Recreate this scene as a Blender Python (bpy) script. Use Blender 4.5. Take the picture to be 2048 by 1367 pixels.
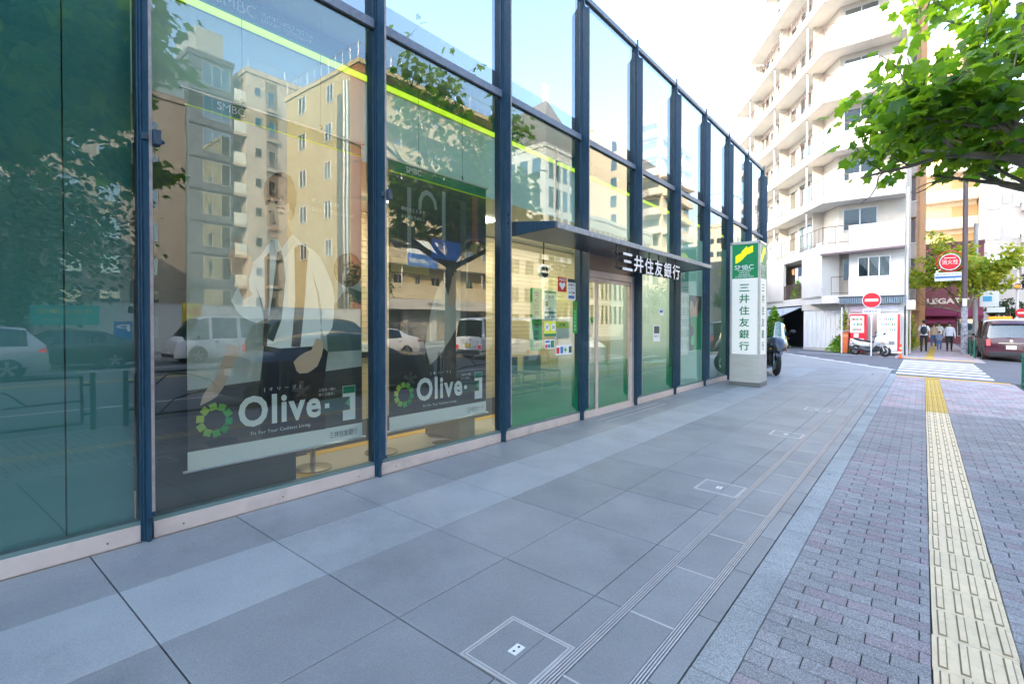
import bpy, math, random
from mathutils import Vector, Matrix, Euler
import mathutils
R = math.radians
rnd = random.Random(7)
scene = bpy.context.scene
for o in list(bpy.data.objects):
    bpy.data.objects.remove(o)

# ------------------------------------------------------------------ camera
EYE = 1.35                       # above the pavement at the glass front
FX = -3.79                       # plane of the glass front
SLOPE = 0.0346                   # the pavement falls towards the street
def zg(x):
    return -SLOPE * (x - FX)
cam_d = bpy.data.cameras.new('camera')
cam = bpy.data.objects.new('camera', cam_d)
scene.collection.objects.link(cam)
scene.camera = cam
yaw, pit = 0.6811, 0.0125
fw = Vector((-math.sin(yaw) * math.cos(pit), math.cos(yaw) * math.cos(pit), -math.sin(pit)))
rt = Vector((math.cos(yaw), math.sin(yaw), 0))
up = rt.cross(fw)
m3 = Matrix((rt, up, -fw)).transposed()
cam.matrix_world = Matrix.Translation((0, 0, EYE)) @ m3.to_4x4()
cam_d.sensor_width = 36
cam_d.lens = 1015.28 * 36 / 2048
cam_d.shift_y = -0.01016
cam_d.clip_start = 0.05
cam_d.clip_end = 2000

# ------------------------------------------------------------------ light
SUN_EL = R(25)
SUN_AZ = math.atan2(-0.6, -0.8)  # measured from +Y towards +X
sun_dir = Vector((math.sin(SUN_AZ) * math.cos(SUN_EL), math.cos(SUN_AZ) * math.cos(SUN_EL), math.sin(SUN_EL)))
world = bpy.data.worlds.new('World')
scene.world = world
world.use_nodes = True
wn = world.node_tree
wn.nodes.clear()
sky = wn.nodes.new('ShaderNodeTexSky')
sky.sky_type = 'NISHITA'
sky.sun_disc = False
sky.sun_elevation = SUN_EL
sky.sun_rotation = SUN_AZ % (2 * math.pi)
sky.air_density = 1.0
sky.dust_density = 2.2
sky.ozone_density = 1.2
bg = wn.nodes.new('ShaderNodeBackground')
bg.inputs['Strength'].default_value = 0.15
wo = wn.nodes.new('ShaderNodeOutputWorld')
wn.links.new(sky.outputs[0], bg.inputs['Color'])
wn.links.new(bg.outputs[0], wo.inputs['Surface'])
sl = bpy.data.lights.new('sun', 'SUN')
sl.energy = 2.1
sl.angle = R(0.5)
sl.color = (1.0, 0.79, 0.56)
sun = bpy.data.objects.new('sun', sl)
scene.collection.objects.link(sun)
sun.rotation_euler = sun_dir.to_track_quat('Z', 'Y').to_euler()
sun.location = (0, 0, 60)
scene.view_settings.view_transform = 'Standard'
scene.view_settings.look = 'None'
scene.view_settings.exposure = 3.0
scene.view_settings.gamma = 1.0
scene.view_settings.use_curve_mapping = False
scene.render.engine = 'CYCLES'
scene.cycles.max_bounces = 10
scene.cycles.transparent_max_bounces = 24
scene.cycles.transmission_bounces = 6
scene.cycles.glossy_bounces = 5
scene.cycles.diffuse_bounces = 4
scene.cycles.use_denoising = True
scene.cycles.sample_clamp_indirect = 6

# ------------------------------------------------------------------ materials
MATS = {}
def nodes_of(m):
    m.use_nodes = True
    nt = m.node_tree
    return nt, nt.nodes, nt.links
def M(name, col, rough=0.6, metal=0.0, var=0.0, vscale=3.0, bump=0.0, bscale=40.0, rand=0.0, emit=0.0, coat=0.0, dirt=None, spec=0.5, attr=False, stretch=(1, 1, 1)):
    """principled material: base colour broken up by noise, fine relief, an offset per object"""
    if name in MATS:
        return MATS[name]
    m = bpy.data.materials.new(name)
    nt, N, L = nodes_of(m)
    b = N['Principled BSDF']
    b.inputs['Roughness'].default_value = rough
    b.inputs['Metallic'].default_value = metal
    b.inputs['Specular IOR Level'].default_value = spec
    b.inputs['Coat Weight'].default_value = coat
    col = tuple(col) + (1,)
    b.inputs['Base Color'].default_value = col
    m.diffuse_color = col
    if var or bump or rand or dirt:
        tc = N.new('ShaderNodeTexCoord')
        mp = N.new('ShaderNodeMapping')
        mp.inputs['Scale'].default_value = stretch
        L.new(tc.outputs['Object'], mp.inputs[0])
        src = None
        fac = None
        if var:
            n = N.new('ShaderNodeTexNoise')
            n.inputs['Scale'].default_value = vscale
            n.inputs['Detail'].default_value = 6
            n.inputs['Roughness'].default_value = 0.65
            L.new(mp.outputs[0], n.inputs['Vector'])
            mr = N.new('ShaderNodeMapRange')
            mr.inputs[1].default_value = 0.3
            mr.inputs[2].default_value = 0.7
            mr.inputs[3].default_value = 1 - var
            mr.inputs[4].default_value = 1 + var
            L.new(n.outputs['Fac'], mr.inputs[0])
            fac = mr.outputs[0]
            if bump or rough < 0.9:
                rr = N.new('ShaderNodeMapRange')
                rr.inputs[3].default_value = max(0.02, rough - 0.12)
                rr.inputs[4].default_value = min(1, rough + 0.12)
                L.new(n.outputs['Fac'], rr.inputs[0])
                L.new(rr.outputs[0], b.inputs['Roughness'])
        if rand:
            oi = N.new('ShaderNodeObjectInfo')
            s = oi.outputs['Random']
            if attr:
                at = N.new('ShaderNodeAttribute')
                at.attribute_name = 'tint'
                ad = N.new('ShaderNodeMath')
                ad.operation = 'ADD'
                L.new(s, ad.inputs[0])
                L.new(at.outputs['Fac'], ad.inputs[1])
                fr = N.new('ShaderNodeMath')
                fr.operation = 'FRACT'
                L.new(ad.outputs[0], fr.inputs[0])
                s = fr.outputs[0]
            r2 = N.new('ShaderNodeMapRange')
            r2.inputs[3].default_value = 1 - rand
            r2.inputs[4].default_value = 1 + rand
            L.new(s, r2.inputs[0])
            if fac is None:
                fac = r2.outputs[0]
            else:
                mu = N.new('ShaderNodeMath')
                mu.operation = 'MULTIPLY'
                L.new(fac, mu.inputs[0])
                L.new(r2.outputs[0], mu.inputs[1])
                fac = mu.outputs[0]
            m['rand_socket'] = 1
        base = None
        if fac is not None:
            vm = N.new('ShaderNodeVectorMath')
            vm.operation = 'SCALE'
            vm.inputs[0].default_value = col[:3]
            L.new(fac, vm.inputs['Scale'])
            base = vm.outputs[0]
            src = vm
        if dirt:
            dcol, dscale, damt = dirt
            n2 = N.new('ShaderNodeTexNoise')
            n2.inputs['Scale'].default_value = dscale
            n2.inputs['Detail'].default_value = 8
            L.new(mp.outputs[0], n2.inputs['Vector'])
            cr = N.new('ShaderNodeMapRange')
            cr.inputs[1].default_value = 0.52
            cr.inputs[2].default_value = 0.72
            cr.inputs[4].default_value = damt
            L.new(n2.outputs['Fac'], cr.inputs[0])
            mx = N.new('ShaderNodeMix')
            mx.data_type = 'RGBA'
            L.new(cr.outputs[0], mx.inputs['Factor'])
            if base is not None:
                L.new(base, mx.inputs['A'])
            else:
                mx.inputs['A'].default_value = col
            mx.inputs['B'].default_value = tuple(dcol) + (1,)
            base = mx.outputs['Result']
        if base is not None:
            L.new(base, b.inputs['Base Color'])
        if bump:
            n3 = N.new('ShaderNodeTexNoise')
            n3.inputs['Scale'].default_value = bscale
            n3.inputs['Detail'].default_value = 4
            L.new(mp.outputs[0], n3.inputs['Vector'])
            bp = N.new('ShaderNodeBump')
            bp.inputs['Strength'].default_value = bump
            bp.inputs['Distance'].default_value = 0.01
            L.new(n3.outputs['Fac'], bp.inputs['Height'])
            L.new(bp.outputs[0], b.inputs['Normal'])
    if emit:
        b.inputs['Emission Color'].default_value = col
        b.inputs['Emission Strength'].default_value = emit
    MATS[name] = m
    return m

def speckle(name, cola, colb, colc, scale=350, rough=0.85, rand=0.12, big=0.12):
    """granular stone or concrete: fine light and dark grains, slow blotches, shade per piece"""
    m = bpy.data.materials.new(name)
    nt, N, L = nodes_of(m)
    b = N['Principled BSDF']
    b.inputs['Roughness'].default_value = rough
    tc = N.new('ShaderNodeTexCoord')
    geo = N.new('ShaderNodeNewGeometry')
    v = N.new('ShaderNodeTexVoronoi')
    v.inputs['Scale'].default_value = scale
    L.new(geo.outputs['Position'], v.inputs['Vector'])
    sep = N.new('ShaderNodeSeparateColor')
    L.new(v.outputs['Color'], sep.inputs[0])
    cr = N.new('ShaderNodeValToRGB')
    cr.color_ramp.elements[0].position = 0.0
    cr.color_ramp.elements[0].color = tuple(cola) + (1,)
    cr.color_ramp.elements[1].position = 1.0
    cr.color_ramp.elements[1].color = tuple(colc) + (1,)
    e = cr.color_ramp.elements.new(0.5)
    e.color = tuple(colb) + (1,)
    L.new(sep.outputs[0], cr.inputs[0])
    n = N.new('ShaderNodeTexNoise')
    n.inputs['Scale'].default_value = 2.3
    n.inputs['Detail'].default_value = 7
    L.new(geo.outputs['Position'], n.inputs['Vector'])
    mr = N.new('ShaderNodeMapRange')
    mr.inputs[1].default_value = 0.3
    mr.inputs[2].default_value = 0.7
    mr.inputs[3].default_value = 1 - big
    mr.inputs[4].default_value = 1 + big
    L.new(n.outputs['Fac'], mr.inputs[0])
    oi = N.new('ShaderNodeObjectInfo')
    at = N.new('ShaderNodeAttribute')
    at.attribute_name = 'tint'
    ad = N.new('ShaderNodeMath')
    L.new(oi.outputs['Random'], ad.inputs[0])
    L.new(at.outputs['Fac'], ad.inputs[1])
    fr = N.new('ShaderNodeMath')
    fr.operation = 'FRACT'
    L.new(ad.outputs[0], fr.inputs[0])
    r2 = N.new('ShaderNodeMapRange')
    r2.inputs[3].default_value = 1 - rand
    r2.inputs[4].default_value = 1 + rand
    L.new(fr.outputs[0], r2.inputs[0])
    mu = N.new('ShaderNodeMath')
    mu.operation = 'MULTIPLY'
    L.new(mr.outputs[0], mu.inputs[0])
    L.new(r2.outputs[0], mu.inputs[1])
    # worn patches and trodden spots
    n4 = N.new('ShaderNodeTexNoise')
    n4.inputs['Scale'].default_value = 0.9
    n4.inputs['Detail'].default_value = 10
    n4.inputs['Roughness'].default_value = 0.7
    L.new(geo.outputs['Position'], n4.inputs['Vector'])
    m4 = N.new('ShaderNodeMapRange')
    m4.inputs[1].default_value = 0.52
    m4.inputs[2].default_value = 0.70
    m4.inputs[3].default_value = 1.0
    m4.inputs[4].default_value = 0.78
    L.new(n4.outputs['Fac'], m4.inputs[0])
    v5 = N.new('ShaderNodeTexVoronoi')
    v5.inputs['Scale'].default_value = 1.35
    L.new(geo.outputs['Position'], v5.inputs['Vector'])
    m5 = N.new('ShaderNodeMapRange')
    m5.inputs[1].default_value = 0.018
    m5.inputs[2].default_value = 0.028
    m5.inputs[3].default_value = 0.45
    m5.inputs[4].default_value = 1.0
    L.new(v5.outputs['Distance'], m5.inputs[0])
    q1 = N.new('ShaderNodeMath'); q1.operation = 'MULTIPLY'
    L.new(mu.outputs[0], q1.inputs[0]); L.new(m4.outputs[0], q1.inputs[1])
    q2 = N.new('ShaderNodeMath'); q2.operation = 'MULTIPLY'
    L.new(q1.outputs[0], q2.inputs[0]); L.new(m5.outputs[0], q2.inputs[1])
    mu = q2
    vm = N.new('ShaderNodeVectorMath')
    vm.operation = 'SCALE'
    L.new(cr.outputs[0], vm.inputs[0])
    L.new(mu.outputs[0], vm.inputs['Scale'])
    L.new(vm.outputs[0], b.inputs['Base Color'])
    bp = N.new('ShaderNodeBump')
    bp.inputs['Strength'].default_value = 0.25
    bp.inputs['Distance'].default_value = 0.002
    L.new(sep.outputs[1], bp.inputs['Height'])
    L.new(bp.outputs[0], b.inputs['Normal'])
    MATS[name] = m
    m['fr'] = 1
    return m, fr.outputs[0], vm, b, (N, L)

def glass_mat(name, tint, base_refl=0.3, rough=0.0, gain=0.7):
    """coated glazing: part mirror, part tinted see-through, more mirror at grazing angles"""
    m = bpy.data.materials.new(name)
    nt, N, L = nodes_of(m)
    N.clear()
    out = N.new('ShaderNodeOutputMaterial')
    tr = N.new('ShaderNodeBsdfTransparent')
    tr.inputs[0].default_value = tuple(tint) + (1,)
    gl = N.new('ShaderNodeBsdfGlossy')
    gl.inputs['Roughness'].default_value = rough
    gl.inputs['Color'].default_value = (0.93, 0.98, 0.97, 1)
    fr = N.new('ShaderNodeFresnel')
    fr.inputs['IOR'].default_value = 1.55
    mr = N.new('ShaderNodeMapRange')
    mr.inputs[3].default_value = base_refl
    mr.inputs[4].default_value = base_refl + gain
    L.new(fr.outputs[0], mr.inputs[0])
    mx = N.new('ShaderNodeMixShader')
    L.new(mr.outputs[0], mx.inputs[0])
    L.new(tr.outputs[0], mx.inputs[1])
    L.new(gl.outputs[0], mx.inputs[2])
    # very slight waviness of float glass
    geo = N.new('ShaderNodeNewGeometry')
    n = N.new('ShaderNodeTexNoise')
    n.inputs['Scale'].default_value = 1.1
    n.inputs['Detail'].default_value = 1
    L.new(geo.outputs['Position'], n.inputs['Vector'])
    bp = N.new('ShaderNodeBump')
    bp.inputs['Strength'].default_value = 0.05
    bp.inputs['Distance'].default_value = 0.02
    L.new(n.outputs['Fac'], bp.inputs['Height'])
    L.new(bp.outputs[0], gl.inputs['Normal'])
    L.new(mx.outputs[0], out.inputs[0])
    MATS[name] = m
    return m
def clear_mat():
    m = bpy.data.materials.new('glass_inner_face')
    nt, N, L = nodes_of(m)
    N.clear()
    out = N.new('ShaderNodeOutputMaterial')
    tr = N.new('ShaderNodeBsdfTransparent')
    tr.inputs[0].default_value = (0.97, 0.99, 0.98, 1)
    L.new(tr.outputs[0], out.inputs[0])
    MATS['glass_inner_face'] = m
    return m
def leaf_mat(name, ca, cb, trans=0.45, rough=0.5):
    m = bpy.data.materials.new(name)
    nt, N, L = nodes_of(m)
    b = N['Principled BSDF']
    out = N['Material Output']
    b.inputs['Roughness'].default_value = rough
    oi = N.new('ShaderNodeObjectInfo')
    at = N.new('ShaderNodeAttribute')
    at.attribute_name = 'tint'
    ad = N.new('ShaderNodeMath')
    L.new(oi.outputs['Random'], ad.inputs[0])
    L.new(at.outputs['Fac'], ad.inputs[1])
    fr = N.new('ShaderNodeMath')
    fr.operation = 'FRACT'
    L.new(ad.outputs[0], fr.inputs[0])
    mx = N.new('ShaderNodeMix')
    mx.data_type = 'RGBA'
    mx.inputs['A'].default_value = tuple(ca) + (1,)
    mx.inputs['B'].default_value = tuple(cb) + (1,)
    L.new(fr.outputs[0], mx.inputs['Factor'])
    L.new(mx.outputs['Result'], b.inputs['Base Color'])
    t = N.new('ShaderNodeBsdfTranslucent')
    hs = N.new('ShaderNodeVectorMath')
    hs.operation = 'MULTIPLY'
    hs.inputs[1].default_value = (1.9, 1.7, 0.6)
    L.new(mx.outputs['Result'], hs.inputs[0])
    L.new(hs.outputs[0], t.inputs['Color'])
    ms = N.new('ShaderNodeMixShader')
    ms.inputs[0].default_value = trans
    L.new(b.outputs[0], ms.inputs[1])
    L.new(t.outputs[0], ms.inputs[2])
    L.new(ms.outputs[0], out.inputs[0])
    MATS[name] = m
    return m

# ------------------------------------------------------------------ building helpers
COL = scene.collection
class MB:
    """collects faces for one mesh"""
    def __init__(s):
        s.v = []; s.f = []; s.m = []; s.t = []
    def add(s, verts, faces, mi=0, tint=0.0):
        b = len(s.v)
        s.v += [tuple(p) for p in verts]
        for f in faces:
            s.f.append([b + i for i in f]); s.m.append(mi); s.t.append(tint)
        return s
    def quad(s, a, b, c, d, mi=0, tint=0.0):
        return s.add([a, b, c, d], [(0, 1, 2, 3)], mi, tint)
    def box(s, x0, x1, y0, y1, z0, z1, mi=0, tint=0.0, faces=None):
        v = [(x0, y0, z0), (x1, y0, z0), (x1, y1, z0), (x0, y1, z0), (x0, y0, z1), (x1, y0, z1), (x1, y1, z1), (x0, y1, z1)]
        f = [(3, 2, 1, 0), (4, 5, 6, 7), (0, 1, 5, 4), (1, 2, 6, 5), (2, 3, 7, 6), (3, 0, 4, 7)]
        return s.add(v, f, mi, tint)
    def hexa(s, bot, top, mi=0, tint=0.0):
        n = len(bot)
        f = [tuple(reversed(range(n))), tuple(range(n, 2 * n))]
        f += [(i, (i + 1) % n, n + (i + 1) % n, n + i) for i in range(n)]
        return s.add(list(bot) + list(top), f, mi, tint)
    def obox(s, c, ax, hx, hy, z0, z1, mi=0):
        """box with its first horizontal axis along ax"""
        ax = Vector((ax[0], ax[1])).normalized()
        ay = Vector((-ax.y, ax.x))
        P = []
        for sx, sy in ((-1, -1), (1, -1), (1, 1), (-1, 1)):
            q = Vector((c[0], c[1])) + ax * hx * sx + ay * hy * sy
            P.append(q)
        return s.hexa([(p.x, p.y, z0) for p in P], [(p.x, p.y, z1) for p in P], mi)
    def prism(s, poly, axis, a, b, mi=0):
        """poly of 2D points swept along axis from a to b"""
        def mk(p, t):
            if axis == 'x': return (t, p[0], p[1])
            if axis == 'y': return (p[0], t, p[1])
            return (p[0], p[1], t)
        return s.hexa([mk(p, a) for p in poly], [mk(p, b) for p in poly], mi)
    def tube(s, pts, rs, n=8, mi=0, caps=True):
        pts = [Vector(p) for p in pts]
        if not hasattr(rs, '__len__'): rs = [rs] * len(pts)
        b = len(s.v)
        prev = None
        for i, p in enumerate(pts):
            d = (pts[min(i + 1, len(pts) - 1)] - pts[max(i - 1, 0)]).normalized()
            a = Vector((0, 0, 1)) if abs(d.z) < 0.9 else Vector((1, 0, 0))
            if prev is not None:
                a = prev
            u = (a - d * a.dot(d)).normalized()
            w = d.cross(u)
            prev = u
            for k in range(n):
                t = 2 * math.pi * k / n
                s.v.append(tuple(p + (u * math.cos(t) + w * math.sin(t)) * rs[i]))
        for i in range(len(pts) - 1):
            for k in range(n):
                s.f.append([b + i * n + k, b + i * n + (k + 1) % n, b + (i + 1) * n + (k + 1) % n, b + (i + 1) * n + k])
                s.m.append(mi); s.t.append(0.0)
        if caps:
            s.f.append([b + k for k in reversed(range(n))]); s.m.append(mi); s.t.append(0.0)
            e = b + (len(pts) - 1) * n
            s.f.append([e + k for k in range(n)]); s.m.append(mi); s.t.append(0.0)
        return s
    def cyl(s, p0, p1, r0, r1=None, n=12, mi=0):
        return s.tube([p0, p1], [r0, r0 if r1 is None else r1], n, mi)
    def ball(s, c, r, n=10, mi=0, sc=(1, 1, 1)):
        b = len(s.v)
        rows = n // 2 + 1
        for i in range(rows + 1):
            th = math.pi * i / rows
            for k in range(n):
                ph = 2 * math.pi * k / n
                s.v.append((c[0] + r * sc[0] * math.sin(th) * math.cos(ph), c[1] + r * sc[1] * math.sin(th) * math.sin(ph), c[2] + r * sc[2] * math.cos(th)))
        for i in range(rows):
            for k in range(n):
                s.f.append([b + i * n + k, b + (i + 1) * n + k, b + (i + 1) * n + (k + 1) % n, b + i * n + (k + 1) % n])
                s.m.append(mi); s.t.append(0.0)
        return s
    def disc(s, c, nrm, r, r2=0, n=24, mi=0):
        nrm = Vector(nrm).normalized()
        a = Vector((0, 0, 1)) if abs(nrm.z) < 0.9 else Vector((1, 0, 0))
        u = nrm.cross(a).normalized(); w = u.cross(nrm)
        c = Vector(c)
        P = [c + (u * math.cos(2 * math.pi * k / n) + w * math.sin(2 * math.pi * k / n)) * r for k in range(n)]
        return s.add(P, [tuple(range(n))], mi)
    def build(s, name, mats, parent=None, smooth=False, bevel=0.0, local=False):
        me = bpy.data.meshes.new(name)
        me.from_pydata(s.v, [], s.f)
        if not isinstance(mats, (list, tuple)): mats = [mats]
        for m in mats: me.materials.append(m)
        me.polygons.foreach_set('material_index', s.m)
        if any(s.t):
            at = me.attributes.new('tint', 'FLOAT', 'FACE')
            at.data.foreach_set('value', s.t)
        if smooth:
            me.polygons.foreach_set('use_smooth', [True] * len(s.f))
            if smooth == 'auto':
                me.set_sharp_from_angle(angle=R(35))
        me.update()
        return link(name, me, parent, local, bevel)
def link(name, me, parent=None, local=False, bevel=0.0):
    o = bpy.data.objects.new(name, me)
    COL.objects.link(o)
    if parent is not None:
        o.parent = parent
        if not local and parent.type == 'EMPTY':
            o.matrix_parent_inverse = Matrix.Translation(-parent.location)
    if bevel:
        bv = o.modifiers.new('bevel', 'BEVEL')
        bv.width = bevel
        bv.segments = 2
        bv.limit_method = 'ANGLE'
        bv.angle_limit = R(40)
    return o
def thing(name, label, cat, loc=(0, 0, 0), group=None):
    o = bpy.data.objects.new(name, None)
    COL.objects.link(o)
    o.empty_display_size = 0.2
    o.location = loc
    o['label'] = label; o['category'] = cat
    if group: o['group'] = group
    return o
def tag(o, label, cat, group=None):
    o['label'] = label; o['category'] = cat
    if group: o['group'] = group
    return o
def struct(o):
    o['kind'] = 'structure'
    return o
def clone(root, loc, rotz=None, label=None, group=None, scale=None):
    kids = {}
    for o in bpy.data.objects:
        if o.parent: kids.setdefault(o.parent.name, []).append(o)
    r = root.copy(); COL.objects.link(r); r.location = loc
    if rotz is not None: r.rotation_euler = (0, 0, rotz)
    if scale: r.scale = scale
    if label: r['label'] = label
    if group: r['group'] = group
    for ch in kids.get(root.name, []):
        c = ch.copy(); COL.objects.link(c); c.parent = r
        for g in kids.get(ch.name, []):
            d = g.copy(); COL.objects.link(d); d.parent = c
    return r

_txt = {}
def text_mesh(body, spacing=1.0, fat=0.0, depth=0.0):
    key = (body, spacing, fat, depth)
    if key in _txt: return _txt[key]
    cu = bpy.data.curves.new('lettering', 'FONT')
    cu.body = body
    cu.size = 1.0
    cu.resolution_u = 3
    cu.space_character = spacing
    cu.offset = fat
    cu.extrude = depth
    cu.fill_mode = 'BOTH' if depth else 'FRONT'
    ob = bpy.data.objects.new('lettering', cu)
    COL.objects.link(ob)
    dg = bpy.context.evaluated_depsgraph_get()
    me = bpy.data.meshes.new_from_object(ob.evaluated_get(dg))
    V = [tuple(v.co) for v in me.vertices]
    F = [tuple(p.vertices) for p in me.polygons]
    bpy.data.objects.remove(ob)
    bpy.data.curves.remove(cu)
    bpy.data.meshes.remove(me)
    _txt[key] = (V, F)
    return V, F
def put_text(mb, body, org, u, v, w, h, mi=0, spacing=1.0, fat=0.0, depth=0.0, mirror=False):
    """fit the text into the box w x h whose lower left corner is org; u right, v up"""
    V, F = text_mesh(body, spacing, fat, depth and 1.0)
    if not V: return
    x0 = min(p[0] for p in V); x1 = max(p[0] for p in V)
    y0 = min(p[1] for p in V); y1 = max(p[1] for p in V)
    u = Vector(u).normalized(); v = Vector(v).normalized(); n = u.cross(v)
    org = Vector(org)
    P = []
    for p in V:
        a = (p[0] - x0) / (x1 - x0) * w
        if mirror: a = w - a
        P.append(org + u * a + v * ((p[1] - y0) / (y1 - y0) * h) + n * (p[2] * depth))
    mb.add(P, F, mi)
# ------------------------------------------------------------------ shared materials
clear_mat()
G_SHOP = glass_mat('shop_glass', (0.92, 0.985, 0.955), 0.10, gain=0.7)
G_TOP = glass_mat('screen_glass', (0.36, 0.385, 0.39), 0.24, gain=0.6)
G_WIN = glass_mat('window_glass', (0.5, 0.6, 0.6), 0.25)
G_CAR = glass_mat('car_glass', (0.25, 0.3, 0.3), 0.10, gain=0.4)
G_CLEAR = glass_mat('windscreen_acrylic', (0.75, 0.85, 0.9), 0.12)
CLR = MATS['glass_inner_face']
steel_blue = M('blue_painted_steel', (0.011, 0.045, 0.082), 0.38, 0.0, var=0.10, vscale=5, bump=0.15, bscale=60, dirt=((0.10, 0.14, 0.18), 30, 0.25), stretch=(1, 1, 0.3))
steel_edge = M('worn_steel_edge', (0.30, 0.27, 0.27), 0.5, 0.3, var=0.25, vscale=14)
rail_paint = M('grey_blue_rail_paint', (0.16, 0.19, 0.24), 0.5, 0.0, var=0.2, vscale=20, dirt=((0.3, 0.28, 0.26), 30, 0.6))
stainless = M('brushed_stainless', (0.50, 0.52, 0.52), 0.42, 0.75, var=0.08, vscale=3, bump=0.05, bscale=200, stretch=(1, 0.1, 8))
sill_metal = M('sill_stainless', (0.64, 0.55, 0.51), 0.5, 0.35, var=0.06, vscale=4, dirt=((0.35, 0.31, 0.3), 7, 0.35))
screwm = M('screw_dark', (0.12, 0.08, 0.06), 0.6, 0.4)
rubber = M('black_rubber', (0.02, 0.02, 0.022), 0.75)
white_p = M('white_paint', (0.78, 0.78, 0.77), 0.45, var=0.03)
black_p = M('black_plastic', (0.018, 0.018, 0.02), 0.45)
def tinted(name, a, b_, c, alt=None, **k):
    m, fac, vm, b, (N, L) = speckle(name, a, b_, c, **k)
    if alt:
        mx = N.new('ShaderNodeMix'); mx.data_type = 'RGBA'
        gt = N.new('ShaderNodeMath'); gt.operation = 'GREATER_THAN'
        gt.inputs[1].default_value = alt[3]
        m2 = N.new('ShaderNodeMath'); m2.operation = 'MULTIPLY'; m2.inputs[1].default_value = 7.31
        f2 = N.new('ShaderNodeMath'); f2.operation = 'FRACT'
        L.new(fac, m2.inputs[0]); L.new(m2.outputs[0], f2.inputs[0]); L.new(f2.outputs[0], gt.inputs[0])
        L.new(gt.outputs[0], mx.inputs['Factor'])
        L.new(vm.outputs[0], mx.inputs['A'])
        ml = N.new('ShaderNodeVectorMath'); ml.operation = 'MULTIPLY'
        ml.inputs[1].default_value = alt[:3]
        L.new(vm.outputs[0], ml.inputs[0])
        L.new(ml.outputs[0], mx.inputs['B'])
        L.new(mx.outputs['Result'], b.inputs['Base Color'])
    return m
slab_m = tinted('grey_paving_slab', (0.195, 0.205, 0.215), (0.25, 0.26, 0.268), (0.32, 0.325, 0.325), scale=420, rough=0.5, rand=0.08, big=0.10)
slab_light = tinted('pale_paving_slab', (0.25, 0.27, 0.28), (0.315, 0.332, 0.34), (0.39, 0.40, 0.40), scale=420, rough=0.55, rand=0.06, big=0.08)
granite_m = tinted('grey_granite', (0.20, 0.215, 0.22), (0.33, 0.345, 0.345), (0.46, 0.47, 0.465), scale=260, rough=0.85, rand=0.06, big=0.14)
brick_m = tinted('speckled_paving_brick', (0.165, 0.158, 0.16), (0.275, 0.265, 0.268), (0.47, 0.455, 0.455), alt=(1.0, 0.88, 0.91, 0.72), scale=300, rough=0.9, rand=0.11, big=0.08)
pink_m = tinted('pink_grey_paver', (0.30, 0.26, 0.26), (0.42, 0.365, 0.365), (0.54, 0.49, 0.48), alt=(1.08, 0.90, 0.90, 0.6), scale=300, rough=0.9, rand=0.14, big=0.1)
joint_m = M('joint_sand', (0.045, 0.045, 0.048), 0.95, var=0.3, vscale=30)
asphalt = M('asphalt', (0.125, 0.13, 0.145), 0.85, var=0.16, vscale=1.6, bump=0.5, bscale=180)
far_ground = M('far_ground', (0.12, 0.12, 0.12), 0.9, var=0.2, vscale=0.5)
line_m = M('road_marking_white', (0.72, 0.72, 0.72), 0.7, var=0.07, vscale=6, dirt=((0.2, 0.2, 0.21), 9, 0.35))
tact_cream = M('cream_tactile_paving', (0.84, 0.66, 0.43), 0.75, var=0.09, vscale=7, bump=0.25, bscale=150, rand=0.05, dirt=((0.34, 0.28, 0.18), 26, 0.3))
tact_yel = M('yellow_tactile_paving', (0.66, 0.42, 0.07), 0.75, var=0.08, vscale=7, bump=0.2, bscale=150, rand=0.06, dirt=((0.3, 0.22, 0.1), 20, 0.3))
drain_m = M('drain_steel', (0.56, 0.54, 0.54), 0.42, 0.45, var=0.10, vscale=12)
dark_gap = M('drain_slot_dark', (0.02, 0.02, 0.02), 0.9)

# ------------------------------------------------------------------ the ground
YM = lambda i: 1.0246 + 1.738 * i
mb = MB(); mb.quad((-900, -900, -0.62), (900, -900, -0.62), (900, 900, -0.62), (-900, 900, -0.62))
struct(mb.build('ground', far_ground))
ROAD_Z = -0.30
mb = MB()
mb.box(1.98, 19.6, -120, 260, ROAD_Z - 0.2, ROAD_Z)
struct(mb.build('main_road', asphalt))
# side street sheet, follows the fall of the pavement, ramp into the main road
mb = MB()
def strip(mb, xs, y0, y1, dz, zf=None, mi=0):
    zf = zf or (lambda x: zg(max(x, -5.5)))
    for a, b in zip(xs[:-1], xs[1:]):
        mb.hexa([(a, y0, zf(a) + dz - 0.15), (b, y0, zf(b) + dz - 0.15), (b, y1, zf(b) + dz - 0.15), (a, y1, zf(a) + dz - 0.15)],
                [(a, y0, zf(a) + dz), (b, y0, zf(b) + dz), (b, y1, zf(b) + dz), (a, y1, zf(a) + dz)], mi)
ramp = lambda x: (zg(max(x, -5.5)) if x <= 2 else (ROAD_Z + 0.012 + 0.02))
strip(mb, [-60, -5.5, 2.0, 3.4], 18.9, 70, -0.02, ramp)
struct(mb.build('side_street', asphalt))

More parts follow.
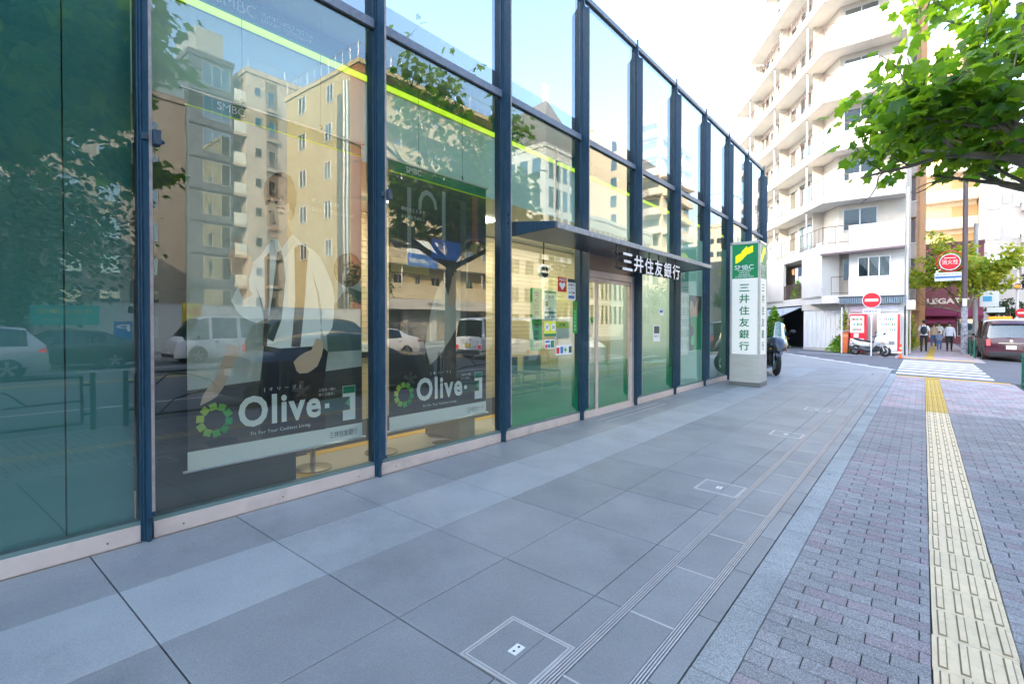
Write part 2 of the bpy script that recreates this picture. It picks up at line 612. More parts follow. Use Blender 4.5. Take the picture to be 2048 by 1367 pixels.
# plaza of large slabs in front of the bank
JY0, JYS = 0.740, 0.809
plaza = struct(MB().box(-3.79, -0.765, -6, 17.5, -0.62, -0.60).build('plaza_paving', joint_m))
base = MB()
strip(base, [-22.0, -5.5, -3.79, 2.0], -8, 19.0, -0.028)
base.build('paving_bed', joint_m, plaza)
def slab_obj(name, x0, x1, y0, y1, mat, parent, th=0.03, gap=0.0025, dz=0.0, edge=0.0015):
    x0 += gap; x1 -= gap; y0 += gap * 1.5; y1 -= gap * 1.5
    m = MB()
    e = edge
    z0, z1 = zg(x0) + dz, zg(x1) + dz
    m.hexa([(x0, y0, z0 - th), (x1, y0, z1 - th), (x1, y1, z1 - th), (x0, y1, z0 - th)],
           [(x0, y0, z0 - e), (x1, y0, z1 - e), (x1, y1, z1 - e), (x0, y1, z0 - e)])
    m.quad((x0 + e, y0 + e, z0), (x1 - e, y0 + e, z1), (x1 - e, y1 - e, z1), (x0 + e, y1 - e, z0))
    # bevel ring
    m.quad((x0, y0, z0 - e), (x1, y0, z1 - e), (x1 - e, y0 + e, z1), (x0 + e, y0 + e, z0))
    m.quad((x1, y0, z1 - e), (x1, y1, z1 - e), (x1 - e, y1 - e, z1), (x1 - e, y0 + e, z1))
    m.quad((x1, y1, z1 - e), (x0, y1, z0 - e), (x0 + e, y1 - e, z0), (x1 - e, y1 - e, z1))
    m.quad((x0, y1, z0 - e), (x0, y0, z0 - e), (x0 + e, y0 + e, z0), (x0 + e, y1 - e, z0))
    return m.build(name, mat, parent)
rows = [-3.775, -3.202, -2.579, -1.964, -1.345, -1.192]
for j in range(-4, 22):
    y0 = JY0 + JYS * j; y1 = y0 + JYS
    for k in range(5):
        mat = slab_light if k == 1 else slab_m
        if k == 4:
            slab_obj('paving_slab', rows[k], rows[k + 1], y0, y1, mat, plaza, dz=0.0)
        else:
            slab_obj('paving_slab', rows[k], rows[k + 1], y0, y1, mat, plaza, dz=rnd.uniform(-0.0008, 0.0008))
# strip between the two slot drains and the narrow one outside them
j = -6
for j in range(-5, 28):
    y0 = 1.744 + 0.611 * j
    slab_obj('drain_cover_slab', -1.142, -0.915, y0, y0 + 0.611, slab_m, plaza)
    slab_obj('edge_slab', -0.868, -0.766, y0 + 0.2, y0 + 0.811, slab_m, plaza)
# stainless bands between cover slabs, every slab
def drain(x0, x1, name):
    m = MB()
    n = 4
    w = (x1 - x0) / (2 * n - 1)
    for k in range(n):
        a = x0 + 2 * k * w; b = a + w
        m.hexa([(a, -2.5, zg(a) - 0.02), (b, -2.5, zg(b) - 0.02), (b, 18.4, zg(b) - 0.02), (a, 18.4, zg(a) - 0.02)],
               [(a, -2.5, zg(a) + 0.002), (b, -2.5, zg(b) + 0.002), (b, 18.4, zg(b) + 0.002), (a, 18.4, zg(a) + 0.002)])
    return m.build(name, drain_m, plaza)
drain(-1.190, -1.144, 'slot_drain'); drain(-0.913, -0.870, 'slot_drain')
m = MB()
for j in range(-5, 28):
    y = 1.744 + 0.611 * j
    m.hexa([(-1.142, y - 0.005, zg(-1.142) - 0.02), (-0.915, y - 0.005, zg(-0.915) - 0.02), (-0.915, y + 0.005, zg(-0.915) - 0.02), (-1.142, y + 0.005, zg(-1.142) - 0.02)],
           [(-1.142, y - 0.005, zg(-1.142) + 0.002), (-0.915, y - 0.005, zg(-0.915) + 0.002), (-0.915, y + 0.005, zg(-0.915) + 0.002), (-1.142, y + 0.005, zg(-1.142) + 0.002)])
m.build('drain_cross_band', drain_m, plaza)
# inspection covers set flush in the slabs
def cover(x0, x1, y0, y1, label):
    t = thing('inspection_cover', label, 'manhole cover', ((x0 + x1) / 2, (y0 + y1) / 2, zg((x0 + x1) / 2)), 'inspection covers along the slot drain')
    def ring(a0, a1, b0, b1, w, dz):
        r = MB()
        for (p0, p1, q0, q1) in ((a0, a1, b0, b0 + w), (a0, a1, b1 - w, b1), (a0, a0 + w, b0 + w, b1 - w), (a1 - w, a1, b0 + w, b1 - w)):
            r.hexa([(p0, q0, zg(p0) - 0.02), (p1, q0, zg(p1) - 0.02), (p1, q1, zg(p1) - 0.02), (p0, q1, zg(p0) - 0.02)],
                   [(p0, q0, zg(p0) + dz), (p1, q0, zg(p1) + dz), (p1, q1, zg(p1) + dz), (p0, q1, zg(p0) + dz)])
        return r
    ring(x0, x1, y0, y1, 0.011, 0.0035).build('outer_frame', drain_m, t)
    ring(x0 + 0.015, x1 - 0.015, y0 + 0.015, y1 - 0.015, 0.010, 0.0035).build('inner_frame', drain_m, t)
    c = MB()
    for (a, b) in ((x0 + 0.026, (x0 + x1) / 2 + 0.034), ((x0 + x1) / 2 + 0.037, x1 - 0.026)):
        c.hexa([(a, y0 + 0.026, zg(a) - 0.02), (b, y0 + 0.026, zg(b) - 0.02), (b, y1 - 0.026, zg(b) - 0.02), (a, y1 - 0.026, zg(a) - 0.02)],
               [(a, y0 + 0.026, zg(a) + 0.003), (b, y0 + 0.026, zg(b) + 0.003), (b, y1 - 0.026, zg(b) + 0.003), (a, y1 - 0.026, zg(a) + 0.003)])
    c.build('slab_infill', slab_m, t)
    cx, cy = (x0 + x1) / 2 - 0.01, (y0 + y1) / 2
    p = MB()
    p.hexa([(cx - 0.022, cy - 0.035, zg(cx) + 0.001), (cx + 0.022, cy - 0.035, zg(cx) + 0.001), (cx + 0.022, cy + 0.035, zg(cx) + 0.001), (cx - 0.022, cy + 0.035, zg(cx) + 0.001)],
           [(cx - 0.022, cy - 0.035, zg(cx) + 0.006), (cx + 0.022, cy - 0.035, zg(cx) + 0.005), (cx + 0.022, cy + 0.035, zg(cx) + 0.005), (cx - 0.022, cy + 0.035, zg(cx) + 0.006)])
    kp = p.build('key_plate', white_p, t)
    h = MB()
    for s in (-1, 1):
        h.cyl((cx, cy + s * 0.018, zg(cx) + 0.005), (cx, cy + s * 0.018, zg(cx) + 0.0068), 0.006, n=10)
    h.build('key_hole', black_p, kp)
cover(-1.555, -1.195, 1.555, 1.925, 'square slab filled inspection cover nearest the camera at the bottom of the view')
cover(-1.560, -1.195, 4.44, 4.785, 'slab filled inspection cover halfway along the slot drain, second from the camera')
cover(-1.570, -1.195, 7.26, 7.60, 'third inspection cover beside the slot drain, level with the bank door')
cover(-1.570, -1.195, 9.75, 10.1, 'farthest inspection cover by the slot drain, level with the sign pillar')
# paving beyond the slabs, as far as the white line of the side street
m = MB()
rr = random.Random(3)
for j in range(0, 12):
    y0 = JY0 + JYS * 22 + JYS * j
    xr = -0.72 - (y0 - 20.7) * 0.77 if y0 > 20.7 else -0.78
    for k in range(-12, 6):
        x0 = rows[0] + 0.62 * k
        x1 = x0 + 0.617
        if x1 > xr + 0.5 or y0 > 27: continue
        x1 = min(x1, xr)
        zz = lambda x: zg(max(x, -5.5))
        if x1 - x0 < 0.1: continue
        m.hexa([(x0, y0, zz(x0) - 0.03), (x1, y0, zz(x1) - 0.03), (x1, y0 + 0.806, zz(x1) - 0.03), (x0, y0 + 0.806, zz(x0) - 0.03)],
               [(x0, y0, zz(x0)), (x1, y0, zz(x1)), (x1, y0 + 0.806, zz(x1)), (x0, y0 + 0.806, zz(x0))], 0, rr.random())
m.build('far_slabs', slab_m, plaza)['kind'] = 'stuff'
# the granite edging strip
kerb = struct(MB().box(-0.76, -0.61, -6, 19, -0.5, -0.48).build('granite_edging', joint_m))
for j in range(-5, 34):
    y0 = 2.78 + 0.625 * j
    if y0 > 18.6: continue
    slab_obj('granite_block', -0.764, -0.604, y0, y0 + 0.625, granite_m, kerb, edge=0.004, gap=0.002)

# brick pavement
side = struct(MB().box(-0.6, 1.86, -6, 19, -0.55, -0.5).build('brick_pavement', joint_m))
def brick_mesh(L, W, H, e):
    b = MB()
    x, y = L / 2, W / 2
    dx = SLOPE * x
    z0, z1 = dx, -dx
    b.hexa([(-x, -y, z0 - H), (x, -y, z1 - H), (x, y, z1 - H), (-x, y, z0 - H)],
           [(-x, -y, z0 - e), (x, -y, z1 - e), (x, y, z1 - e), (-x, y, z0 - e)])
    b.f.pop(1); b.m.pop(); b.t.pop()
    q = [(-x, -y, z0 - e), (x, -y, z1 - e), (x, y, z1 - e), (-x, y, z0 - e)]
    p = [(-x + e, -y + e, z0), (x - e, -y + e, z1), (x - e, y - e, z1), (-x + e, y - e, z0)]
    for i in range(4):
        b.quad(q[i], q[(i + 1) % 4], p[(i + 1) % 4], p[i])
    b.quad(*p)
    return b
bm_full = brick_mesh(0.1955, 0.0942, 0.03, 0.0035)
me_brick = bpy.data.meshes.new('brick')
me_brick.from_pydata(bm_full.v, [], bm_full.f); me_brick.materials.append(brick_m); me_brick.update()
bm_half = brick_mesh(0.0955, 0.0955, 0.03, 0.0035)
me_half = bpy.data.meshes.new('brick_half')
me_half.from_pydata(bm_half.v, [], bm_half.f); me_half.materials.append(brick_m); me_half.update()
cells = []
TX0, TX1 = 0.04, 0.345          # the tactile strip
for j in range(-60, 86):
    y = 2.9 + 0.1 * j
    for (a, b) in ((-0.604, TX0), (TX1, 1.85)):
        x = a
        first = True
        while x < b - 0.03:
            w = 0.1 if (first and j % 2) else 0.2
            w = min(w, b - x)
            if b - x - w < 0.04: w = b - x
            cells.append((x + w / 2, y, w)); x += w; first = False
def seen(c):
    d = -math.sin(yaw) * c[0] + math.cos(yaw) * c[1]
    r = math.cos(yaw) * c[0] + math.sin(yaw) * c[1]
    if d < 0.3: return 99
    px = 0.504 + 0.496 * (r / d) * 1.0
    py = 1.45 / d * 0.4957 / 0.3338
    if r / d > 1.02 or py > 1.05: return 50 + d
    return d
cells.sort(key=seen)
bed = MB(); strip(bed, [-0.606, 1.86], -8, 19.0, -0.012); bed.build('sand_bed', joint_m, side)
joined = MB()
for i, (x, y, k) in enumerate(cells):
    z = zg(x) + rnd.uniform(-0.0015, 0.0010)
    if i < 297:
        o = link('brick', me_brick, side); o.scale = ((k - 0.0045) / 0.1955, 1, 1)
        o.location = (x, y, z); o.rotation_euler = (rnd.gauss(0, 0.006), rnd.gauss(0, 0.006), rnd.gauss(0, 0.004))
    else:
        q = (k - 0.0045) / 0.1955
        joined.add([(p[0] * q + x, p[1] + y, p[2] * 1.0 + (1 - q) * SLOPE * p[0] + z) for p in bm_full.v], bm_full.f[1:], 0, rnd.random())
joined.build('farther_bricks', brick_m, side)['kind'] = 'stuff'
# pinkish pavers nearer the crossing
pk = MB()
for (xa, xb) in ((-0.604, TX0), (TX1, 1.85)):
    for j in range(0, 36):
        y = 11.55 + 0.2 * j
        if y > 18.35: break
        x = xa; first = True
        while x < xb - 0.03:
            w = 0.1 if (first and j % 2) else 0.2
            w = min(w, xb - x)
            if xb - x - w < 0.04: w = xb - x
            q = (w - 0.0045) / 0.1955
            pk.add([(p[0] * q + x + w / 2, p[1] * 2.03 + y, p[2] + (1 - q) * SLOPE * p[0] + zg(x + w / 2)) for p in bm_full.v], bm_full.f, 0, rnd.random())
            x += w; first = False
pk.build('pink_pavers', pink_m, side)['kind'] = 'stuff'
# street kerb
for j in range(-8, 21):
    y0 = -2.0 + 0.9 * j
    if y0 + 0.9 > 18.7: break
    m = MB(); m.box(1.86, 2.02, y0 + 0.003, y0 + 0.897, -0.55, zg(1.86) + 0.004)
    m.build('kerb_stone', granite_m, side, bevel=0.012)
# tactile strip: one 30 cm tile after the other with four bars each
def tactile_mesh(name, mat, dots=False, w=0.3):
    t = MB()
    h = 0.149
    def z(x): return -SLOPE * x
    t.hexa([(-h, -h, z(-h) - 0.03), (h, -h, z(h) - 0.03), (h, h, z(h) - 0.03), (-h, h, z(-h) - 0.03)],
           [(-h, -h, z(-h)), (h, -h, z(h)), (h, h, z(h)), (-h, h, z(-h))])
    def bump_(x0, x1, y0, y1):
        e = 0.006
        k0 = len(t.f)
        t.hexa([(x0, y0, z(x0)), (x1, y0, z(x1)), (x1, y1, z(x1)), (x0, y1, z(x0))],
               [(x0 + e, y0 + e, z(x0) + 0.006), (x1 - e, y0 + e, z(x1) + 0.006), (x1 - e, y1 - e, z(x1) + 0.006), (x0 + e, y1 - e, z(x0) + 0.006)])
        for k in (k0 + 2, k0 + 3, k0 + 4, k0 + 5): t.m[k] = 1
    if dots:
        for a in range(5):
            for b in range(5):
                cx, cy = -0.12 + 0.06 * a, -0.12 + 0.06 * b
                t.tube([(cx, cy, z(cx)), (cx, cy, z(cx) + 0.006)], [0.013, 0.007], 6)
    else:
        for a in range(4):
            cx = -0.1125 + 0.075 * a
            bump_(cx - 0.0175, cx + 0.0175, -0.135, 0.135)
    me = bpy.data.meshes.new(name)
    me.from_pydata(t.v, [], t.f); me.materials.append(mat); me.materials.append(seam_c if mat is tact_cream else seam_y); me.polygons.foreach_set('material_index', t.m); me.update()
    return me
seam_c = M('tactile_seam_dark', (0.30, 0.23, 0.13), 0.9); seam_y = M('tactile_seam_dark_yellow', (0.36, 0.22, 0.05), 0.9)  # sides of the tactile bars in a darker tone than their tops
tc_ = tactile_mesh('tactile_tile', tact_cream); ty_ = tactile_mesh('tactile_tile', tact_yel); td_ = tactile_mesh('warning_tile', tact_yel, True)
tcx = (TX0 + TX1) / 2
y = -2.4
while y < 18.2:
    o = link('tactile_tile', tc_ if y < 11.4 else ty_, side)
    o.location = (tcx + rnd.gauss(0, 0.0012), y, zg(tcx) + 0.002 + rnd.uniform(-0.001, 0.001))
    o.rotation_euler = (0, 0, rnd.gauss(0, 0.004))
    y += 0.3
for k in range(8):
    o = link('warning_tile', td_, side); x = -0.45 + 0.3 * k
    o.location = (x, 18.55, zg(x) + 0.002)
# road markings and crossing
mk = struct(MB().box(0, 0.01, 20, 20.01, -0.5, -0.49).build('crosswalk', line_m))
for k in range(7):
    y0 = 19.5 + 1.2 * k
    m = MB(); a, b = -0.65, 1.56
    m.hexa([(a, y0, zg(a) - 0.019), (b, y0, zg(b) - 0.019), (b, y0 + 0.62, zg(b) - 0.019), (a, y0 + 0.62, zg(a) - 0.019)],
           [(a, y0, zg(a) - 0.012), (b, y0, zg(b) - 0.012), (b, y0 + 0.62, zg(b) - 0.012), (a, y0 + 0.62, zg(a) - 0.012)])
    m.build('crossing_stripe', line_m, mk)
def flatline(name, pts, w, mat=line_m, zf=None, dz=0.004):
    m = MB()
    zf = zf or (lambda x: zg(max(x, -5.5)) - 0.02)
    for p, q in zip(pts[:-1], pts[1:]):
        d = Vector((q[0] - p[0], q[1] - p[1])).normalized(); n = Vector((-d.y, d.x)) * w / 2
        c = [(p[0] - n.x, p[1] - n.y), (q[0] - n.x, q[1] - n.y), (q[0] + n.x, q[1] + n.y), (p[0] + n.x, p[1] + n.y)]
        m.hexa([(a, b, zf(a) + dz - 0.003) for a, b in c], [(a, b, zf(a) + dz) for a, b in c])
    return struct(m.build(name, mat))
flatline('road_marking', [(-7.4, 29.4), (-5.1, 26.4), (-0.72, 20.7)], 0.16, dz=0.026)
flatline('road_marking', [(-7.6, 31.2), (-4.6, 28.6), (-0.9, 28.9)], 0.14, dz=0.006)
flatline('road_marking', [(2.3, 24.6), (3.1, 22.0), (3.6, 18.0)], 0.3, zf=lambda x: ROAD_Z, dz=0.022)
rz = lambda x: ROAD_Z
flatline('road_marking', [(5.2, -60), (5.2, 16)], 0.14, zf=rz)
flatline('road_marking', [(5.2, 32), (5.2, 200)], 0.14, zf=rz)
flatline('road_marking', [(11.0, -60), (11.0, 200)], 0.14, tact_yel, zf=rz)
flatline('road_marking', [(11.35, -60), (11.35, 200)], 0.14, tact_yel, zf=rz)
flatline('road_marking', [(15.3, -60), (15.3, 200)], 0.14, zf=rz)
for k in range(6):
    flatline('road_marking', [(3.2 + 1.1 * k, 21.5), (3.2 + 1.1 * k, 25.5)], 0.5, zf=rz, dz=0.024)
# pavement beyond the side street
far_side = struct(MB().box(-0.4, 2.0, 28.45, 60, -0.5, -0.45).build('far_pavement', granite_m))
m = MB()
for j in range(0, 80):
    y = 28.5 + 0.4 * j
    for k in range(7):
        x0 = -1.0 + 0.43 * k
        m.hexa([(x0, y, zg(x0) - 0.2), (x0 + 0.424, y, zg(x0) - 0.2), (x0 + 0.424, y + 0.394, zg(x0) - 0.2), (x0, y + 0.394, zg(x0) - 0.2)],
               [(x0, y, zg(x0)), (x0 + 0.424, y, zg(x0 + .424)), (x0 + 0.424, y + 0.394, zg(x0 + .424)), (x0, y + 0.394, zg(x0))], 0, rnd.random())
m.build('pavers', pink_m, far_side)['kind'] = 'stuff'
y = 29.0
while y < 52:
    o = link('tactile_tile', ty_, far_side); o.location = (0.2 + (y - 29) * 0.02, y, zg(0.2) + 0.006); y += 0.3
for k in range(8):
    o = link('warning_tile', td_, far_side); x = -0.55 + 0.3 * k; o.location = (x, 28.8, zg(x) + 0.006)
# far side of the main road
op = struct(MB().box(19.6, 60, -120, 260, -0.6, -0.18).build('opposite_pavement', granite_m))
# ------------------------------------------------------------------ the bank
fascia_teal = M('pale_teal_panel', (0.60, 0.78, 0.74), 0.5, var=0.03, vscale=1)
green_dk = M('bank_green', (0.0, 0.17, 0.10), 0.45)
lime = M('lime_stripe', (0.50, 0.72, 0.0), 0.5)
lime_sign = M('lime_sign', (0.72, 0.80, 0.0), 0.45, emit=0.12)
cream_tile = M('cream_wall_tile', (0.66, 0.54, 0.32), 0.55, var=0.05, vscale=2, rand=0.03)
floor_in = M('beige_floor', (0.46, 0.41, 0.31), 0.35, var=0.08, vscale=1.5)
print_white = M('print_white', (0.82, 0.86, 0.85), 0.55)
print_dark = M('print_charcoal', (0.045, 0.05, 0.05), 0.5, var=0.35, vscale=2.5)
ink_green = M('ink_green', (0.0, 0.22, 0.10), 0.5)
ink_dark = M('ink_dark', (0.03, 0.07, 0.07), 0.5)
teal_blank = M('teal_blind_panel', (0.07, 0.26, 0.27), 0.35, var=0.12, vscale=0.8)
lampm = M('ceiling_panel_light', (1.0, 0.93, 0.80), 0.5, emit=3.0)

bank = thing('bank_building', 'single storey glass fronted bank with blue steel fins, filling the left of the view', 'bank', (FX - 4, 8, 0))
I0, I1 = -4, 9
def fin_poly():
    P = [(-3.77, 0.0), (-3.742, 0.0), (-3.742, 0.085)]
    for k in range(6):
        t = math.pi / 2 * k / 5
        P.append((-3.66 - 0.082 * math.cos(t), 0.195 - 0.105 * (1 - math.sin(t)) * 1.0 if False else 0.085 + 0.11 * (1 - math.cos(t)) + 0.0))
    Q = [(-3.66, 5.76)]
    for k in range(6):
        t = math.pi / 2 * k / 5
        Q.append((-3.66 - 0.082 * (1 - math.cos(t)), 5.76 + 0.13 * math.sin(t)))
    return P + Q + [(-3.742, 6.14), (-3.77, 6.14)]
fp = [(-3.77, 0.0), (-3.742, 0.0), (-3.742, 0.09), (-3.735, 0.125), (-3.715, 0.155), (-3.69, 0.168), (-3.668, 0.18), (-3.66, 0.205),
      (-3.66, 5.76), (-3.668, 5.785), (-3.69, 5.797), (-3.715, 5.81), (-3.735, 5.84), (-3.742, 5.875), (-3.742, 6.12), (-3.77, 6.12)]
for i in range(I0, I1 + 1):
    y = YM(i)
    f = MB(); f.box(-3.88, -3.785, y - 0.034, y + 0.034, 0, 6.06)
    f.box(-3.785, -3.77, y - 0.022, y + 0.022, 0, 6.05)
    mu = f.build('mullion', steel_blue, bank, bevel=0.003)
    b = MB(); b.prism(fp, 'y', y - 0.010, y + 0.010)
    b.build('fin', steel_blue, mu)
    e = MB(); e.box(-3.6605, -3.657, y - 0.0085, y + 0.0085, 0.21, 5.755)
    e.build('fin_edge', steel_edge, mu)
    if i in (0, 1):
        zc = 1.35 + (2.02 if i == 0 else 1.22)
        zc = 2.45
        c = MB(); c.box(-3.70, -3.63, y + 0.011, y + 0.05, zc, zc + 0.09); c.box(-3.69, -3.65, y - 0.045, y - 0.011, zc + 0.02, zc + 0.06)
        c.cyl((-3.665, y + 0.05, zc + 0.03), (-3.665, y + 0.075, zc + 0.03), 0.012)
        c.build('bracket', steel_blue, mu, bevel=0.003)
    if i in (2,):
        c = MB()
        for dz in (0, 0.10):
            c.cyl((-3.70, y - 0.011, 2.52 + dz), (-3.70, y - 0.03, 2.52 + dz), 0.014, n=6)
        c.build('bolt', steel_blue, mu)
for i in range(I0, I1):
    y0, y1 = YM(i) + 0.034, YM(i + 1) - 0.034
    door = i == 3
    if not door:
        s = MB(); s.box(-3.88, -3.782, y0, y1, 0.0, 0.105)
        sill = s.build('sill', sill_metal, bank, bevel=0.003)
        sc_ = MB()
        for k in range(3):
            yy = y0 + (y1 - y0) * (0.1 + 0.4 * k)
            sc_.cyl((-3.783, yy, 0.045), (-3.7795, yy, 0.045), 0.0055, n=8)
        sc_.build('screw', screwm, sill)
        tz = MB(); tz.box(-3.86, -3.792, y0, y1, 0.105, 0.13)
        tz.build('gasket', M('green_grey_gasket', (0.12, 0.2, 0.19), 0.5), bank)
    r = MB(); r.box(-3.86, -3.765, y0, y1, 3.955, 4.035)
    r.build('mid_rail', rail_paint, bank, bevel=0.003)
    r = MB(); r.box(-3.88, -3.765, y0, y1, 5.985, 6.055); r.box(-3.87, -3.81, y0, y1, 6.055, 6.10)
    r.build('top_rail', rail_paint, bank, bevel=0.003)
    def pane(name, z0, z1, mats):
        g = MB()
        x0, x1 = -3.812, -3.800
        ya, yb = y0 + 0.002, y1 - 0.002
        g.box(x0, x1, ya, yb, z0, z1, 1)
        g.m[3] = 0
        rv = Vector(((x0 + x1) / 2, (ya + yb) / 2, (z0 + z1) / 2))
        mt = Matrix.Translation(rv) @ Euler((0, rnd.gauss(0, 0.0009), rnd.gauss(0, 0.0009))).to_matrix().to_4x4() @ Matrix.Translation(-rv)
        g.v = [tuple(mt @ Vector(q)) for q in g.v]
        return g.build(name, mats, bank)
    pane('upper_pane', 4.035, 5.985, [G_TOP, CLR])
    if not door:
        pane('lower_pane', 0.131, 3.955, [G_SHOP, CLR])
    else:
        pane('transom_pane', 2.62, 3.955, [G_SHOP, CLR])
    # joints and gaskets round the glass
    gk = MB()
    for z in (3.945, 4.036, 5.975):
        gk.box(-3.798, -3.790, y0, y1, z, z + 0.009)
    gk.build('glazing_bead', rubber, bank)
# left bays: blind panels close behind the glass
for i in range(I0, 0):
    y0, y1 = YM(i) + 0.04, YM(i + 1) - 0.04
    n = 5
    for k in range(n):
        a = y0 + (y1 - y0) * k / n; b = y0 + (y1 - y0) * (k + 1) / n
        p = MB(); p.box(-3.90, -3.87, a + 0.004, b - 0.004, 0.11, 3.95)
        p.build('blind_panel', teal_blank, bank)
    p = MB(); p.box(-3.94, -3.92, y0, y1, 0.11, 3.95); p.build('panel_backing', black_p, bank)
# roof, ceiling, back wall, floor, ends
YA, YB = YM(I0), YM(I1)
s = MB(); s.box(-16, -3.89, YA, YB, 3.98, 4.30); s.build('roof', M('roof_grey', (0.45, 0.46, 0.47), 0.8, var=0.1), bank)
s = MB(); s.box(-16, -15.7, YA, YB, 0, 3.98); s.box(-15.7, -3.95, YA, YA + 0.2, 0, 3.98); s.build('outer_wall', M('bank_rear_wall', (0.35, 0.37, 0.38), 0.8, var=0.1), bank)
s = MB(); s.box(-15.7, -3.80, YA, YB, -0.02, 0.012); s.build('floor', floor_in, bank)
s = MB(); s.box(-15.7, -4.24, YA, YB - 0.5, 2.95, 3.0); s.build('ceiling', M('ceiling_white', (0.7, 0.68, 0.62), 0.7), bank)
# cream wall in courses
for k in range(36):
    c = MB(); c.box(-6.14, -6.10, 3.0, YM(6), 0.02 + 0.081 * k, 0.096 + 0.081 * k)
    c.build('wall_course', cream_tile, bank)
s = MB(); s.box(-4.06, -4.03, 1.04, 2.13, 0.013, 2.93); s.build('dark_screen', M('dark_teal_screen', (0.035, 0.055, 0.055), 0.5), bank)
s = MB(); s.box(-6.20, -6.14, 0.9, YM(6), 0.0, 2.95); s.build('wall_core', M('wall_joint_brown', (0.2, 0.15, 0.09), 0.8), bank)
s = MB(); s.box(-6.2, -3.95, 0.86, 0.90, 0.0, 3.9); s.build('partition', M('partition_white', (0.6, 0.62, 0.58), 0.6), bank)
for (ya, yb) in ((1.06, YM(3) - 0.05), (YM(3) + 0.05, YM(8))):
    s = MB(); s.box(-4.24, -4.21, ya, yb, 2.93, 3.69); s.build('fascia_panel', fascia_teal, bank)
    s = MB(); s.box(-4.24, -4.205, ya, yb, 3.72, 3.762); s.build('fascia_stripe', M('lime_stripe_glow', (0.50, 0.74, 0.03), 0.5, emit=0.14), bank)  # slight glow added to the stripe colour to keep it bright
    s = MB(); s.box(-4.24, -4.21, ya, yb, 3.78, 3.95); s.build('fascia_band', green_dk, bank)
t = MB()
for y in (1.60, 5.08, 8.55, 12.0):
    put_text(t, 'SMBC', (-4.207, y, 3.815), (0, 1, 0), (0, 0, 1), 0.31, 0.095)
    put_text(t, 'SUMITOMO MITSUI', (-4.207, y + 0.35, 3.865), (0, 1, 0), (0, 0, 1), 0.45, 0.035)
    put_text(t, 'BANKING CORPORATION', (-4.207, y + 0.35, 3.815), (0, 1, 0), (0, 0, 1), 0.45, 0.035)
t.build('fascia_lettering', print_white, bank)
for (x, y) in ((-5.6, 3.3), (-5.1, 4.1), (-5.3, 5.6), (-5.3, 7.1), (-5.0, 8.7), (-4.9, 10.2)):
    s = MB(); s.box(x - 0.26, x + 0.26, y - 0.26, y + 0.26, 2.925, 2.948); s.build('ceiling_light', lampm, bank)
s = MB(); s.box(-4.75, -4.15, 4.16, 4.42, 0.012, 2.4); s.build('pillar', M('pillar_beige', (0.38, 0.32, 0.22), 0.6), bank, bevel=0.01)
s = MB(); s.box(-6.4, -3.95, YM(6) - 0.02, YM(6) + 0.02, 0.0, 2.95); s.build('glass_screen_wall', fascia_teal, bank)
s = MB(); s.box(-4.6, -4.55, YM(6) + 0.1, YM(9), 0.02, 2.9); s.build('teal_back_wall', fascia_teal, bank)
# green gradient film on the lower panes
def film(name, top, y0, y1, mat):
    f = MB(); f.box(-3.818, -3.8145, y0, y1, 0.135, top); return f.build(name, mat, bank)
gm = bpy.data.materials.new('green_gradient_film')
nt, N, L = nodes_of(gm); b = N['Principled BSDF']; out = N['Material Output']
b.inputs['Base Color'].default_value = (0.0, 0.38, 0.15, 1); b.inputs['Roughness'].default_value = 0.4
tcn = N.new('ShaderNodeTexCoord'); sp = N.new('ShaderNodeSeparateXYZ'); L.new(tcn.outputs['Object'], sp.inputs[0])
mrn = N.new('ShaderNodeMapRange'); mrn.inputs[1].default_value = 0.2; mrn.inputs[2].default_value = 0.98; mrn.inputs[3].default_value = 0.97; mrn.inputs[4].default_value = 0.0
L.new(sp.outputs['Z'], mrn.inputs[0])
trn = N.new('ShaderNodeBsdfTransparent'); mxn = N.new('ShaderNodeMixShader')
L.new(mrn.outputs[0], mxn.inputs[0]); L.new(trn.outputs[0], mxn.inputs[1]); L.new(b.outputs[0], mxn.inputs[2]); L.new(mxn.outputs[0], out.inputs[0])
film('gradient_film', 0.99, YM(2) + 0.04, YM(3) - 0.04, gm)
film('gradient_film', 0.99, YM(4) + 0.04, YM(5) - 0.04, gm)
fr = M('frosted_teal_film', (0.42, 0.66, 0.60), 0.5)
film('frosted_film', 3.2, YM(5) + 0.04, YM(6) - 0.04, fr)
film('frosted_film', 3.2, YM(6) + 0.04, YM(7) - 0.04, M('frosted_green_film', (0.16, 0.34, 0.27), 0.4))
film('frosted_film', 3.9, YM(7) + 0.04, YM(8) - 0.04, MATS['frosted_green_film'])
film('frosted_film', 3.9, YM(8) + 0.04, YM(9) - 0.04, MATS['frosted_green_film'])
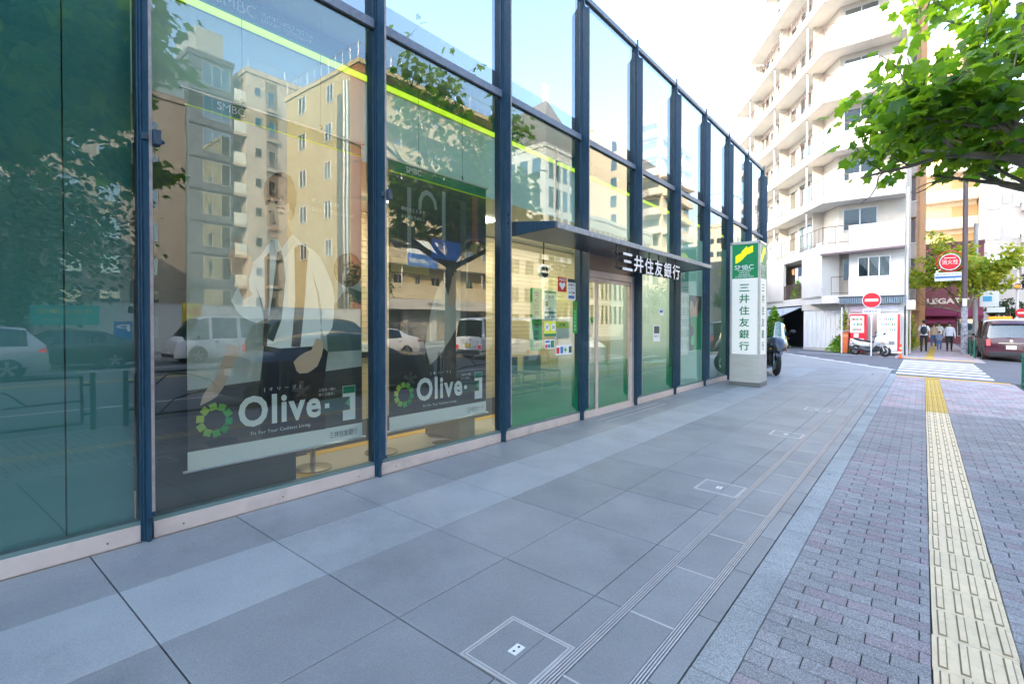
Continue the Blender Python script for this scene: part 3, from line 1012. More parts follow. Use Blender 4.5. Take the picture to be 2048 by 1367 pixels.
# entrance: frame, two sliding leaves
y0, y1 = YM(3) + 0.034, YM(4) - 0.034
s = MB()
s.box(-3.90, -3.79, y0, y1, 2.06, 2.16); s.box(-3.90, -3.79, y1 - 0.09, y1, 0.0, 2.06); s.box(-3.90, -3.79, y0, y0 + 0.03, 0.0, 2.06)
s.box(-3.92, -3.78, y0, y1, -0.01, 0.03)
dr = s.build('door_frame', sill_metal, bank, bevel=0.004)
s = MB(); s.box(-3.86, -3.81, y0, y1, 2.165, 2.60); s.build('door_head_panel', M('bronze_panel', (0.20, 0.15, 0.13), 0.4, 0.4, var=0.1), bank)
mid = y0 + 0.47
for (a, b_) in ((y0 + 0.03, mid - 0.004), (mid + 0.004, y1 - 0.09)):
    d = MB()
    d.box(-3.85, -3.815, a, a + 0.035, 0.03, 2.055); d.box(-3.85, -3.815, b_ - 0.035, b_, 0.03, 2.055)
    d.box(-3.85, -3.815, a + 0.035, b_ - 0.035, 2.0, 2.055); d.box(-3.85, -3.815, a + 0.035, b_ - 0.035, 0.03, 0.09)
    do = d.build('door_leaf', sill_metal, bank, bevel=0.003)
    g = MB(); g.box(-3.84, -3.828, a + 0.036, b_ - 0.036, 0.091, 1.999, 1); g.m[3] = 0
    g.build('door_glass', [G_SHOP, CLR], do)
    g = MB(); g.box(-3.8465, -3.8425, a + 0.036, b_ - 0.036, 0.092, 0.8); g.build('door_film', gm, do)
s = MB(); s.box(-3.86, -3.79, YM(4) - 0.034 - 0.0, YM(4) + 0.0, 0, 0.001)
for k in range(2):
    s = MB(); xx = -3.60 + 0.13 * k
    s.hexa([(xx, 6.35, zg(xx)), (xx + 0.012, 6.35, zg(xx)), (xx + 0.012, 8.5, zg(xx)), (xx, 8.5, zg(xx))], [(xx, 6.35, zg(xx) + 0.003), (xx + 0.012, 6.35, zg(xx) + 0.003), (xx + 0.012, 8.5, zg(xx) + 0.003), (xx, 8.5, zg(xx) + 0.003)])
    s.build('threshold_rail', drain_m, plaza)
# canopy over the entrance
can_d = M('canopy_soffit', (0.14, 0.15, 0.17), 0.35, 0.5, var=0.12, vscale=2)
cn = thing('entrance_canopy', 'thin dark steel canopy projecting over the bank entrance', 'canopy', (-3.5, 8, 2.5))
s = MB(); s.prism([(-3.765, 2.40), (-3.15, 2.425), (-3.15, 2.45), (-3.765, 2.45)], 'y', 4.66, 7.30); s.prism([(-3.765, 2.40), (-3.15, 2.425), (-3.15, 2.45), (-3.765, 2.45)], 'y', 7.31, 9.86)
s.build('soffit', can_d, cn)
s = MB(); s.box(-3.765, -3.135, 4.66, 9.86, 2.452, 2.475); s.build('deck', steel_blue, cn)
s = MB(); s.prism([(-3.76, 2.39), (-3.13, 2.42), (-3.13, 2.49), (-3.76, 2.56)], 'y', 4.62, 4.655); s.prism([(-3.76, 2.39), (-3.13, 2.42), (-3.13, 2.49), (-3.76, 2.56)], 'y', 9.865, 9.90)
s.build('end_plate', steel_blue, cn, bevel=0.003)
s = MB(); s.box(-3.15, -3.125, 4.66, 9.86, 2.42, 2.485); s.build('front_edge', M('canopy_edge', (0.34, 0.35, 0.37), 0.6, 0.2, var=0.3, vscale=15, dirt=((0.6, 0.6, 0.58), 20, 0.6)), cn, bevel=0.004)
# channel letters hung under the canopy
lt = thing('bank_name_sign', 'white raised letters spelling the bank name under the canopy edge', 'sign', (-3.13, 7.2, 2.2))
yb0 = 6.15
for k, ch in enumerate('三井住友銀行'):
    m1 = MB(); put_text(m1, ch, (-3.10, yb0 + 0.345 * k, 2.085), (0, 1, 0), (0, 0, 1), 0.30, 0.235, fat=0.018)
    m1.build('letter_face', M('letter_face_white', (0.80, 0.78, 0.80), 0.4), lt)
    m2 = MB(); put_text(m2, ch, (-3.135, yb0 + 0.345 * k, 2.085), (0, 1, 0), (0, 0, 1), 0.30, 0.235, fat=0.03, depth=0.03)
    m2.build('letter_side', black_p, lt)
s = MB(); s.box(-3.19, -3.17, 6.1, 8.2, 2.30, 2.33); s.box(-3.19, -3.17, 6.1, 8.2, 2.11, 2.13)
for k in range(7): s.box(-3.185, -3.17, 6.12 + 0.345 * k, 6.14 + 0.345 * k, 2.1, 2.43)
s.build('letter_rail', black_p, lt)

# ------------------------------------------------------------------ banners in the window
ink = {}
def I(name, c, r=0.55):
    if name not in ink: ink[name] = M('print_' + name, c, r)
    return ink[name]
def poly_on(x, pts, name, mat, parent):
    m = MB(); m.hexa([(x - 0.0002, a, b) for a, b in pts], [(x, a, b) for a, b in pts]); return m.build(name, mat, parent)
FIG = {
'trousers': ([(1.827,1.2),(2.292,1.185),(2.365,1.123),(2.317,0.805),(2.333,0.472),(1.806,0.488),(1.782,0.82)], (0.02,0.022,0.026)),
'arm_lower': ([(1.567,1.215),(1.657,1.19),(1.60,1.05),(1.531,0.898),(1.49,0.84),(1.444,0.814),(1.38,0.787),(1.399,0.862),(1.5,1.0)], (0.60,0.44,0.32)),
'shoe': ([(1.403,0.53),(1.508,0.54),(1.624,0.527),(1.631,0.49),(1.441,0.485)], (0.03,0.03,0.035)),
'body_behind': ([(2.348,1.369),(2.40,1.48),(2.443,1.55),(2.51,1.63),(2.582,1.679),(2.695,1.649),(2.691,1.127),(2.36,1.123)], (0.10,0.16,0.155)),
'head_behind': ([(2.445,1.74),(2.42,1.80),(2.426,1.867),(2.46,1.94),(2.524,1.972),(2.59,1.985),(2.644,1.967),(2.69,1.91),(2.695,1.846),(2.69,1.77),(2.663,1.728),(2.60,1.69),(2.532,1.684)], (0.08,0.07,0.055)),
'shirt': ([(1.802,1.879),(1.85,1.96),(1.898,2.005),(1.97,2.035),(2.059,2.073),(2.147,2.004),(2.23,1.975),(2.297,1.918),(2.37,1.78),(2.41,1.68),(2.425,1.584),(2.42,1.45),(2.404,1.331),(2.37,1.28),(2.329,1.26),(2.30,1.33),(2.292,1.177),(1.951,1.168),(1.826,1.192),(1.824,1.391),(1.77,1.37),(1.724,1.383),(1.67,1.41),(1.631,1.449),(1.59,1.529),(1.62,1.60),(1.676,1.688),(1.71,1.76),(1.745,1.824)], (0.95,0.97,0.95)),
'shirt_fold': ([(1.826,1.392),(1.835,1.45),(1.80,1.56),(1.76,1.66),(1.79,1.56),(1.815,1.45)], (0.36,0.42,0.40)),
'shirt_crease': ([(2.30,1.33),(2.31,1.45),(2.28,1.62),(2.22,1.80),(2.265,1.62),(2.29,1.45)], (0.34,0.40,0.38)),
'forearm': ([(1.674,1.539),(1.65,1.60),(1.633,1.663),(1.59,1.73),(1.572,1.797),(1.57,1.86),(1.593,1.908),(1.62,1.90),(1.622,1.99),(1.64,2.0),(1.65,1.90),(1.69,1.89),(1.728,1.871),(1.749,1.805),(1.73,1.75),(1.712,1.69),(1.72,1.63),(1.74,1.579)], (0.72,0.50,0.36)),
'neck': ([(1.91,2.069),(2.023,2.164),(2.047,2.056),(2.0,1.99),(1.969,1.951)], (0.58,0.40,0.28)),
'face': ([(1.854,2.276),(1.873,2.325),(2.016,2.353),(2.048,2.251),(2.04,2.20),(2.015,2.147),(1.97,2.07),(1.926,2.032),(1.89,2.034),(1.871,2.048),(1.862,2.09),(1.853,2.16),(1.842,2.20)], (0.80,0.58,0.44)),
'hair': ([(1.842,2.266),(1.828,2.37),(1.84,2.44),(1.875,2.487),(1.93,2.54),(1.985,2.551),(2.04,2.535),(2.067,2.49),(2.09,2.41),(2.082,2.317),(2.07,2.24),(2.048,2.183),(2.035,2.25),(2.024,2.314),(1.99,2.30),(1.96,2.345),(1.925,2.29),(1.89,2.335),(1.868,2.28)], (0.035,0.028,0.024)),
'tie': ([(1.933,1.931),(1.977,1.944),(1.995,1.709),(1.961,1.392),(1.896,1.221),(1.838,1.253),(1.891,1.586)], (0.05,0.09,0.08)),
'shoulder_strap': ([(2.071,1.971),(2.10,1.995),(2.13,2.002),(2.17,1.99),(2.19,1.96),(2.17,1.76),(2.157,1.557),(2.116,1.174),(2.04,1.177),(2.076,1.554)], (0.12,0.085,0.05)),
'strap_behind': ([(1.832,1.867),(1.87,1.909),(1.867,1.546),(1.846,1.191),(1.815,1.192),(1.833,1.545)], (0.10,0.07,0.045)),
'collar': ([(2.047,2.072),(2.08,2.012),(1.98,1.866),(1.957,1.942)], (0.75,0.80,0.78)),
'collar_far': ([(1.898,2.013),(1.926,2.024),(1.965,1.943),(1.917,1.906)], (0.72,0.77,0.75)),
'hand': ([(2.056,1.056),(2.08,1.08),(2.107,1.102),(2.16,1.13),(2.211,1.146),(2.256,1.244),(2.30,1.23),(2.319,1.167),(2.30,1.09),(2.263,1.01),(2.21,0.975),(2.157,0.952),(2.11,0.955),(2.081,0.982)], (0.74,0.52,0.37)),
'handbag': ([(2.051,0.944),(2.10,0.96),(2.313,0.957),(2.333,0.506),(2.069,0.515)], (0.045,0.03,0.022)),
'brow': ([(1.925,2.268),(1.975,2.278),(1.995,2.265),(1.993,2.257),(1.96,2.264),(1.925,2.258)], (0.06,0.045,0.035)),
'eye': ([(1.935,2.225),(1.955,2.238),(1.98,2.236),(1.99,2.222),(1.965,2.216)], (0.04,0.03,0.03)),
'eye_far': ([(1.862,2.222),(1.872,2.233),(1.885,2.222),(1.873,2.217)], (0.04,0.03,0.03)),
'nose_shade': ([(1.893,2.215),(1.905,2.15),(1.885,2.135),(1.905,2.128),(1.925,2.14),(1.91,2.17)], (0.40,0.27,0.19)),
'lips': ([(1.872,2.098),(1.895,2.106),(1.925,2.104),(1.955,2.093),(1.925,2.081),(1.89,2.08)], (0.38,0.17,0.14)),
'ear': ([(2.02,2.25),(2.04,2.265),(2.055,2.24),(2.045,2.19),(2.025,2.18)], (0.50,0.35,0.25)),
}
GR = [(0.0,0.30,0.08),(0.02,0.36,0.10),(0.10,0.42,0.08),(0.20,0.48,0.08),(0.30,0.54,0.08),(0.45,0.62,0.09),(0.55,0.66,0.10),(0.38,0.58,0.09),(0.22,0.5,0.09),(0.08,0.42,0.1)]
def banner(ya, yb, ztop, zbot, label, fig, foot_text):
    x = -3.93
    w = yb - ya
    t = thing('window_banner', label, 'banner', (x, (ya + yb) / 2, zbot))
    s = MB(); s.box(x - 0.003, x, ya, yb, zbot, ztop); s.build('cloth', print_dark, t)
    s = MB(); s.box(x, x + 0.0012, ya, yb, ztop - 0.105, ztop); s.build('green_header', green_dk, t)
    s = MB(); s.box(x, x + 0.0016, ya, yb, ztop - 0.118, ztop - 0.105); s.build('lime_line', lime, t)
    s = MB(); s.box(x, x + 0.0012, ya, yb, zbot, zbot + 0.135); s.build('white_foot', print_white, t)
    for z, nm in ((ztop, 'top_rod'), (zbot, 'bottom_rod')):
        s = MB(); s.cyl((x, ya - 0.03, z), (x, yb + 0.03, z), 0.011, n=10); s.build(nm, M('rod_aluminium', (0.7, 0.7, 0.7), 0.35, 0.8), t, smooth='auto')
    s = MB()
    for yy in (ya + w * 0.27, ya + w * 0.72):
        s.cyl((x, yy, ztop), (x, yy, 3.9), 0.002, n=4); s.tube([(x, yy, ztop + 0.01), (x, yy + 0.012, ztop + 0.03), (x, yy, ztop + 0.06), (x, yy - 0.01, ztop + 0.04)], 0.004, 5)
    s.build('hanging_wire', black_p, t)
    s = MB()
    put_text(s, 'SMBC', (x + 0.0135, ya + 0.20, ztop - 0.082), (0, 1, 0), (0, 0, 1), 0.19, 0.055)
    put_text(s, 'Olive', (x + 0.0135, ya + 0.33 * w / 1.4, zbot + 0.245), (0, 1, 0), (0, 0, 1), 0.66 * w / 1.4, 0.235, spacing=1.12, fat=0.03)
    put_text(s, 'Fit For Your Cashless Living.', (x + 0.0135, ya + 0.42 * w / 1.4, zbot + 0.175), (0, 1, 0), (0, 0, 1), 0.48 * w / 1.4, 0.034, spacing=1.2)
    put_text(s, '[  オ  リ  ー  ブ  ]', (x + 0.0135, ya + 0.52 * w / 1.4, zbot + 0.50), (0, 1, 0), (0, 0, 1), 0.29 * w / 1.4, 0.032)
    if fig:
        put_text(s, '君のことは', (x + 0.0135, 2.215, 2.36), (0, 1, 0), (0, 0, 1), 0.26, 0.035)
        put_text(s, 'なんとなくでいいんだっけ', (x + 0.0135, 2.215, 2.29), (0, 1, 0), (0, 0, 1), 0.40, 0.035)
    else:
        put_text(s, '明日のことまで', (x + 0.0135, 3.14, 2.46), (0, 1, 0), (0, 0, 1), 0.30, 0.035)
        put_text(s, 'よく考えてみた', (x + 0.0135, 3.14, 2.39), (0, 1, 0), (0, 0, 1), 0.26, 0.035)
    put_text(s, '人生を一緒に', (x + 0.0135, yb - 0.43 * w / 1.4, zbot + 0.455), (0, 1, 0), (0, 0, 1), 0.16, 0.026)
    put_text(s, '歩く口座を。', (x + 0.0135, yb - 0.43 * w / 1.4, zbot + 0.415), (0, 1, 0), (0, 0, 1), 0.15, 0.026)
    s.build('white_print', print_white, t)
    s = MB()
    put_text(s, foot_text, (x + 0.0135, yb - 0.33, zbot + 0.045), (0, 1, 0), (0, 0, 1), 0.27, 0.055)
    s.build('dark_print', ink_dark, t)
    # ring of ten squares
    cy, cz, r = ya + 0.17 * w / 1.4, zbot + 0.335, 0.096
    for k in range(10):
        a = math.pi / 2 + 0.1 - 2 * math.pi * k / 10 * -1
        pc = (cy + r * math.cos(a), cz + r * math.sin(a)); h = 0.025
        rr_ = a + 0.15
        c = [(pc[0] + h * math.cos(rr_ + q) * 1.41, pc[1] + h * math.sin(rr_ + q) * 1.41) for q in (math.pi / 4, 3 * math.pi / 4, 5 * math.pi / 4, 7 * math.pi / 4)]
        poly_on(x + 0.0137, c, 'logo_square', I('ring%d' % k, GR[(k + 4) % 10]), t)
    # smartphone and card
    s = MB(); a = yb - 0.205; z = zbot + 0.18
    s.box(x + 0.013, x + 0.0145, a, a + 0.125, z, z + 0.30); ph = s.build('phone', print_white, t)
    s = MB(); s.box(x + 0.013, x + 0.0153, a + 0.004, a + 0.121, z + 0.235, z + 0.296); s.build('phone_header', ink_green, ph)
    s = MB(); s.box(x + 0.013, x + 0.0161, a - 0.2, a + 0.07, z + 0.09, z + 0.205); cdd = s.build('card', I('card', (0.03, 0.09, 0.075)), t)
    s = MB(); s.box(x + 0.013, x + 0.0169, a - 0.17, a - 0.13, z + 0.13, z + 0.17); s.build('card_chip', print_white, cdd)
    poly_on(x + 0.0171, [(a + 0.02, z + 0.15), (a + 0.07, z + 0.20), (a + 0.07, z + 0.12)], 'card_mark', I('cardmark', (0.1, 0.4, 0.2)), cdd)
    return t
print_bg = M('print_soft_background', (0.44, 0.48, 0.44), 0.55, var=0.25, vscale=1.7)
b1 = banner(1.30, 2.70, 2.97, 0.34, 'hanging banner of a young man in white shirt and tie, behind the left pane', True, '三井住友銀行')
k = 0
for nm, (pts, c) in FIG.items():
    k += 1
    if nm in ('hand',): pass
    poly_on(-3.9290 + 0.00042 * k, pts, nm, I(nm, c), b1)
for yy, zz, cc in ((1.45, 1.9, 0), ): pass
poly_on(-3.9292, [(1.302, 0.475), (2.698, 0.475), (2.698, 0.98), (1.302, 0.90)], 'ground_tone', I('groundtone', (0.075, 0.07, 0.06)), b1)
poly_on(-3.9296, [(1.302, 0.901), (2.698, 0.981), (2.698, 2.85), (1.302, 2.85)], 'soft_background', print_bg, b1)
b2 = banner(3.00, 4.37, 2.92, 0.34, 'hanging banner of a man raising a phone before arches, behind the second pane', False, '三井住友カード')
F2 = {'sleeve': ([(3.446,1.148),(3.48,1.32),(3.528,1.505),(3.60,1.70),(3.683,1.824),(3.74,1.73),(3.783,1.618),(3.86,1.76),(3.935,1.906),(4.0,2.02),(4.076,2.05),(4.07,1.85),(4.042,1.627),(3.917,1.351),(3.80,1.20),(3.694,1.088),(3.60,1.0),(3.512,0.941)], (0.40,0.42,0.36)),
 'hand': ([(3.747,1.553),(3.77,1.66),(3.814,1.8),(3.83,1.88),(3.85,1.87),(3.86,1.93),(3.889,1.91),(3.91,1.95),(3.94,1.93),(3.981,1.909),(3.96,1.78),(3.934,1.678),(3.842,1.555)], (0.50,0.36,0.24)),
 'arch': ([(3.36,2.50),(3.365,2.60),(3.40,2.68),(3.467,2.721),(3.54,2.70),(3.60,2.63),(3.616,2.545),(3.58,2.54),(3.56,2.62),(3.52,2.66),(3.467,2.67),(3.43,2.64),(3.41,2.60),(3.40,2.507)], (0.34,0.36,0.34)),
 'arch_post': ([(3.22,2.70),(3.27,2.70),(3.27,2.0),(3.22,2.0)], (0.28,0.30,0.29)),
 'arch_post_right': ([(3.68,2.75),(3.73,2.75),(3.73,2.2),(3.68,2.2)], (0.30,0.33,0.32)),
 'red_column': ([(4.14,2.79),(4.23,2.79),(4.23,2.26),(4.14,2.26)], (0.26,0.10,0.08)),
 'column_foot': ([(4.11,2.26),(4.27,2.26),(4.29,2.18),(4.10,2.18)], (0.14,0.09,0.08)),
 'pillar_dark': ([(3.95,2.7),(4.04,2.7),(4.04,1.2),(3.95,1.2)], (0.09,0.11,0.11)),
 'blue_poster': ([(3.53,2.24),(3.95,2.24),(3.95,2.04),(3.53,2.04)], (0.04,0.14,0.42)),
 'wall_yellow': ([(3.02,2.0),(3.5,2.0),(3.5,1.86),(3.02,1.86)], (0.26,0.22,0.09)),
}
k = 0
for nm, (pts, c) in F2.items():
    k += 1
    poly_on(-3.9290 + 0.00042 * k, pts, nm, I('b_' + nm, c), b2)

# ------------------------------------------------------------------ stickers, notices and things inside
def notice(name, label, y0, y1, z0, z1, mat, x=-3.7985, items=(), cat='notice', parent=None):
    t = thing(name, label, cat, (x, (y0 + y1) / 2, z0))
    s = MB(); s.box(x - 0.0005, x + 0.0008, y0, y1, z0, z1); s.build('sheet', mat, t)
    k = 0
    for it in items:
        k += 1
        s = MB()
        if it[0] == 't': put_text(s, it[1], (x + 0.0014 + 0.0002 * k, it[2], it[3]), (0, 1, 0), (0, 0, 1), it[4], it[5], fat=0.01); s.build('print', it[6], t)
        else: s.box(x, x + 0.0008 + 0.0002 * k, it[1], it[2], it[3], it[4]); s.build('printed_box', it[5], t)
    return t
red_i = I('red', (0.62, 0.02, 0.03)); blue_i = I('blue', (0.05, 0.16, 0.45)); yel_i = I('yellow', (0.75, 0.80, 0.06)); gr_i = I('leaf_green', (0.04, 0.45, 0.07)); org_i = I('orange', (0.7, 0.25, 0.05))
ink_p = MATS['print_white']
t = notice('aed_sticker', 'square red sticker with a white heart, high on the pane left of the door', 5.66, 5.87, 1.80, 2.0, red_i, cat='sticker', items=[('t', 'AED', 5.68, 1.945, 0.17, 0.04, ink_p)])
hs = [(5.765, 1.825), (5.69, 1.89), (5.695, 1.92), (5.73, 1.932), (5.765, 1.91), (5.80, 1.932), (5.835, 1.92), (5.84, 1.89)]
poly_on(-3.7968, hs, 'heart', ink_p, t)
notice('blue_topped_notice', 'white notice with a dark blue head and text beside the red heart sticker', 5.90, 6.10, 1.70, 1.99, print_white, items=[('b', 5.90, 6.10, 1.94, 1.99, ink_dark), ('t', '両替機', 5.92, 1.89, 0.16, 0.035, ink_dark), ('t', 'システム', 5.92, 1.84, 0.16, 0.035, ink_dark), ('t', 'ATM', 5.92, 1.78, 0.15, 0.04, ink_dark), ('b', 5.92, 6.07, 1.72, 1.76, blue_i)])
t = notice('green_hanging_notice', 'tall bright green notice with vertical black text in the pane left of the door', 5.09, 5.34, 1.03, 1.82, gr_i, x=-3.83)
s = MB()
for q, ch in enumerate('宝くじ売り場営業中'):
    put_text(s, ch, (-3.827, 5.17, 1.72 - 0.083 * q), (0, 1, 0), (0, 0, 1), 0.10, 0.065, fat=0.02)
s.build('vertical_print', ink_dark, t)
notice('pale_service_notice', 'pale service sheet with small text beside the tall green notice', 5.37, 5.66, 1.41, 1.81, I('pale', (0.62, 0.74, 0.72)), x=-3.82, items=[('b', 5.38, 5.65, 1.77, 1.80, ink_green), ('t', 'ご案内', 5.40, 1.70, 0.2, 0.04, ink_dark), ('b', 5.40, 5.46, 1.60, 1.66, ink_dark), ('b', 5.38, 5.65, 1.50, 1.53, ink_green), ('t', '店舗', 5.40, 1.55, 0.1, 0.03, ink_dark), ('b', 5.38, 5.50, 1.43, 1.47, ink_green), ('b', 5.53, 5.64, 1.43, 1.47, ink_green)])
t = notice('opening_hours_sticker', 'yellow sticker giving opening hours 07 to 24 on two clock faces', 5.345, 5.615, 1.22, 1.40, yel_i, x=-3.7985, cat='sticker', items=[('b', 5.345, 5.615, 1.205, 1.24, ink_green)])
for yy, tx in ((5.41, '07'), (5.55, '24')):
    s = MB(); s.disc((-3.7970, yy, 1.325), (1, 0, 0), 0.052); s.build('clock_face', print_white, t)
    s = MB(); put_text(s, tx, (-3.7955, yy - 0.028, 1.302), (0, 1, 0), (0, 0, 1), 0.056, 0.045, fat=0.02); s.build('number', ink_dark, t)
notice('atm_notice', 'white panel with lime green ATM heading low in the pane', 5.62, 6.0, 1.17, 1.40, I('palegrey', (0.6, 0.66, 0.62)), x=-3.83, items=[('b', 5.62, 6.0, 1.31, 1.40, I('limehead', (0.42, 0.62, 0.04))), ('t', 'ATM', 5.74, 1.335, 0.14, 0.04, ink_dark)])
t = notice('green_edge_sticker', 'narrow bright green vertical sticker with white text by the fin left of the door', 6.03, 6.15, 1.24, 1.68, gr_i, cat='sticker')
s = MB()
for q, ch in enumerate('防犯カメラ作動中'):
    put_text(s, ch, (-3.796, 6.065, 1.62 - 0.05 * q), (0, 1, 0), (0, 0, 1), 0.05, 0.038, mi=0 if q > 1 else 1)
s.build('vertical_print', [print_white, red_i], t)
notice('icon_strip', 'white strip of red, blue and green pictograms low on the pane', 5.61, 6.01, 0.95, 1.08, print_white, cat='sticker', items=[('b', 5.625, 5.70, 0.97, 1.05, red_i), ('b', 5.72, 5.79, 0.97, 1.06, blue_i), ('b', 5.83, 5.855, 0.975, 1.055, gr_i), ('b', 5.807, 5.878, 1.003, 1.028, gr_i), ('b', 5.93, 6.0, 0.97, 1.06, ink_dark)])
notice('small_icon_sticker', 'small blue and red pictogram sticker under the opening hours', 5.36, 5.58, 1.045, 1.165, print_white, cat='sticker', items=[('b', 5.37, 5.47, 1.12, 1.15, blue_i), ('b', 5.37, 5.42, 1.055, 1.10, red_i), ('b', 5.43, 5.48, 1.055, 1.10, blue_i), ('b', 5.49, 5.57, 1.055, 1.15, ink_green)])
notice('white_card_notice', 'small white card notice with a photo in the pane right of the door', 8.75, 9.05, 1.05, 1.35, print_white, items=[('b', 8.78, 9.02, 1.20, 1.33, ink_dark), ('t', 'お知らせ', 8.78, 1.13, 0.22, 0.04, ink_green)])
notice('blue_square_sticker', 'small blue and white square sticker high in the pane right of the door', 9.0, 9.2, 1.53, 1.66, print_white, cat='sticker', items=[('b', 9.03, 9.17, 1.58, 1.63, blue_i)])
notice('lime_label', 'lime green label on the left door leaf', 6.34, 6.42, 1.38, 1.78, I('limel', (0.55, 0.68, 0.05)), x=-3.8265)
notice('door_sticker', 'small round blue sticker low on the left door leaf', 6.36, 6.50, 0.92, 1.04, print_white, x=-3.8265, cat='sticker', items=[('b', 6.38, 6.48, 0.95, 0.98, blue_i)])
# wall clock on the inner wall
t = thing('wall_clock', 'round dark wall clock inside, above the notices left of the door', 'clock', (-5.0, 7.0, 2.3))
s = MB(); s.box(-5.4, -4.95, 6.9, 7.3, 2.2, 2.95); 
s = MB(); s.cyl((-4.55, 6.35, 2.17), (-4.50, 6.35, 2.17), 0.11, n=24); s.build('case', print_white, t)
s = MB(); s.disc((-4.498, 6.35, 2.17), (1, 0, 0), 0.095); s.build('face', ink_dark, t)
s = MB(); s.box(-4.498, -4.494, 6.347, 6.353, 2.17, 2.24); s.box(-4.498, -4.494, 6.35, 6.40, 2.167, 2.173); s.build('hand', print_white, t)
s = MB(); s.cyl((-4.525, 6.35, 2.28), (-4.525, 6.35, 2.95), 0.012); s.build('hanger', black_p, t)
# waiting chairs
chair_f = M('chair_frame_grey', (0.35, 0.38, 0.40), 0.4, 0.5); chair_s = M('chair_seat_blue', (0.10, 0.13, 0.22), 0.6)
def chair(x, y, label):
    t = thing('waiting_chair', label, 'chair', (x, y, 0.012), 'waiting chairs inside the bank')
    s = MB(); s.box(x - 0.22, x + 0.22, y - 0.23, y + 0.23, 0.40, 0.45); s.build('seat', chair_s, t, bevel=0.015)
    s = MB(); s.box(x - 0.22, x - 0.18, y - 0.23, y + 0.23, 0.55, 0.86); s.build('backrest', chair_s, t, bevel=0.015)
    for a, b in ((-1, -1), (1, -1), (1, 1), (-1, 1)):
        s = MB(); s.cyl((x + 0.2 * a, y + 0.22 * b, 0.012), (x + 0.2 * a, y + 0.22 * b, 0.86 if a < 0 else 0.62), 0.014, n=8); s.build('leg', chair_f, t)
    for b in (-1, 1):
        s = MB(); s.cyl((x - 0.2, y + 0.22 * b, 0.62), (x + 0.2, y + 0.22 * b, 0.62), 0.016, n=8); s.build('armrest', chair_f, t)
chair(-4.75, 6.0, 'grey framed waiting chair with blue seat, nearer the glass behind the green film')
chair(-4.75, 6.62, 'grey framed waiting chair with blue seat, beside another and nearer the door')
t = thing('cash_machine', 'white cash machine cabinet with a green top stripe inside the door', 'cash machine', (-4.9, 8.2, 0.012))
s = MB(); s.prism([(-5.3, 0.012), (-4.6, 0.012), (-4.6, 0.95), (-4.85, 1.1), (-4.85, 1.5), (-5.3, 1.5)], 'y', 7.9, 8.5); s.build('cabinet', white_p, t, bevel=0.02)
s = MB(); s.box(-4.86, -4.842, 7.9, 8.5, 1.40, 1.5); s.build('green_band', gr_i, t)
s = MB(); s.box(-4.86, -4.842, 8.0, 8.4, 1.13, 1.36); s.build('screen', ink_dark, t)
# queue posts
metal_b = M('post_chrome', (0.45, 0.42, 0.36), 0.25, 0.9)
def qpost(x, y, label, h=0.9):
    t = thing('queue_post', label, 'queue post', (x, y, 0.012), 'queue posts inside the bank')
    s = MB(); s.tube([(x, y, 0.012), (x, y, 0.026), (x, y, 0.04), (x, y, 0.045)], [0.17, 0.17, 0.12, 0.03], 28); s.build('base', metal_b, t, smooth='auto')
    s = MB(); s.cyl((x, y, 0.04), (x, y, h), 0.024, n=14); s.build('post', metal_b, t, smooth='auto')
    s = MB(); s.cyl((x, y, h - 0.08), (x, y, h + 0.02), 0.034, n=14); s.build('belt_head', black_p, t, smooth='auto')
qpost(-4.42, 2.50, 'chrome queue post with round base, behind the banner of the young man')
qpost(-4.42, 3.27, 'chrome queue post with round base, behind the left edge of the second banner')
qpost(-4.55, 4.25, 'chrome queue post with round base, behind the right edge of the second banner')
s = MB(); s.disc((-4.25, 4.0, 0.014), (0, 0, 1), 0.13); s.build('floor_marker', M('floor_marker_brown', (0.13, 0.11, 0.07), 0.5), bank)
s = MB(); s.box(-5.0, -4.85, 2.75, 6.0, 0.0125, 0.0145); s.box(-4.7, -4.0, 2.30, 2.42, 0.0125, 0.0145); s.build('floor_guide_strip', M('guide_yellow', (0.6, 0.36, 0.04), 0.6), bank)
s = MB(); s.box(-4.2, -3.9, 1.03, 2.26, 0.0122, 0.0142); s.build('floor_mat', M('mat_charcoal', (0.05, 0.055, 0.055), 0.9), bank)
t = thing('wall_display', 'small white and black display on the cream wall at the edge of the left pane', 'display', (-6.08, 4.2, 0.9))
s = MB(); s.box(-6.098, -6.06, 4.0, 4.5, 0.98, 1.10); s.build('panel', print_white, t)
s = MB(); s.box(-6.098, -6.05, 4.0, 4.5, 0.90, 0.975); s.build('base', black_p, t)
s = MB(); put_text(s, 'プレミアム', (-6.0585, 4.05, 1.02), (0, 1, 0), (0, 0, 1), 0.35, 0.04); s.build('print', ink_dark, t)
# sign hung in the seventh bay with its green picture poster
t = thing('hanging_name_panel', 'white vertical bank name panel hung behind the glass right of the entrance', 'sign', (-3.84, 9.85, 0.73))
s = MB(); s.box(-3.8145, -3.8125, 9.78, 10.55, 0.74, 2.02); s.build('white_panel', print_white, t)
s = MB(); s.box(-3.8145, -3.8125, 9.78, 10.55, 2.02, 2.55); s.build('green_panel', I('teal', (0.02, 0.24, 0.2)), t)
s = MB()
for q, ch in enumerate('三井住友銀行'):
    put_text(s, ch, (-3.8118, 9.95, 1.80 - 0.20 * q), (0, 1, 0), (0, 0, 1), 0.16, 0.14, fat=0.01, mirror=True)
s.build('green_print', ink_green, t)
s = MB(); put_text(s, 'SMBC', (-3.8118, 9.9, 2.30), (0, 1, 0), (0, 0, 1), 0.45, 0.13, mirror=True); s.build('white_print', print_white, t)
t = thing('picture_poster', 'poster of a hand gesture over a green jacket, right of the white name panel', 'poster', (-3.84, 10.95, 0.8))
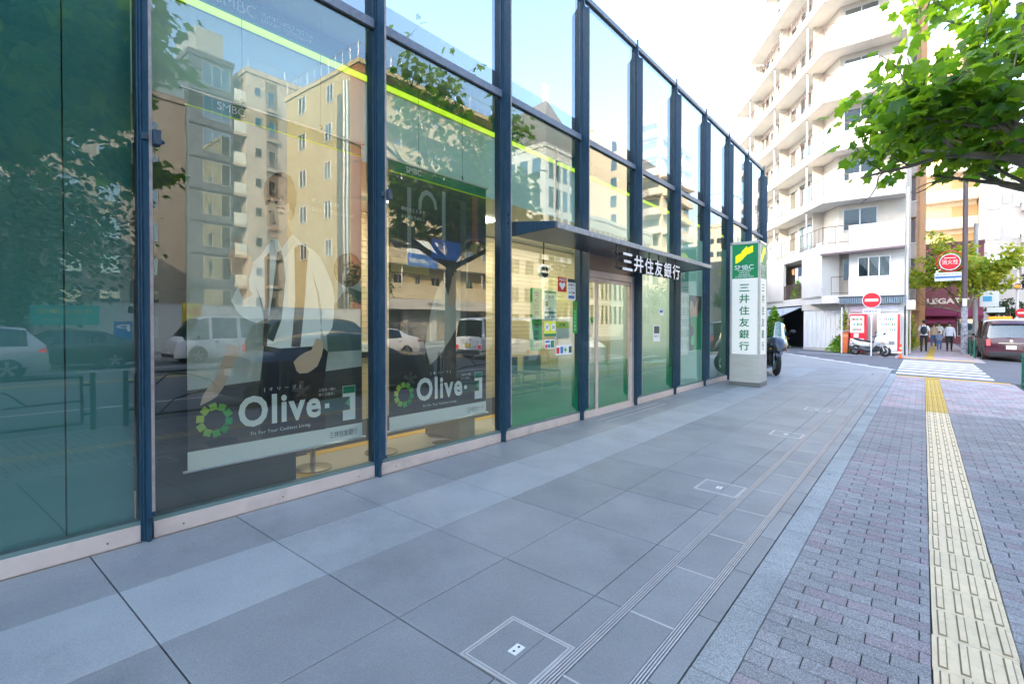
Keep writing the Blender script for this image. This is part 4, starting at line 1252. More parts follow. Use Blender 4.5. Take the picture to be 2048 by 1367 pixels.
s = MB(); s.box(-3.8145, -3.8125, 10.6, 11.35, 0.82, 1.98); s.build('sheet', print_dark, t)
poly_on(-3.8118, [(10.85, 0.82), (11.35, 0.82), (11.35, 1.72), (11.2, 1.60), (11.02, 1.55), (10.8, 1.62), (10.65, 1.50), (10.7, 1.35), (10.85, 1.3)], 'jacket', I('jacket', (0.0, 0.36, 0.14)), t)
poly_on(-3.8112, [(10.62, 1.72), (10.68, 1.88), (10.80, 1.84), (10.9, 1.70), (11.08, 1.96), (11.18, 1.94), (11.1, 1.72), (11.15, 1.60), (11.05, 1.52), (10.85, 1.55), (10.68, 1.50)], 'gesturing_hand', I('skin', (0.62, 0.40, 0.26)), t)
poly_on(-3.8112, [(10.68, 1.0), (10.75, 1.12), (10.88, 1.15), (10.9, 0.95), (10.76, 0.92)], 'green_disc', I('disc', (0.0, 0.62, 0.25)), t)

# ------------------------------------------------------------------ sign pillar
pil = thing('sign_pillar', 'freestanding square bank sign pillar, green and white panels on stainless base', 'sign pillar', (-3.1, 12.5, zg(-3.1)))
px0, px1, py0, py1 = -3.44, -2.80, 12.14, 12.78
s = MB(); s.box(px0 - 0.0, px1 + 0.0, py0, py1, zg(-3.1) - 0.1, 0.70); s.build('base_cladding', stainless, pil, bevel=0.006)
s = MB(); s.box(px0 + 0.01, px1 - 0.01, py0 + 0.01, py1 - 0.01, zg(-3.1) - 0.1, 0.04); 
s = MB(); s.box(px0 - 0.006, px1 + 0.006, py0 - 0.006, py1 + 0.006, zg(-2.8) - 0.01, 0.075); s.build('plinth', M('plinth_dark', (0.16, 0.17, 0.17), 0.4, 0.5), pil)
s = MB()
for (a, b) in ((px0, py0), (px1 - 0.05, py0), (px1 - 0.05, py1 - 0.05), (px0, py1 - 0.05)):
    s.box(a, a + 0.05, b, b + 0.05, 0.702, 3.2)
s.box(px0, px1, py0, py1, 3.16, 3.22)
s.build('corner_frame', stainless, pil, bevel=0.005)
sign_w = M('sign_panel_white', (0.78, 0.78, 0.74), 0.35, emit=0.03); sign_g = M('sign_panel_green', (0.0, 0.23, 0.08), 0.35, emit=0.02)
s = MB(); s.box(px0 + 0.012, px1 - 0.012, py0 + 0.012, py1 - 0.012, 0.702, 2.40); s.build('white_panel', sign_w, pil)
s = MB(); s.box(px0 + 0.012, px1 - 0.012, py0 + 0.012, py1 - 0.012, 2.403, 3.158); s.build('green_panel', sign_g, pil)
def sign_face(org, u):
    u = Vector(u); o = Vector(org); n = u.cross(Vector((0, 0, 1)))
    s = MB()
    def at(a, z): return o + u * a + Vector((0, 0, z)) + n * 0.003
    for (a0, a1, zl0, zl1, hh) in ((0.12, 0.235, 2.74, 2.80, 0.17), (0.245, 0.36, 2.81, 2.93, 0.19), (0.37, 0.485, 2.93, 2.98, 0.14)):
        pts = [at(a0, zl0 + 0.0), at(a1, zl1), at(a1, zl1 + hh), at(a0, zl0 + hh)]
        s.add([tuple(p) for p in pts], [(0, 1, 2, 3)])
    s.build('logo_mark', lime_sign, pil)
    s = MB()
    put_text(s, 'SMBC', tuple(at(0.10, 2.60)), u, (0, 0, 1), 0.40, 0.10, fat=0.008)
    for q, w in enumerate(('SUMITOMO', 'MITSUI', 'BANKING', 'CORPORATION')):
        ww = 0.035 * len(w)
        put_text(s, w, tuple(at(0.305 - ww / 2, 2.56 - 0.045 * q)), u, (0, 0, 1), ww, 0.028, fat=0.02)
    s.build('white_lettering', print_white, pil)
    s = MB()
    for q, ch in enumerate('三井住友銀行'):
        put_text(s, ch, tuple(at(0.20, 2.11 - 0.265 * q)), u, (0, 0, 1), 0.215, 0.20 if q else 0.16, fat=0.018)
    s.build('green_lettering', ink_green, pil)
sign_face((px0, py0 + 0.012, 0), (1, 0, 0))
sign_face((px1 - 0.012, py0, 0), (0, 1, 0))
sign_face((px1, py1 - 0.012, 0), (-1, 0, 0))
# ------------------------------------------------------------------ buildings
conc_w = M('white_render', (0.62, 0.60, 0.56), 0.8, var=0.07, vscale=0.8, dirt=((0.40, 0.37, 0.33), 1.6, 0.3))
conc_g = M('off_white_wall', (0.50, 0.47, 0.42), 0.8, var=0.08, vscale=0.7, dirt=((0.36, 0.33, 0.29), 1.2, 0.35))
rail_m = M('brown_rail_metal', (0.16, 0.11, 0.10), 0.5, 0.3)
pipe_m = M('downpipe_grey', (0.42, 0.42, 0.43), 0.5)
win_dk = M('window_interior_dark', (0.10, 0.11, 0.11), 0.6, var=0.5, vscale=0.9)
curtain = M('curtain_pale', (0.54, 0.60, 0.64), 0.8, var=0.15, vscale=2, stretch=(6, 6, 0.3))
alu = M('window_aluminium', (0.42, 0.43, 0.44), 0.4, 0.4)
def win_mesh(w, h, n=2, curt=0.5, fmat=alu, d=0.06):
    """a window facing -y, lower middle at the origin: frame mesh and pane mesh"""
    f = MB(); e = 0.045
    f.box(-w / 2, w / 2, -d, 0, 0, e); f.box(-w / 2, w / 2, -d, 0, h - e, h)
    for k in range(n + 1):
        x = -w / 2 + (w - e) * k / n
        f.box(x, x + e, -d, 0, e, h - e)
    g = MB()
    g.box(-w / 2 + 0.002, w / 2 - 0.002, -0.02, -0.012, 0.002, h - 0.002)
    c = MB()
    c.box(-w / 2 + 0.003, w / 2 - 0.003, -0.011, 0.03, 0.003, h - 0.003)
    def mk(b, name, mats):
        me = bpy.data.meshes.new(name); me.from_pydata(b.v, [], b.f)
        for m in mats: me.materials.append(m)
        me.polygons.foreach_set('material_index', b.m); me.update(); return me
    return (mk(f, 'window_frame', [fmat]), mk(g, 'pane', [G_WIN]), mk(c, 'blind', [win_dk]), mk(c, 'blind', [curtain]))
_wm = {}
wr = random.Random(11)
def window(parent, x, y, z, ang, w, h, n=2, curt=0.4, fmat=alu, panes=True):
    key = (round(w, 2), round(h, 2), n, fmat.name)
    if key not in _wm: _wm[key] = win_mesh(w, h, n, fmat=fmat)
    f, g, cd, cc = _wm[key]
    o = link('window', f, parent); o.location = (x, y, z); o.rotation_euler = (0, 0, ang)
    p = link('pane', g, o, local=True)
    c = link('curtain', cc if wr.random() < curt else cd, o, local=True)
    return o
FACE = {'-x': -math.pi / 2, '+x': math.pi / 2, '-y': 0.0, '+y': math.pi}
def block(name, label, x0, x1, y0, y1, z1, mat, wins=(), cat='building', z0=-0.25, group=None, parapet=0.5, trim=None):
    t = thing(name, label, cat, ((x0 + x1) / 2, (y0 + y1) / 2, z0), group)
    s = MB(); s.box(x0, x1, y0, y1, z0, z1); s.build('wall', mat, t)
    if parapet:
        s = MB(); s.box(x0 - 0.12, x1 + 0.12, y0 - 0.12, y1 + 0.12, z1 + 0.002, z1 + parapet); s.build('parapet', trim or mat, t)
    for (face, us, zs, w, h, n, curt) in wins:
        for u in us:
            for z in zs:
                if face == '-x': window(t, x0 - 0.004, u, z, FACE[face], w, h, n, curt)
                elif face == '+x': window(t, x1 + 0.004, u, z, FACE[face], w, h, n, curt)
                elif face == '-y': window(t, u, y0 - 0.004, z, 0, w, h, n, curt)
                else: window(t, u, y1 + 0.004, z, FACE[face], w, h, n, curt)
    return t

# --- the white apartment house on the corner
K0 = Vector((-0.73, 31.0)); K1 = Vector((-4.17, 31.0)); DF = Vector((-0.527, 0.85)).normalized(); LF = 15.0
K2 = K1 + DF * LF; NF = Vector((-0.85, -0.527)).normalized()
KB = Vector((-0.73, 46.0))
K1i = Vector((-3.56, 32.1)); K0i = Vector((-0.73, 32.1)); K2i = K2 - NF * 1.1
apt = thing('apartment_house', 'tall white apartment house with stacked balconies on the corner across the side street', 'apartment building', (-3, 33, 0))
def on_left(s, off=0.0): return K1 + DF * s + NF * off
def on_left_i(s, off=0.0): return K1 + DF * s - NF * 1.1 + NF * off
lev = [2.75 + 2.62 * k for k in range(10)]
def poly_slab(name, pts, z0, z1, mat):
    m = MB(); m.hexa([(p.x, p.y, z0) for p in pts], [(p.x, p.y, z1) for p in pts]); return m.build(name, mat, apt, bevel=0.02)
TOPZ = lev[9] + 0.3
inner = [K0i, K1i, K2i, KB + Vector((-6, 4)), KB]
m = MB(); m.hexa([(p.x, p.y, -0.1) for p in reversed(inner)], [(p.x, p.y, TOPZ) for p in reversed(inner)]); m.build('wall', conc_g, apt)
def rail(parent, pts, z, h=0.95, step=0.45, mat=rail_m, name='balcony_railing', r=0.016):
    m = MB()
    for p, q in zip(pts[:-1], pts[1:]):
        m.tube([(p.x, p.y, z + h), (q.x, q.y, z + h)], r * 1.3, 5)
        m.tube([(p.x, p.y, z + 0.12), (q.x, q.y, z + 0.12)], r, 4)
        L_ = (q - p).length; n = max(1, int(L_ / step))
        for k in range(n + 1):
            c = p.lerp(q, k / n)
            m.tube([(c.x, c.y, z), (c.x, c.y, z + h)], r * (1.4 if k % 3 == 0 else 0.7), 4, caps=False)
    o = m.build(name, mat, parent); o['kind'] = 'stuff'; return o
for k, z in enumerate(lev):
    sl = LF if k < 7 else LF - 3.2 * (k - 6)
    e = on_left(sl); ei = on_left_i(sl)
    slab = [K0, K1, e, ei, K1i, K0i]
    m = MB()
    zb = z - 0.26
    # slab as two convex pieces
    for q in ([K0, K1, K1i, K0i], [K1, e, ei, K1i]):
        m.hexa([(p.x, p.y, zb) for p in reversed(q)], [(p.x, p.y, z) for p in reversed(q)])
    m.v = [v for v in m.v]
    m.build('balcony_slab', conc_w, apt)
    # upstand along the slab edge
    m = MB()
    def wallseg(a, b, zz0, zz1, th=0.11):
        d = (b - a).normalized(); n = Vector((-d.y, d.x)) * th
        q = [a, b, b + n, a + n]
        m.hexa([(p.x, p.y, zz0) for p in q], [(p.x, p.y, zz1) for p in q])
    wallseg(Vector((-3.0, 31.0)), K1, z + 0.002, z + 0.14, -0.11); 
    d = DF
    q = [K1, e, e - NF * 0.11, K1 - NF * 0.11]
    m.hexa([(p.x, p.y, z + 0.002) for p in reversed(q)], [(p.x, p.y, z + 0.14) for p in reversed(q)])
    m.build('balcony_kerb', conc_w, apt)
    if k < 9:
        m = MB(); m.box(-3.0, -0.73, 30.98, 31.12, z - 0.02, z + 1.06)
        m.box(-3.0, -2.88, 31.12, 32.1, z + 0.002, z + 1.06)
        m.build('balcony_parapet', conc_w, apt, bevel=0.015)
    if k > 0:
        rail(apt, [Vector((-3.0, 31.05)), K1 + Vector((0.03, 0.05)), on_left(sl, -0.05)], z + 0.14)
    # windows on the front wall and the long side
    window(apt, -2.62, 32.095, z + 0.95, 0, 1.5, 1.15, 2, 0.5)
    if k > 0:
        ang = math.atan2(DF.y, DF.x) + math.pi
        s = 3.2
        q = 1
        while s < sl - 1.2:
            p = on_left_i(s, 0.004)
            wd = (1.5, 0.6, 1.6, 0.9)[q % 4]; hh = (2.0, 0.6, 2.0, 1.9)[q % 4]
            window(apt, p.x, p.y, z + (0.05 if hh > 1 else 1.25), ang, wd, hh, 2 if wd > 1 else 1, 0.5)
            s += (1.75, 1.35, 1.75, 1.9)[q % 4]; q += 1
        for s in (2.4, 7.2, 12.0):
            if s > sl: continue
            a, b = on_left(s, -0.55), on_left_i(s)
            q4 = [a + DF * 0.06, a - DF * 0.06, b - DF * 0.06, b + DF * 0.06]
            m = MB(); m.hexa([(p.x, p.y, z) for p in q4], [(p.x, p.y, z + 2.36) for p in q4]); m.build('balcony_partition', conc_g, apt)
        # clutter: air conditioners, washing
        for s, hh, cc in ((1.7, 0.55, white_p), (5.6, 0.6, white_p), (9.6, 0.55, white_p)):
            if s > sl: continue
            p = on_left_i(s, 0.35)
            m = MB(); m.obox((p.x, p.y), DF, 0.38, 0.14, z, z + hh); m.build('air_conditioner', cc, apt, bevel=0.02)
    # right hand end wall pieces
for k in range(10):
    if k >= 7:
        continue
for s in (2.3, 7.1, 11.9):
    p = on_left(s, -0.2)
    m = MB(); m.cyl((p.x, p.y, 2.4), (p.x, p.y, lev[6] if s > 5 else lev[8]), 0.05, n=8); m.build('downpipe', pipe_m, apt)
# top storeys: roof deck and edge
m = MB(); q = [K0, K1, on_left(LF - 9.6), on_left_i(LF - 9.6), K0i + Vector((0, 8))]
m.hexa([(p.x, p.y, TOPZ) for p in reversed(q)], [(p.x, p.y, TOPZ + 0.3) for p in reversed(q)]); m.build('roof', conc_w, apt)
# second floor: closed white bay on the corner, brown eave, recess with washing
m = MB(); z = lev[0]
q = [on_left(2.4, 0.0), K1 + DF * 0.0, K1 - NF * 1.0 + DF * 0.3, on_left(2.4, -1.0)]
m.hexa([(p.x, p.y, z + 0.002) for p in q], [(p.x, p.y, z + 2.36) for p in q]); m.build('closed_bay', conc_w, apt)
m = MB(); m.box(-4.15, -3.2, 31.05, 32.0, z + 0.0, z + 0.14); m.build('bay_floor', conc_w, apt)
m = MB(); m.hexa([(-4.2, 30.6, lev[1] - 0.42), (-0.73, 30.6, lev[1] - 0.30), (-0.73, 31.3, lev[1] - 0.20), (-4.2, 31.3, lev[1] - 0.32)],
                 [(-4.2, 30.6, lev[1] - 0.34), (-0.73, 30.6, lev[1] - 0.22), (-0.73, 31.3, lev[1] - 0.10), (-4.2, 31.3, lev[1] - 0.22)]); m.build('eave', M('eave_brown', (0.16, 0.11, 0.12), 0.6), apt)
m = MB(); m.box(-3.0, -0.73, 31.2, 31.3, z + 1.0, lev[1] - 0.3); m.build('bay_wall', conc_w, apt)
window(apt, -1.95, 31.195, z + 1.0, 0, 1.35, 1.05, 3, 0.0, fmat=white_p)
rail(apt, [Vector((-3.0, 31.05)), Vector((-3.75, 31.05))], z + 0.14)
p0, p1 = on_left(2.4, -0.05), on_left(5.0, -0.05)
rail(apt, [p0, p1], z + 0.14, 0.85, 0.12)
m = MB(); q = [on_left(5.0, 0.0), on_left(5.0, -0.15), on_left(9.0, -0.15), on_left(9.0, 0.0)]
m.hexa([(p.x, p.y, z) for p in reversed(q)], [(p.x, p.y, z + 2.36) for p in reversed(q)]); m.build('closed_bay', conc_w, apt)
pp = on_left(3.3, -0.5)
m = MB(); m.obox((pp.x, pp.y), DF, 0.35, 0.16, z + 0.9, z + 1.5); m.build('air_conditioner', white_p, apt)
for s, c, h in ((2.9, (0.6, 0.6, 0.62), 0.7), (3.4, (0.05, 0.07, 0.12), 0.5), (3.8, (0.7, 0.68, 0.66), 0.9), (4.3, (0.55, 0.25, 0.1), 0.35)):
    p = on_left(s, -0.3); m = MB(); m.obox((p.x, p.y), DF, 0.18, 0.01, z + 2.0 - h, z + 2.0); m.build('washing', I('cloth%d' % int(s * 10), c, 0.9), apt)
# ground floor shop: wall, corrugated eave, signboard, shutter wing
m = MB(); m.box(-3.15, -0.73, 31.0, 32.09, -0.12, 2.45); m.build('shop_wall', conc_w, apt)
m = MB()
for k in range(30):
    x = -3.35 + 0.089 * k
    m.prism([(30.55, 2.42), (31.0, 2.50), (31.0, 2.78), (30.60, 2.72)], 'x', x, x + 0.065)
m.build('corrugated_eave', M('corrugated_blue_grey', (0.13, 0.18, 0.22), 0.5, 0.3, var=0.3, vscale=5), apt)['kind'] = 'stuff'
m = MB(); m.box(-3.4, -0.70, 30.58, 31.0, 2.74, 2.80); m.build('eave_cap', M('eave_cap_dark', (0.06, 0.07, 0.08), 0.5), apt)
m = MB(); m.box(-2.9, -0.95, 30.93, 30.995, 2.02, 2.35); m.build('blank_signboard', M('faded_lilac_board', (0.60, 0.60, 0.68), 0.6, var=0.08), apt, bevel=0.01)
m = MB(); m.box(-0.72, -0.60, 31.3, 32.2, -0.12, 2.3); m.build('dark_gate', M('gate_dark', (0.05, 0.07, 0.08), 0.5), apt)
sh = M('white_board_shutter', (0.66, 0.67, 0.68), 0.6, var=0.06, vscale=2, dirt=((0.35, 0.33, 0.3), 3, 0.4), stretch=(4, 4, 0.4))
a = Vector((-5.2, 32.35)); b = Vector((-3.16, 31.55)); dv = (b - a).normalized(); L_ = (b - a).length
for k in range(9):
    c = a + dv * (L_ * (k + 0.5) / 9)
    m = MB(); m.obox((c.x, c.y), dv, L_ / 18 - 0.006, 0.03, 0.12, 2.15); m.build('shutter_board', sh, apt)
m = MB(); c = (a + b) / 2 ; m.obox((c.x, c.y + 0.05), dv, L_ / 2, 0.10, -0.1, 0.10); m.build('shutter_sill', conc_g, apt)
m = MB(); m.obox((c.x, c.y + 0.08), dv, L_ / 2 + 0.05, 0.14, 2.16, 2.49); m.build('shutter_lintel', conc_g, apt)
# dark entrance with grey awning and columns further along
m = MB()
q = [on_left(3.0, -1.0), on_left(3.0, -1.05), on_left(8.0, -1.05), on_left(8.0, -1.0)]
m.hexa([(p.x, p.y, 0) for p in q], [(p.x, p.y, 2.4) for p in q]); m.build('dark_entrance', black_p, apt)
aw = thing('grey_awning', 'sloping grey awning over the ground floor of the white apartment house', 'awning', (on_left(5).x, on_left(5).y, 2.2))
a, b = on_left(2.6, -0.1), on_left(8.5, -0.1); a2, b2_ = on_left(2.6, 1.3), on_left(8.5, 1.3)
m = MB(); m.hexa([(a2.x, a2.y, 1.75), (b2_.x, b2_.y, 1.75), (b.x, b.y, 2.38), (a.x, a.y, 2.38)][::-1], [(a2.x, a2.y, 1.78), (b2_.x, b2_.y, 1.78), (b.x, b.y, 2.43), (a.x, a.y, 2.43)][::-1])
m.build('canvas', M('awning_grey', (0.36, 0.40, 0.47), 0.85, var=0.12, vscale=2), aw)
m = MB(); m.hexa([(a2.x, a2.y, 1.58), (b2_.x, b2_.y, 1.58), (b2_.x + 0.02, b2_.y, 1.58), (a2.x + 0.02, a2.y, 1.58)], [(a2.x, a2.y, 1.75), (b2_.x, b2_.y, 1.75), (b2_.x + 0.02, b2_.y, 1.75), (a2.x + 0.02, a2.y, 1.75)]); m.build('valance', MATS['awning_grey'], aw)

# --- orange building wedged behind the apartment house
orange = M('orange_tile_wall', (0.52, 0.31, 0.18), 0.6, var=0.12, vscale=3, bump=0.2, bscale=30)
ob = thing('orange_building', 'narrow orange tiled building with stacked grey balcony boxes beside the white apartments', 'building', (0, 48, 0))
m = MB(); m.box(-6, 0.05, 46.2, 60, -0.3, 24); m.build('wall', orange, ob)
m = MB(); m.box(-0.28, 0.09, 46.12, 46.3, 0, 24.2); m.build('corner_pier', M('orange_pier', (0.56, 0.30, 0.15), 0.6, var=0.1), ob)
bal_g = M('balcony_grey', (0.42, 0.36, 0.33), 0.8, var=0.1); bal_d = M('balcony_screen_dark', (0.11, 0.09, 0.10), 0.7)
for k in range(8):
    z = 3.1 + 2.9 * k
    m = MB(); m.box(-1.9, -0.45, 45.3, 46.18, z, z + 1.05); m.build('balcony', bal_g, ob, bevel=0.05)
    m = MB(); m.box(-1.85, -0.50, 45.55, 46.15, z + 1.15, z + 2.75); m.build('balcony_screen', bal_d, ob, bevel=0.03)
    m = MB(); m.box(-1.95, -0.43, 45.25, 46.16, z + 1.053, z + 1.12); m.build('balcony_capping', conc_w, ob)
m = MB(); m.box(-1.4, -0.2, 44.6, 46.15, 2.35, 2.5); m.build('porch_roof', orange, ob)

# --- restaurant house with burgundy awnings
burg = M('burgundy_wall', (0.22, 0.065, 0.08), 0.65, var=0.12, vscale=2)
pink_aw = M('plum_awning', (0.22, 0.03, 0.075), 0.8, var=0.1)
rs = thing('restaurant_building', 'burgundy fronted restaurant with lettered fascia, at the end of the pavement', 'restaurant', (1.5, 60, 0))
m = MB(); m.box(0.1, 3.9, 58, 70, -0.5, 8.2); m.build('wall', burg, rs)
m = MB(); m.box(0.1, 3.95, 57.9, 58.02, 8.2, 8.5); m.build('cornice', M('cornice_dark', (0.12, 0.05, 0.06), 0.6), rs)
m = MB(); put_text(m, 'LEGATO', (0.22, 57.96, 3.2), (1, 0, 0), (0, 0, 1), 2.9, 0.50, fat=0.04); m.build('fascia_lettering', M('letter_cream', (0.78, 0.70, 0.58), 0.5), rs)
for x0, x1, z in ((0.15, 2.2, 2.75), (0.2, 2.1, 2.1), (2.25, 3.85, 2.6)):
    m = MB(); m.prism([(57.98, z), (56.9, z - 0.45), (56.9, z - 0.62), (56.88, z - 0.62), (56.88, z - 0.42), (57.98, z + 0.05)], 'x', x0, x1); m.build('awning', pink_aw, rs)
m = MB(); m.box(0.9, 1.8, 57.95, 58.0, -0.4, 1.9); m.build('door', M('door_brown', (0.12, 0.05, 0.03), 0.5), rs)
for x in (2.9,):
    window(rs, x, 57.99, 0.4, 0, 1.3, 1.5, 2, 0.2, fmat=M('cream_window_frame', (0.62, 0.56, 0.45), 0.6))
for z in (5.0,):
    for x in (1.2, 2.9): window(rs, x, 57.99, z, 0, 1.3, 1.4, 2, 0.5)

# --- further buildings at the end of the street
cream_w = M('cream_render', (0.66, 0.58, 0.46), 0.8, var=0.05)
bt = block('cream_apartments', 'cream apartment block with broad balconies rising behind the restaurant', -1.0, 4.2, 71, 84, 32, cream_w, cat='building')
for k in range(8):
    z = 8.5 + 2.9 * k
    m = MB(); m.box(-0.8, 4.25, 69.9, 70.98, z, z + 1.1); m.build('balcony', M('balcony_cream', (0.70, 0.63, 0.52), 0.8), bt)
    m = MB(); m.box(-0.8, 4.25, 70.9, 70.985, z + 1.2, z + 2.4); m.build('balcony_doors', M('balcony_shade_ochre', (0.40, 0.27, 0.13), 0.8), bt)
block('white_corner_building', 'white building with narrow window columns right of the street lamp pole', 4.3, 7.6, 66, 78, 19.5, conc_w,
      [('-y', [5.1, 6.8], [6.5 + 2.9 * k for k in range(4)], 0.9, 1.4, 1, 0.3), ('-y', [5.95], [6.9, 12.7], 0.5, 0.9, 1, 0.3)])
bk = [o for o in bpy.data.objects if o.name.startswith('white_corner_building')][0]
for k in range(4):
    m = MB(); m.box(6.9, 8.2, 65.2, 65.98, 6.0 + 2.9 * k, 6.9 + 2.9 * k); m.build('balcony', conc_w, bk)
net_m = M('grey_scaffold_net', (0.24, 0.22, 0.22), 0.85, var=0.25, vscale=0.6, bump=0.3, bscale=3, stretch=(3, 3, 0.2))
nt_ = thing('netted_scaffold_building', 'building wrapped in grey scaffold netting at the right edge, beyond the traffic signal', 'building', (9, 76, 0))
m = MB()
m.hexa([(5.8, 80, -0.4), (7.8, 68, -0.4), (18, 68, -0.4), (18, 92, -0.4)], [(5.8, 80, 11.6), (7.8, 68, 9.9), (18, 68, 9.4), (18, 92, 11.6)]); m.build('netting', net_m, nt_)
m = MB()
for k in range(9):
    a = Vector((5.76, 79.9)).lerp(Vector((7.74, 67.95)), k / 8)
    m.tube([(a.x, a.y, -0.4), (a.x, a.y, 11.8 - 1.6 * k / 8)], 0.05, 5)
m.build('scaffold_tube', pipe_m, nt_)['kind'] = 'stuff'
block('pale_highrise', 'very pale distant high rise at the right edge above the netted building', 13.0, 30, 160, 175, 36, M('distant_pale_wall', (0.72, 0.73, 0.74), 0.8),
      [('-y', [14.5 + 1.6 * k for k in range(4)] + [22 + 1.7 * k for k in range(4)], [6 + 3.3 * k for k in range(9)], 1.1, 2.2, 1, 0.4)])
block('distant_office', 'plain pale office block filling the end of the street', -14, 6, 118, 130, 17, conc_w, [('-y', [-12 + 2.6 * k for k in range(7)], [3 + 3.2 * k for k in range(4)], 1.6, 1.5, 2, 0.4)])
# the far neighbour of the bank behind the side street corner: blue sign boxes
nb = thing('corner_shop_sign', 'blue and green projecting shop sign seen past the end of the bank front', 'sign', (-7, 26, 4))
m = MB(); m.box(-8.2, -8.0, 28.5, 29.3, 3.2, 7.6); m.build('blue_box', I('signblue', (0.10, 0.28, 0.5)), nb, bevel=0.02)
m = MB(); m.box(-8.2, -8.05, 29.32, 29.6, 6.5, 8.4); m.build('green_box', I('signgreen', (0.35, 0.6, 0.1)), nb, bevel=0.02)
m = MB(); m.box(-8.6, -8.2, 28.7, 28.8, 3.2, 3.3); m.box(-8.6, -8.2, 28.7, 28.8, 7.2, 7.3); m.build('bracket', pipe_m, nb)
cg = block('side_street_block', 'grey and glass block beyond the bank along the side street', -19, -10.5, 22, 44, 5.2, M('grey_block', (0.16, 0.20, 0.24), 0.5, 0.1, var=0.2),
      [('+x', [23.5 + 2.4 * k for k in range(8)], [0.6 + 2.6 * k for k in range(2)], 1.5, 1.5, 2, 0.3)])
# unseen blocks added and shaped to shade the pavement but not the tree crown
shade_block_m = M('shade_block_grey', (0.34, 0.35, 0.36), 0.7, var=0.1)
block('shade_block_low', 'unseen plain grey four storey block added next to the bank to shade the pavement', -20, -5.2, -44, -6.2, 13, shade_block_m,
      [('+x', [-42 + 3 * k for k in range(12)], [1.2 + 3.2 * k for k in range(4)], 2.0, 1.8, 2, 0.3)])
block('shade_block_rear', 'unseen tall grey slab added behind the four storey block to shade the side street', -60, -20.2, -16, -6.2, 30, shade_block_m,
      [('+x', [-14.5 + 3 * k for k in range(3)], [1.2 + 3.2 * k for k in range(9)], 2.0, 1.8, 2, 0.3)])
block('shade_block_far', 'unseen tallest grey block added far behind the camera to shade the main road', -32, -5.2, -72, -46, 40, shade_block_m,
      [('+x', [-70 + 3 * k for k in range(8)], [1.2 + 3.2 * k for k in range(12)], 2.0, 1.8, 2, 0.3)])

# ------------------------------------------------------------------ across the main road (seen mirrored in the glass)
dark_w = M('charcoal_tile', (0.10, 0.11, 0.13), 0.55, var=0.1, vscale=1)
tile_w = M('grey_brown_tile', (0.24, 0.225, 0.20), 0.75, var=0.12, vscale=1.2, bump=0.3, bscale=20, stretch=(1, 1, 6))
beige_w = M('beige_tower_wall', (0.46, 0.42, 0.36), 0.75, var=0.05, vscale=0.6)
yellow_w = M('yellow_render', (0.50, 0.41, 0.22), 0.8, var=0.06, vscale=0.5)
yel_par = M('yellow_parapet', (0.55, 0.47, 0.30), 0.8, var=0.07, vscale=0.6)
brick_r = M('red_brown_brick_tile', (0.34, 0.15, 0.08), 0.8, var=0.4, vscale=7)
XB = 45.0
zs = [2.6 + 3.02 * k for k in range(8)]
b_ = block('charcoal_apartments', 'charcoal apartment block across the road with triple windows on every floor', XB, XB + 10, 17.6, 21.5, 26.2, dark_w, [('-x', [20.0], zs, 2.5, 2.1, 3, 0.9)])
m = MB(); m.box(XB + 0.5, XB + 6, 18.4, 20.8, 26.7, 29.2); m.build('roof_housing', M('roof_panel_grey', (0.3, 0.33, 0.33), 0.7), b_)
for z in zs:
    m = MB(); m.box(XB - 0.10, XB - 0.004, 17.6, 21.5, z - 0.75, z - 0.62); m.build('floor_band', M('band_black', (0.03, 0.035, 0.045), 0.5), b_)
block('tile_clad_building', 'grey brown tiled building across the road left of the charcoal apartments', XB + 0.5, XB + 12, 6.0, 17.5, 21.5, tile_w, [('-x', [14.6, 12, 9.4], zs[:6], 1.4, 1.6, 2, 0.5)])
b_ = block('beige_tower', 'beige apartment tower across the road with a column of recessed balconies', XB, XB + 11, 22.8, 33, 26.4, beige_w,
           [('-x', [23.9], [z + 0.6 for z in zs], 0.65, 0.9, 1, 0.3), ('-x', [28.6, 31], [z + 0.3 for z in zs], 1.3, 1.4, 2, 0.5)])
for z in zs + [zs[-1] + 0.0]:
    pass
for z in zs:
    m = MB(); m.box(XB - 0.02, XB - 0.004, 24.7, 25.9, z - 0.5, z + 2.45); m.build('balcony_recess', M('recess_brown', (0.19, 0.16, 0.13), 0.8), b_)
    m = MB(); m.box(XB - 0.35, XB - 0.02, 24.7, 25.9, z - 0.62, z - 0.3); m.build('balcony_slab', M('slab_taupe', (0.36, 0.31, 0.25), 0.8), b_)
    rail(b_, [Vector((XB - 0.3, 24.72)), Vector((XB - 0.3, 25.88))], z - 0.3, 0.8, 0.15)
    window(b_, XB - 0.022, 25.25, z - 0.1, FACE['-x'], 0.75, 1.6, 1, 0.4)
rail(b_, [Vector((XB, 23)), Vector((XB, 33))], 26.9, 1.0, 1.2, mat=alu, name='roof_railing')
b_ = thing('balcony_stack', 'stack of glass fronted balconies between the charcoal block and the beige tower', 'balconies', (XB, 22.15, 0))
m = MB(); m.box(XB + 0.9, XB + 10, 21.55, 22.78, -0.2, 26.0); m.build('rear_wall', beige_w, b_)
for z in zs:
    m = MB(); m.box(XB - 0.05, XB + 0.88, 21.55, 22.78, z - 0.70, z - 0.45); m.build('slab', M('slab_taupe2', (0.40, 0.34, 0.27), 0.8), b_)
    m = MB(); m.box(XB - 0.05, XB - 0.02, 21.58, 22.75, z - 0.43, z + 0.65); m.build('frosted_panel', M('frosted_balcony_glass', (0.62, 0.66, 0.60), 0.3), b_)
    m = MB(); m.box(XB + 0.86, XB + 0.898, 21.8, 22.6, z - 0.43, z + 1.9); m.build('balcony_door', win_dk, b_)
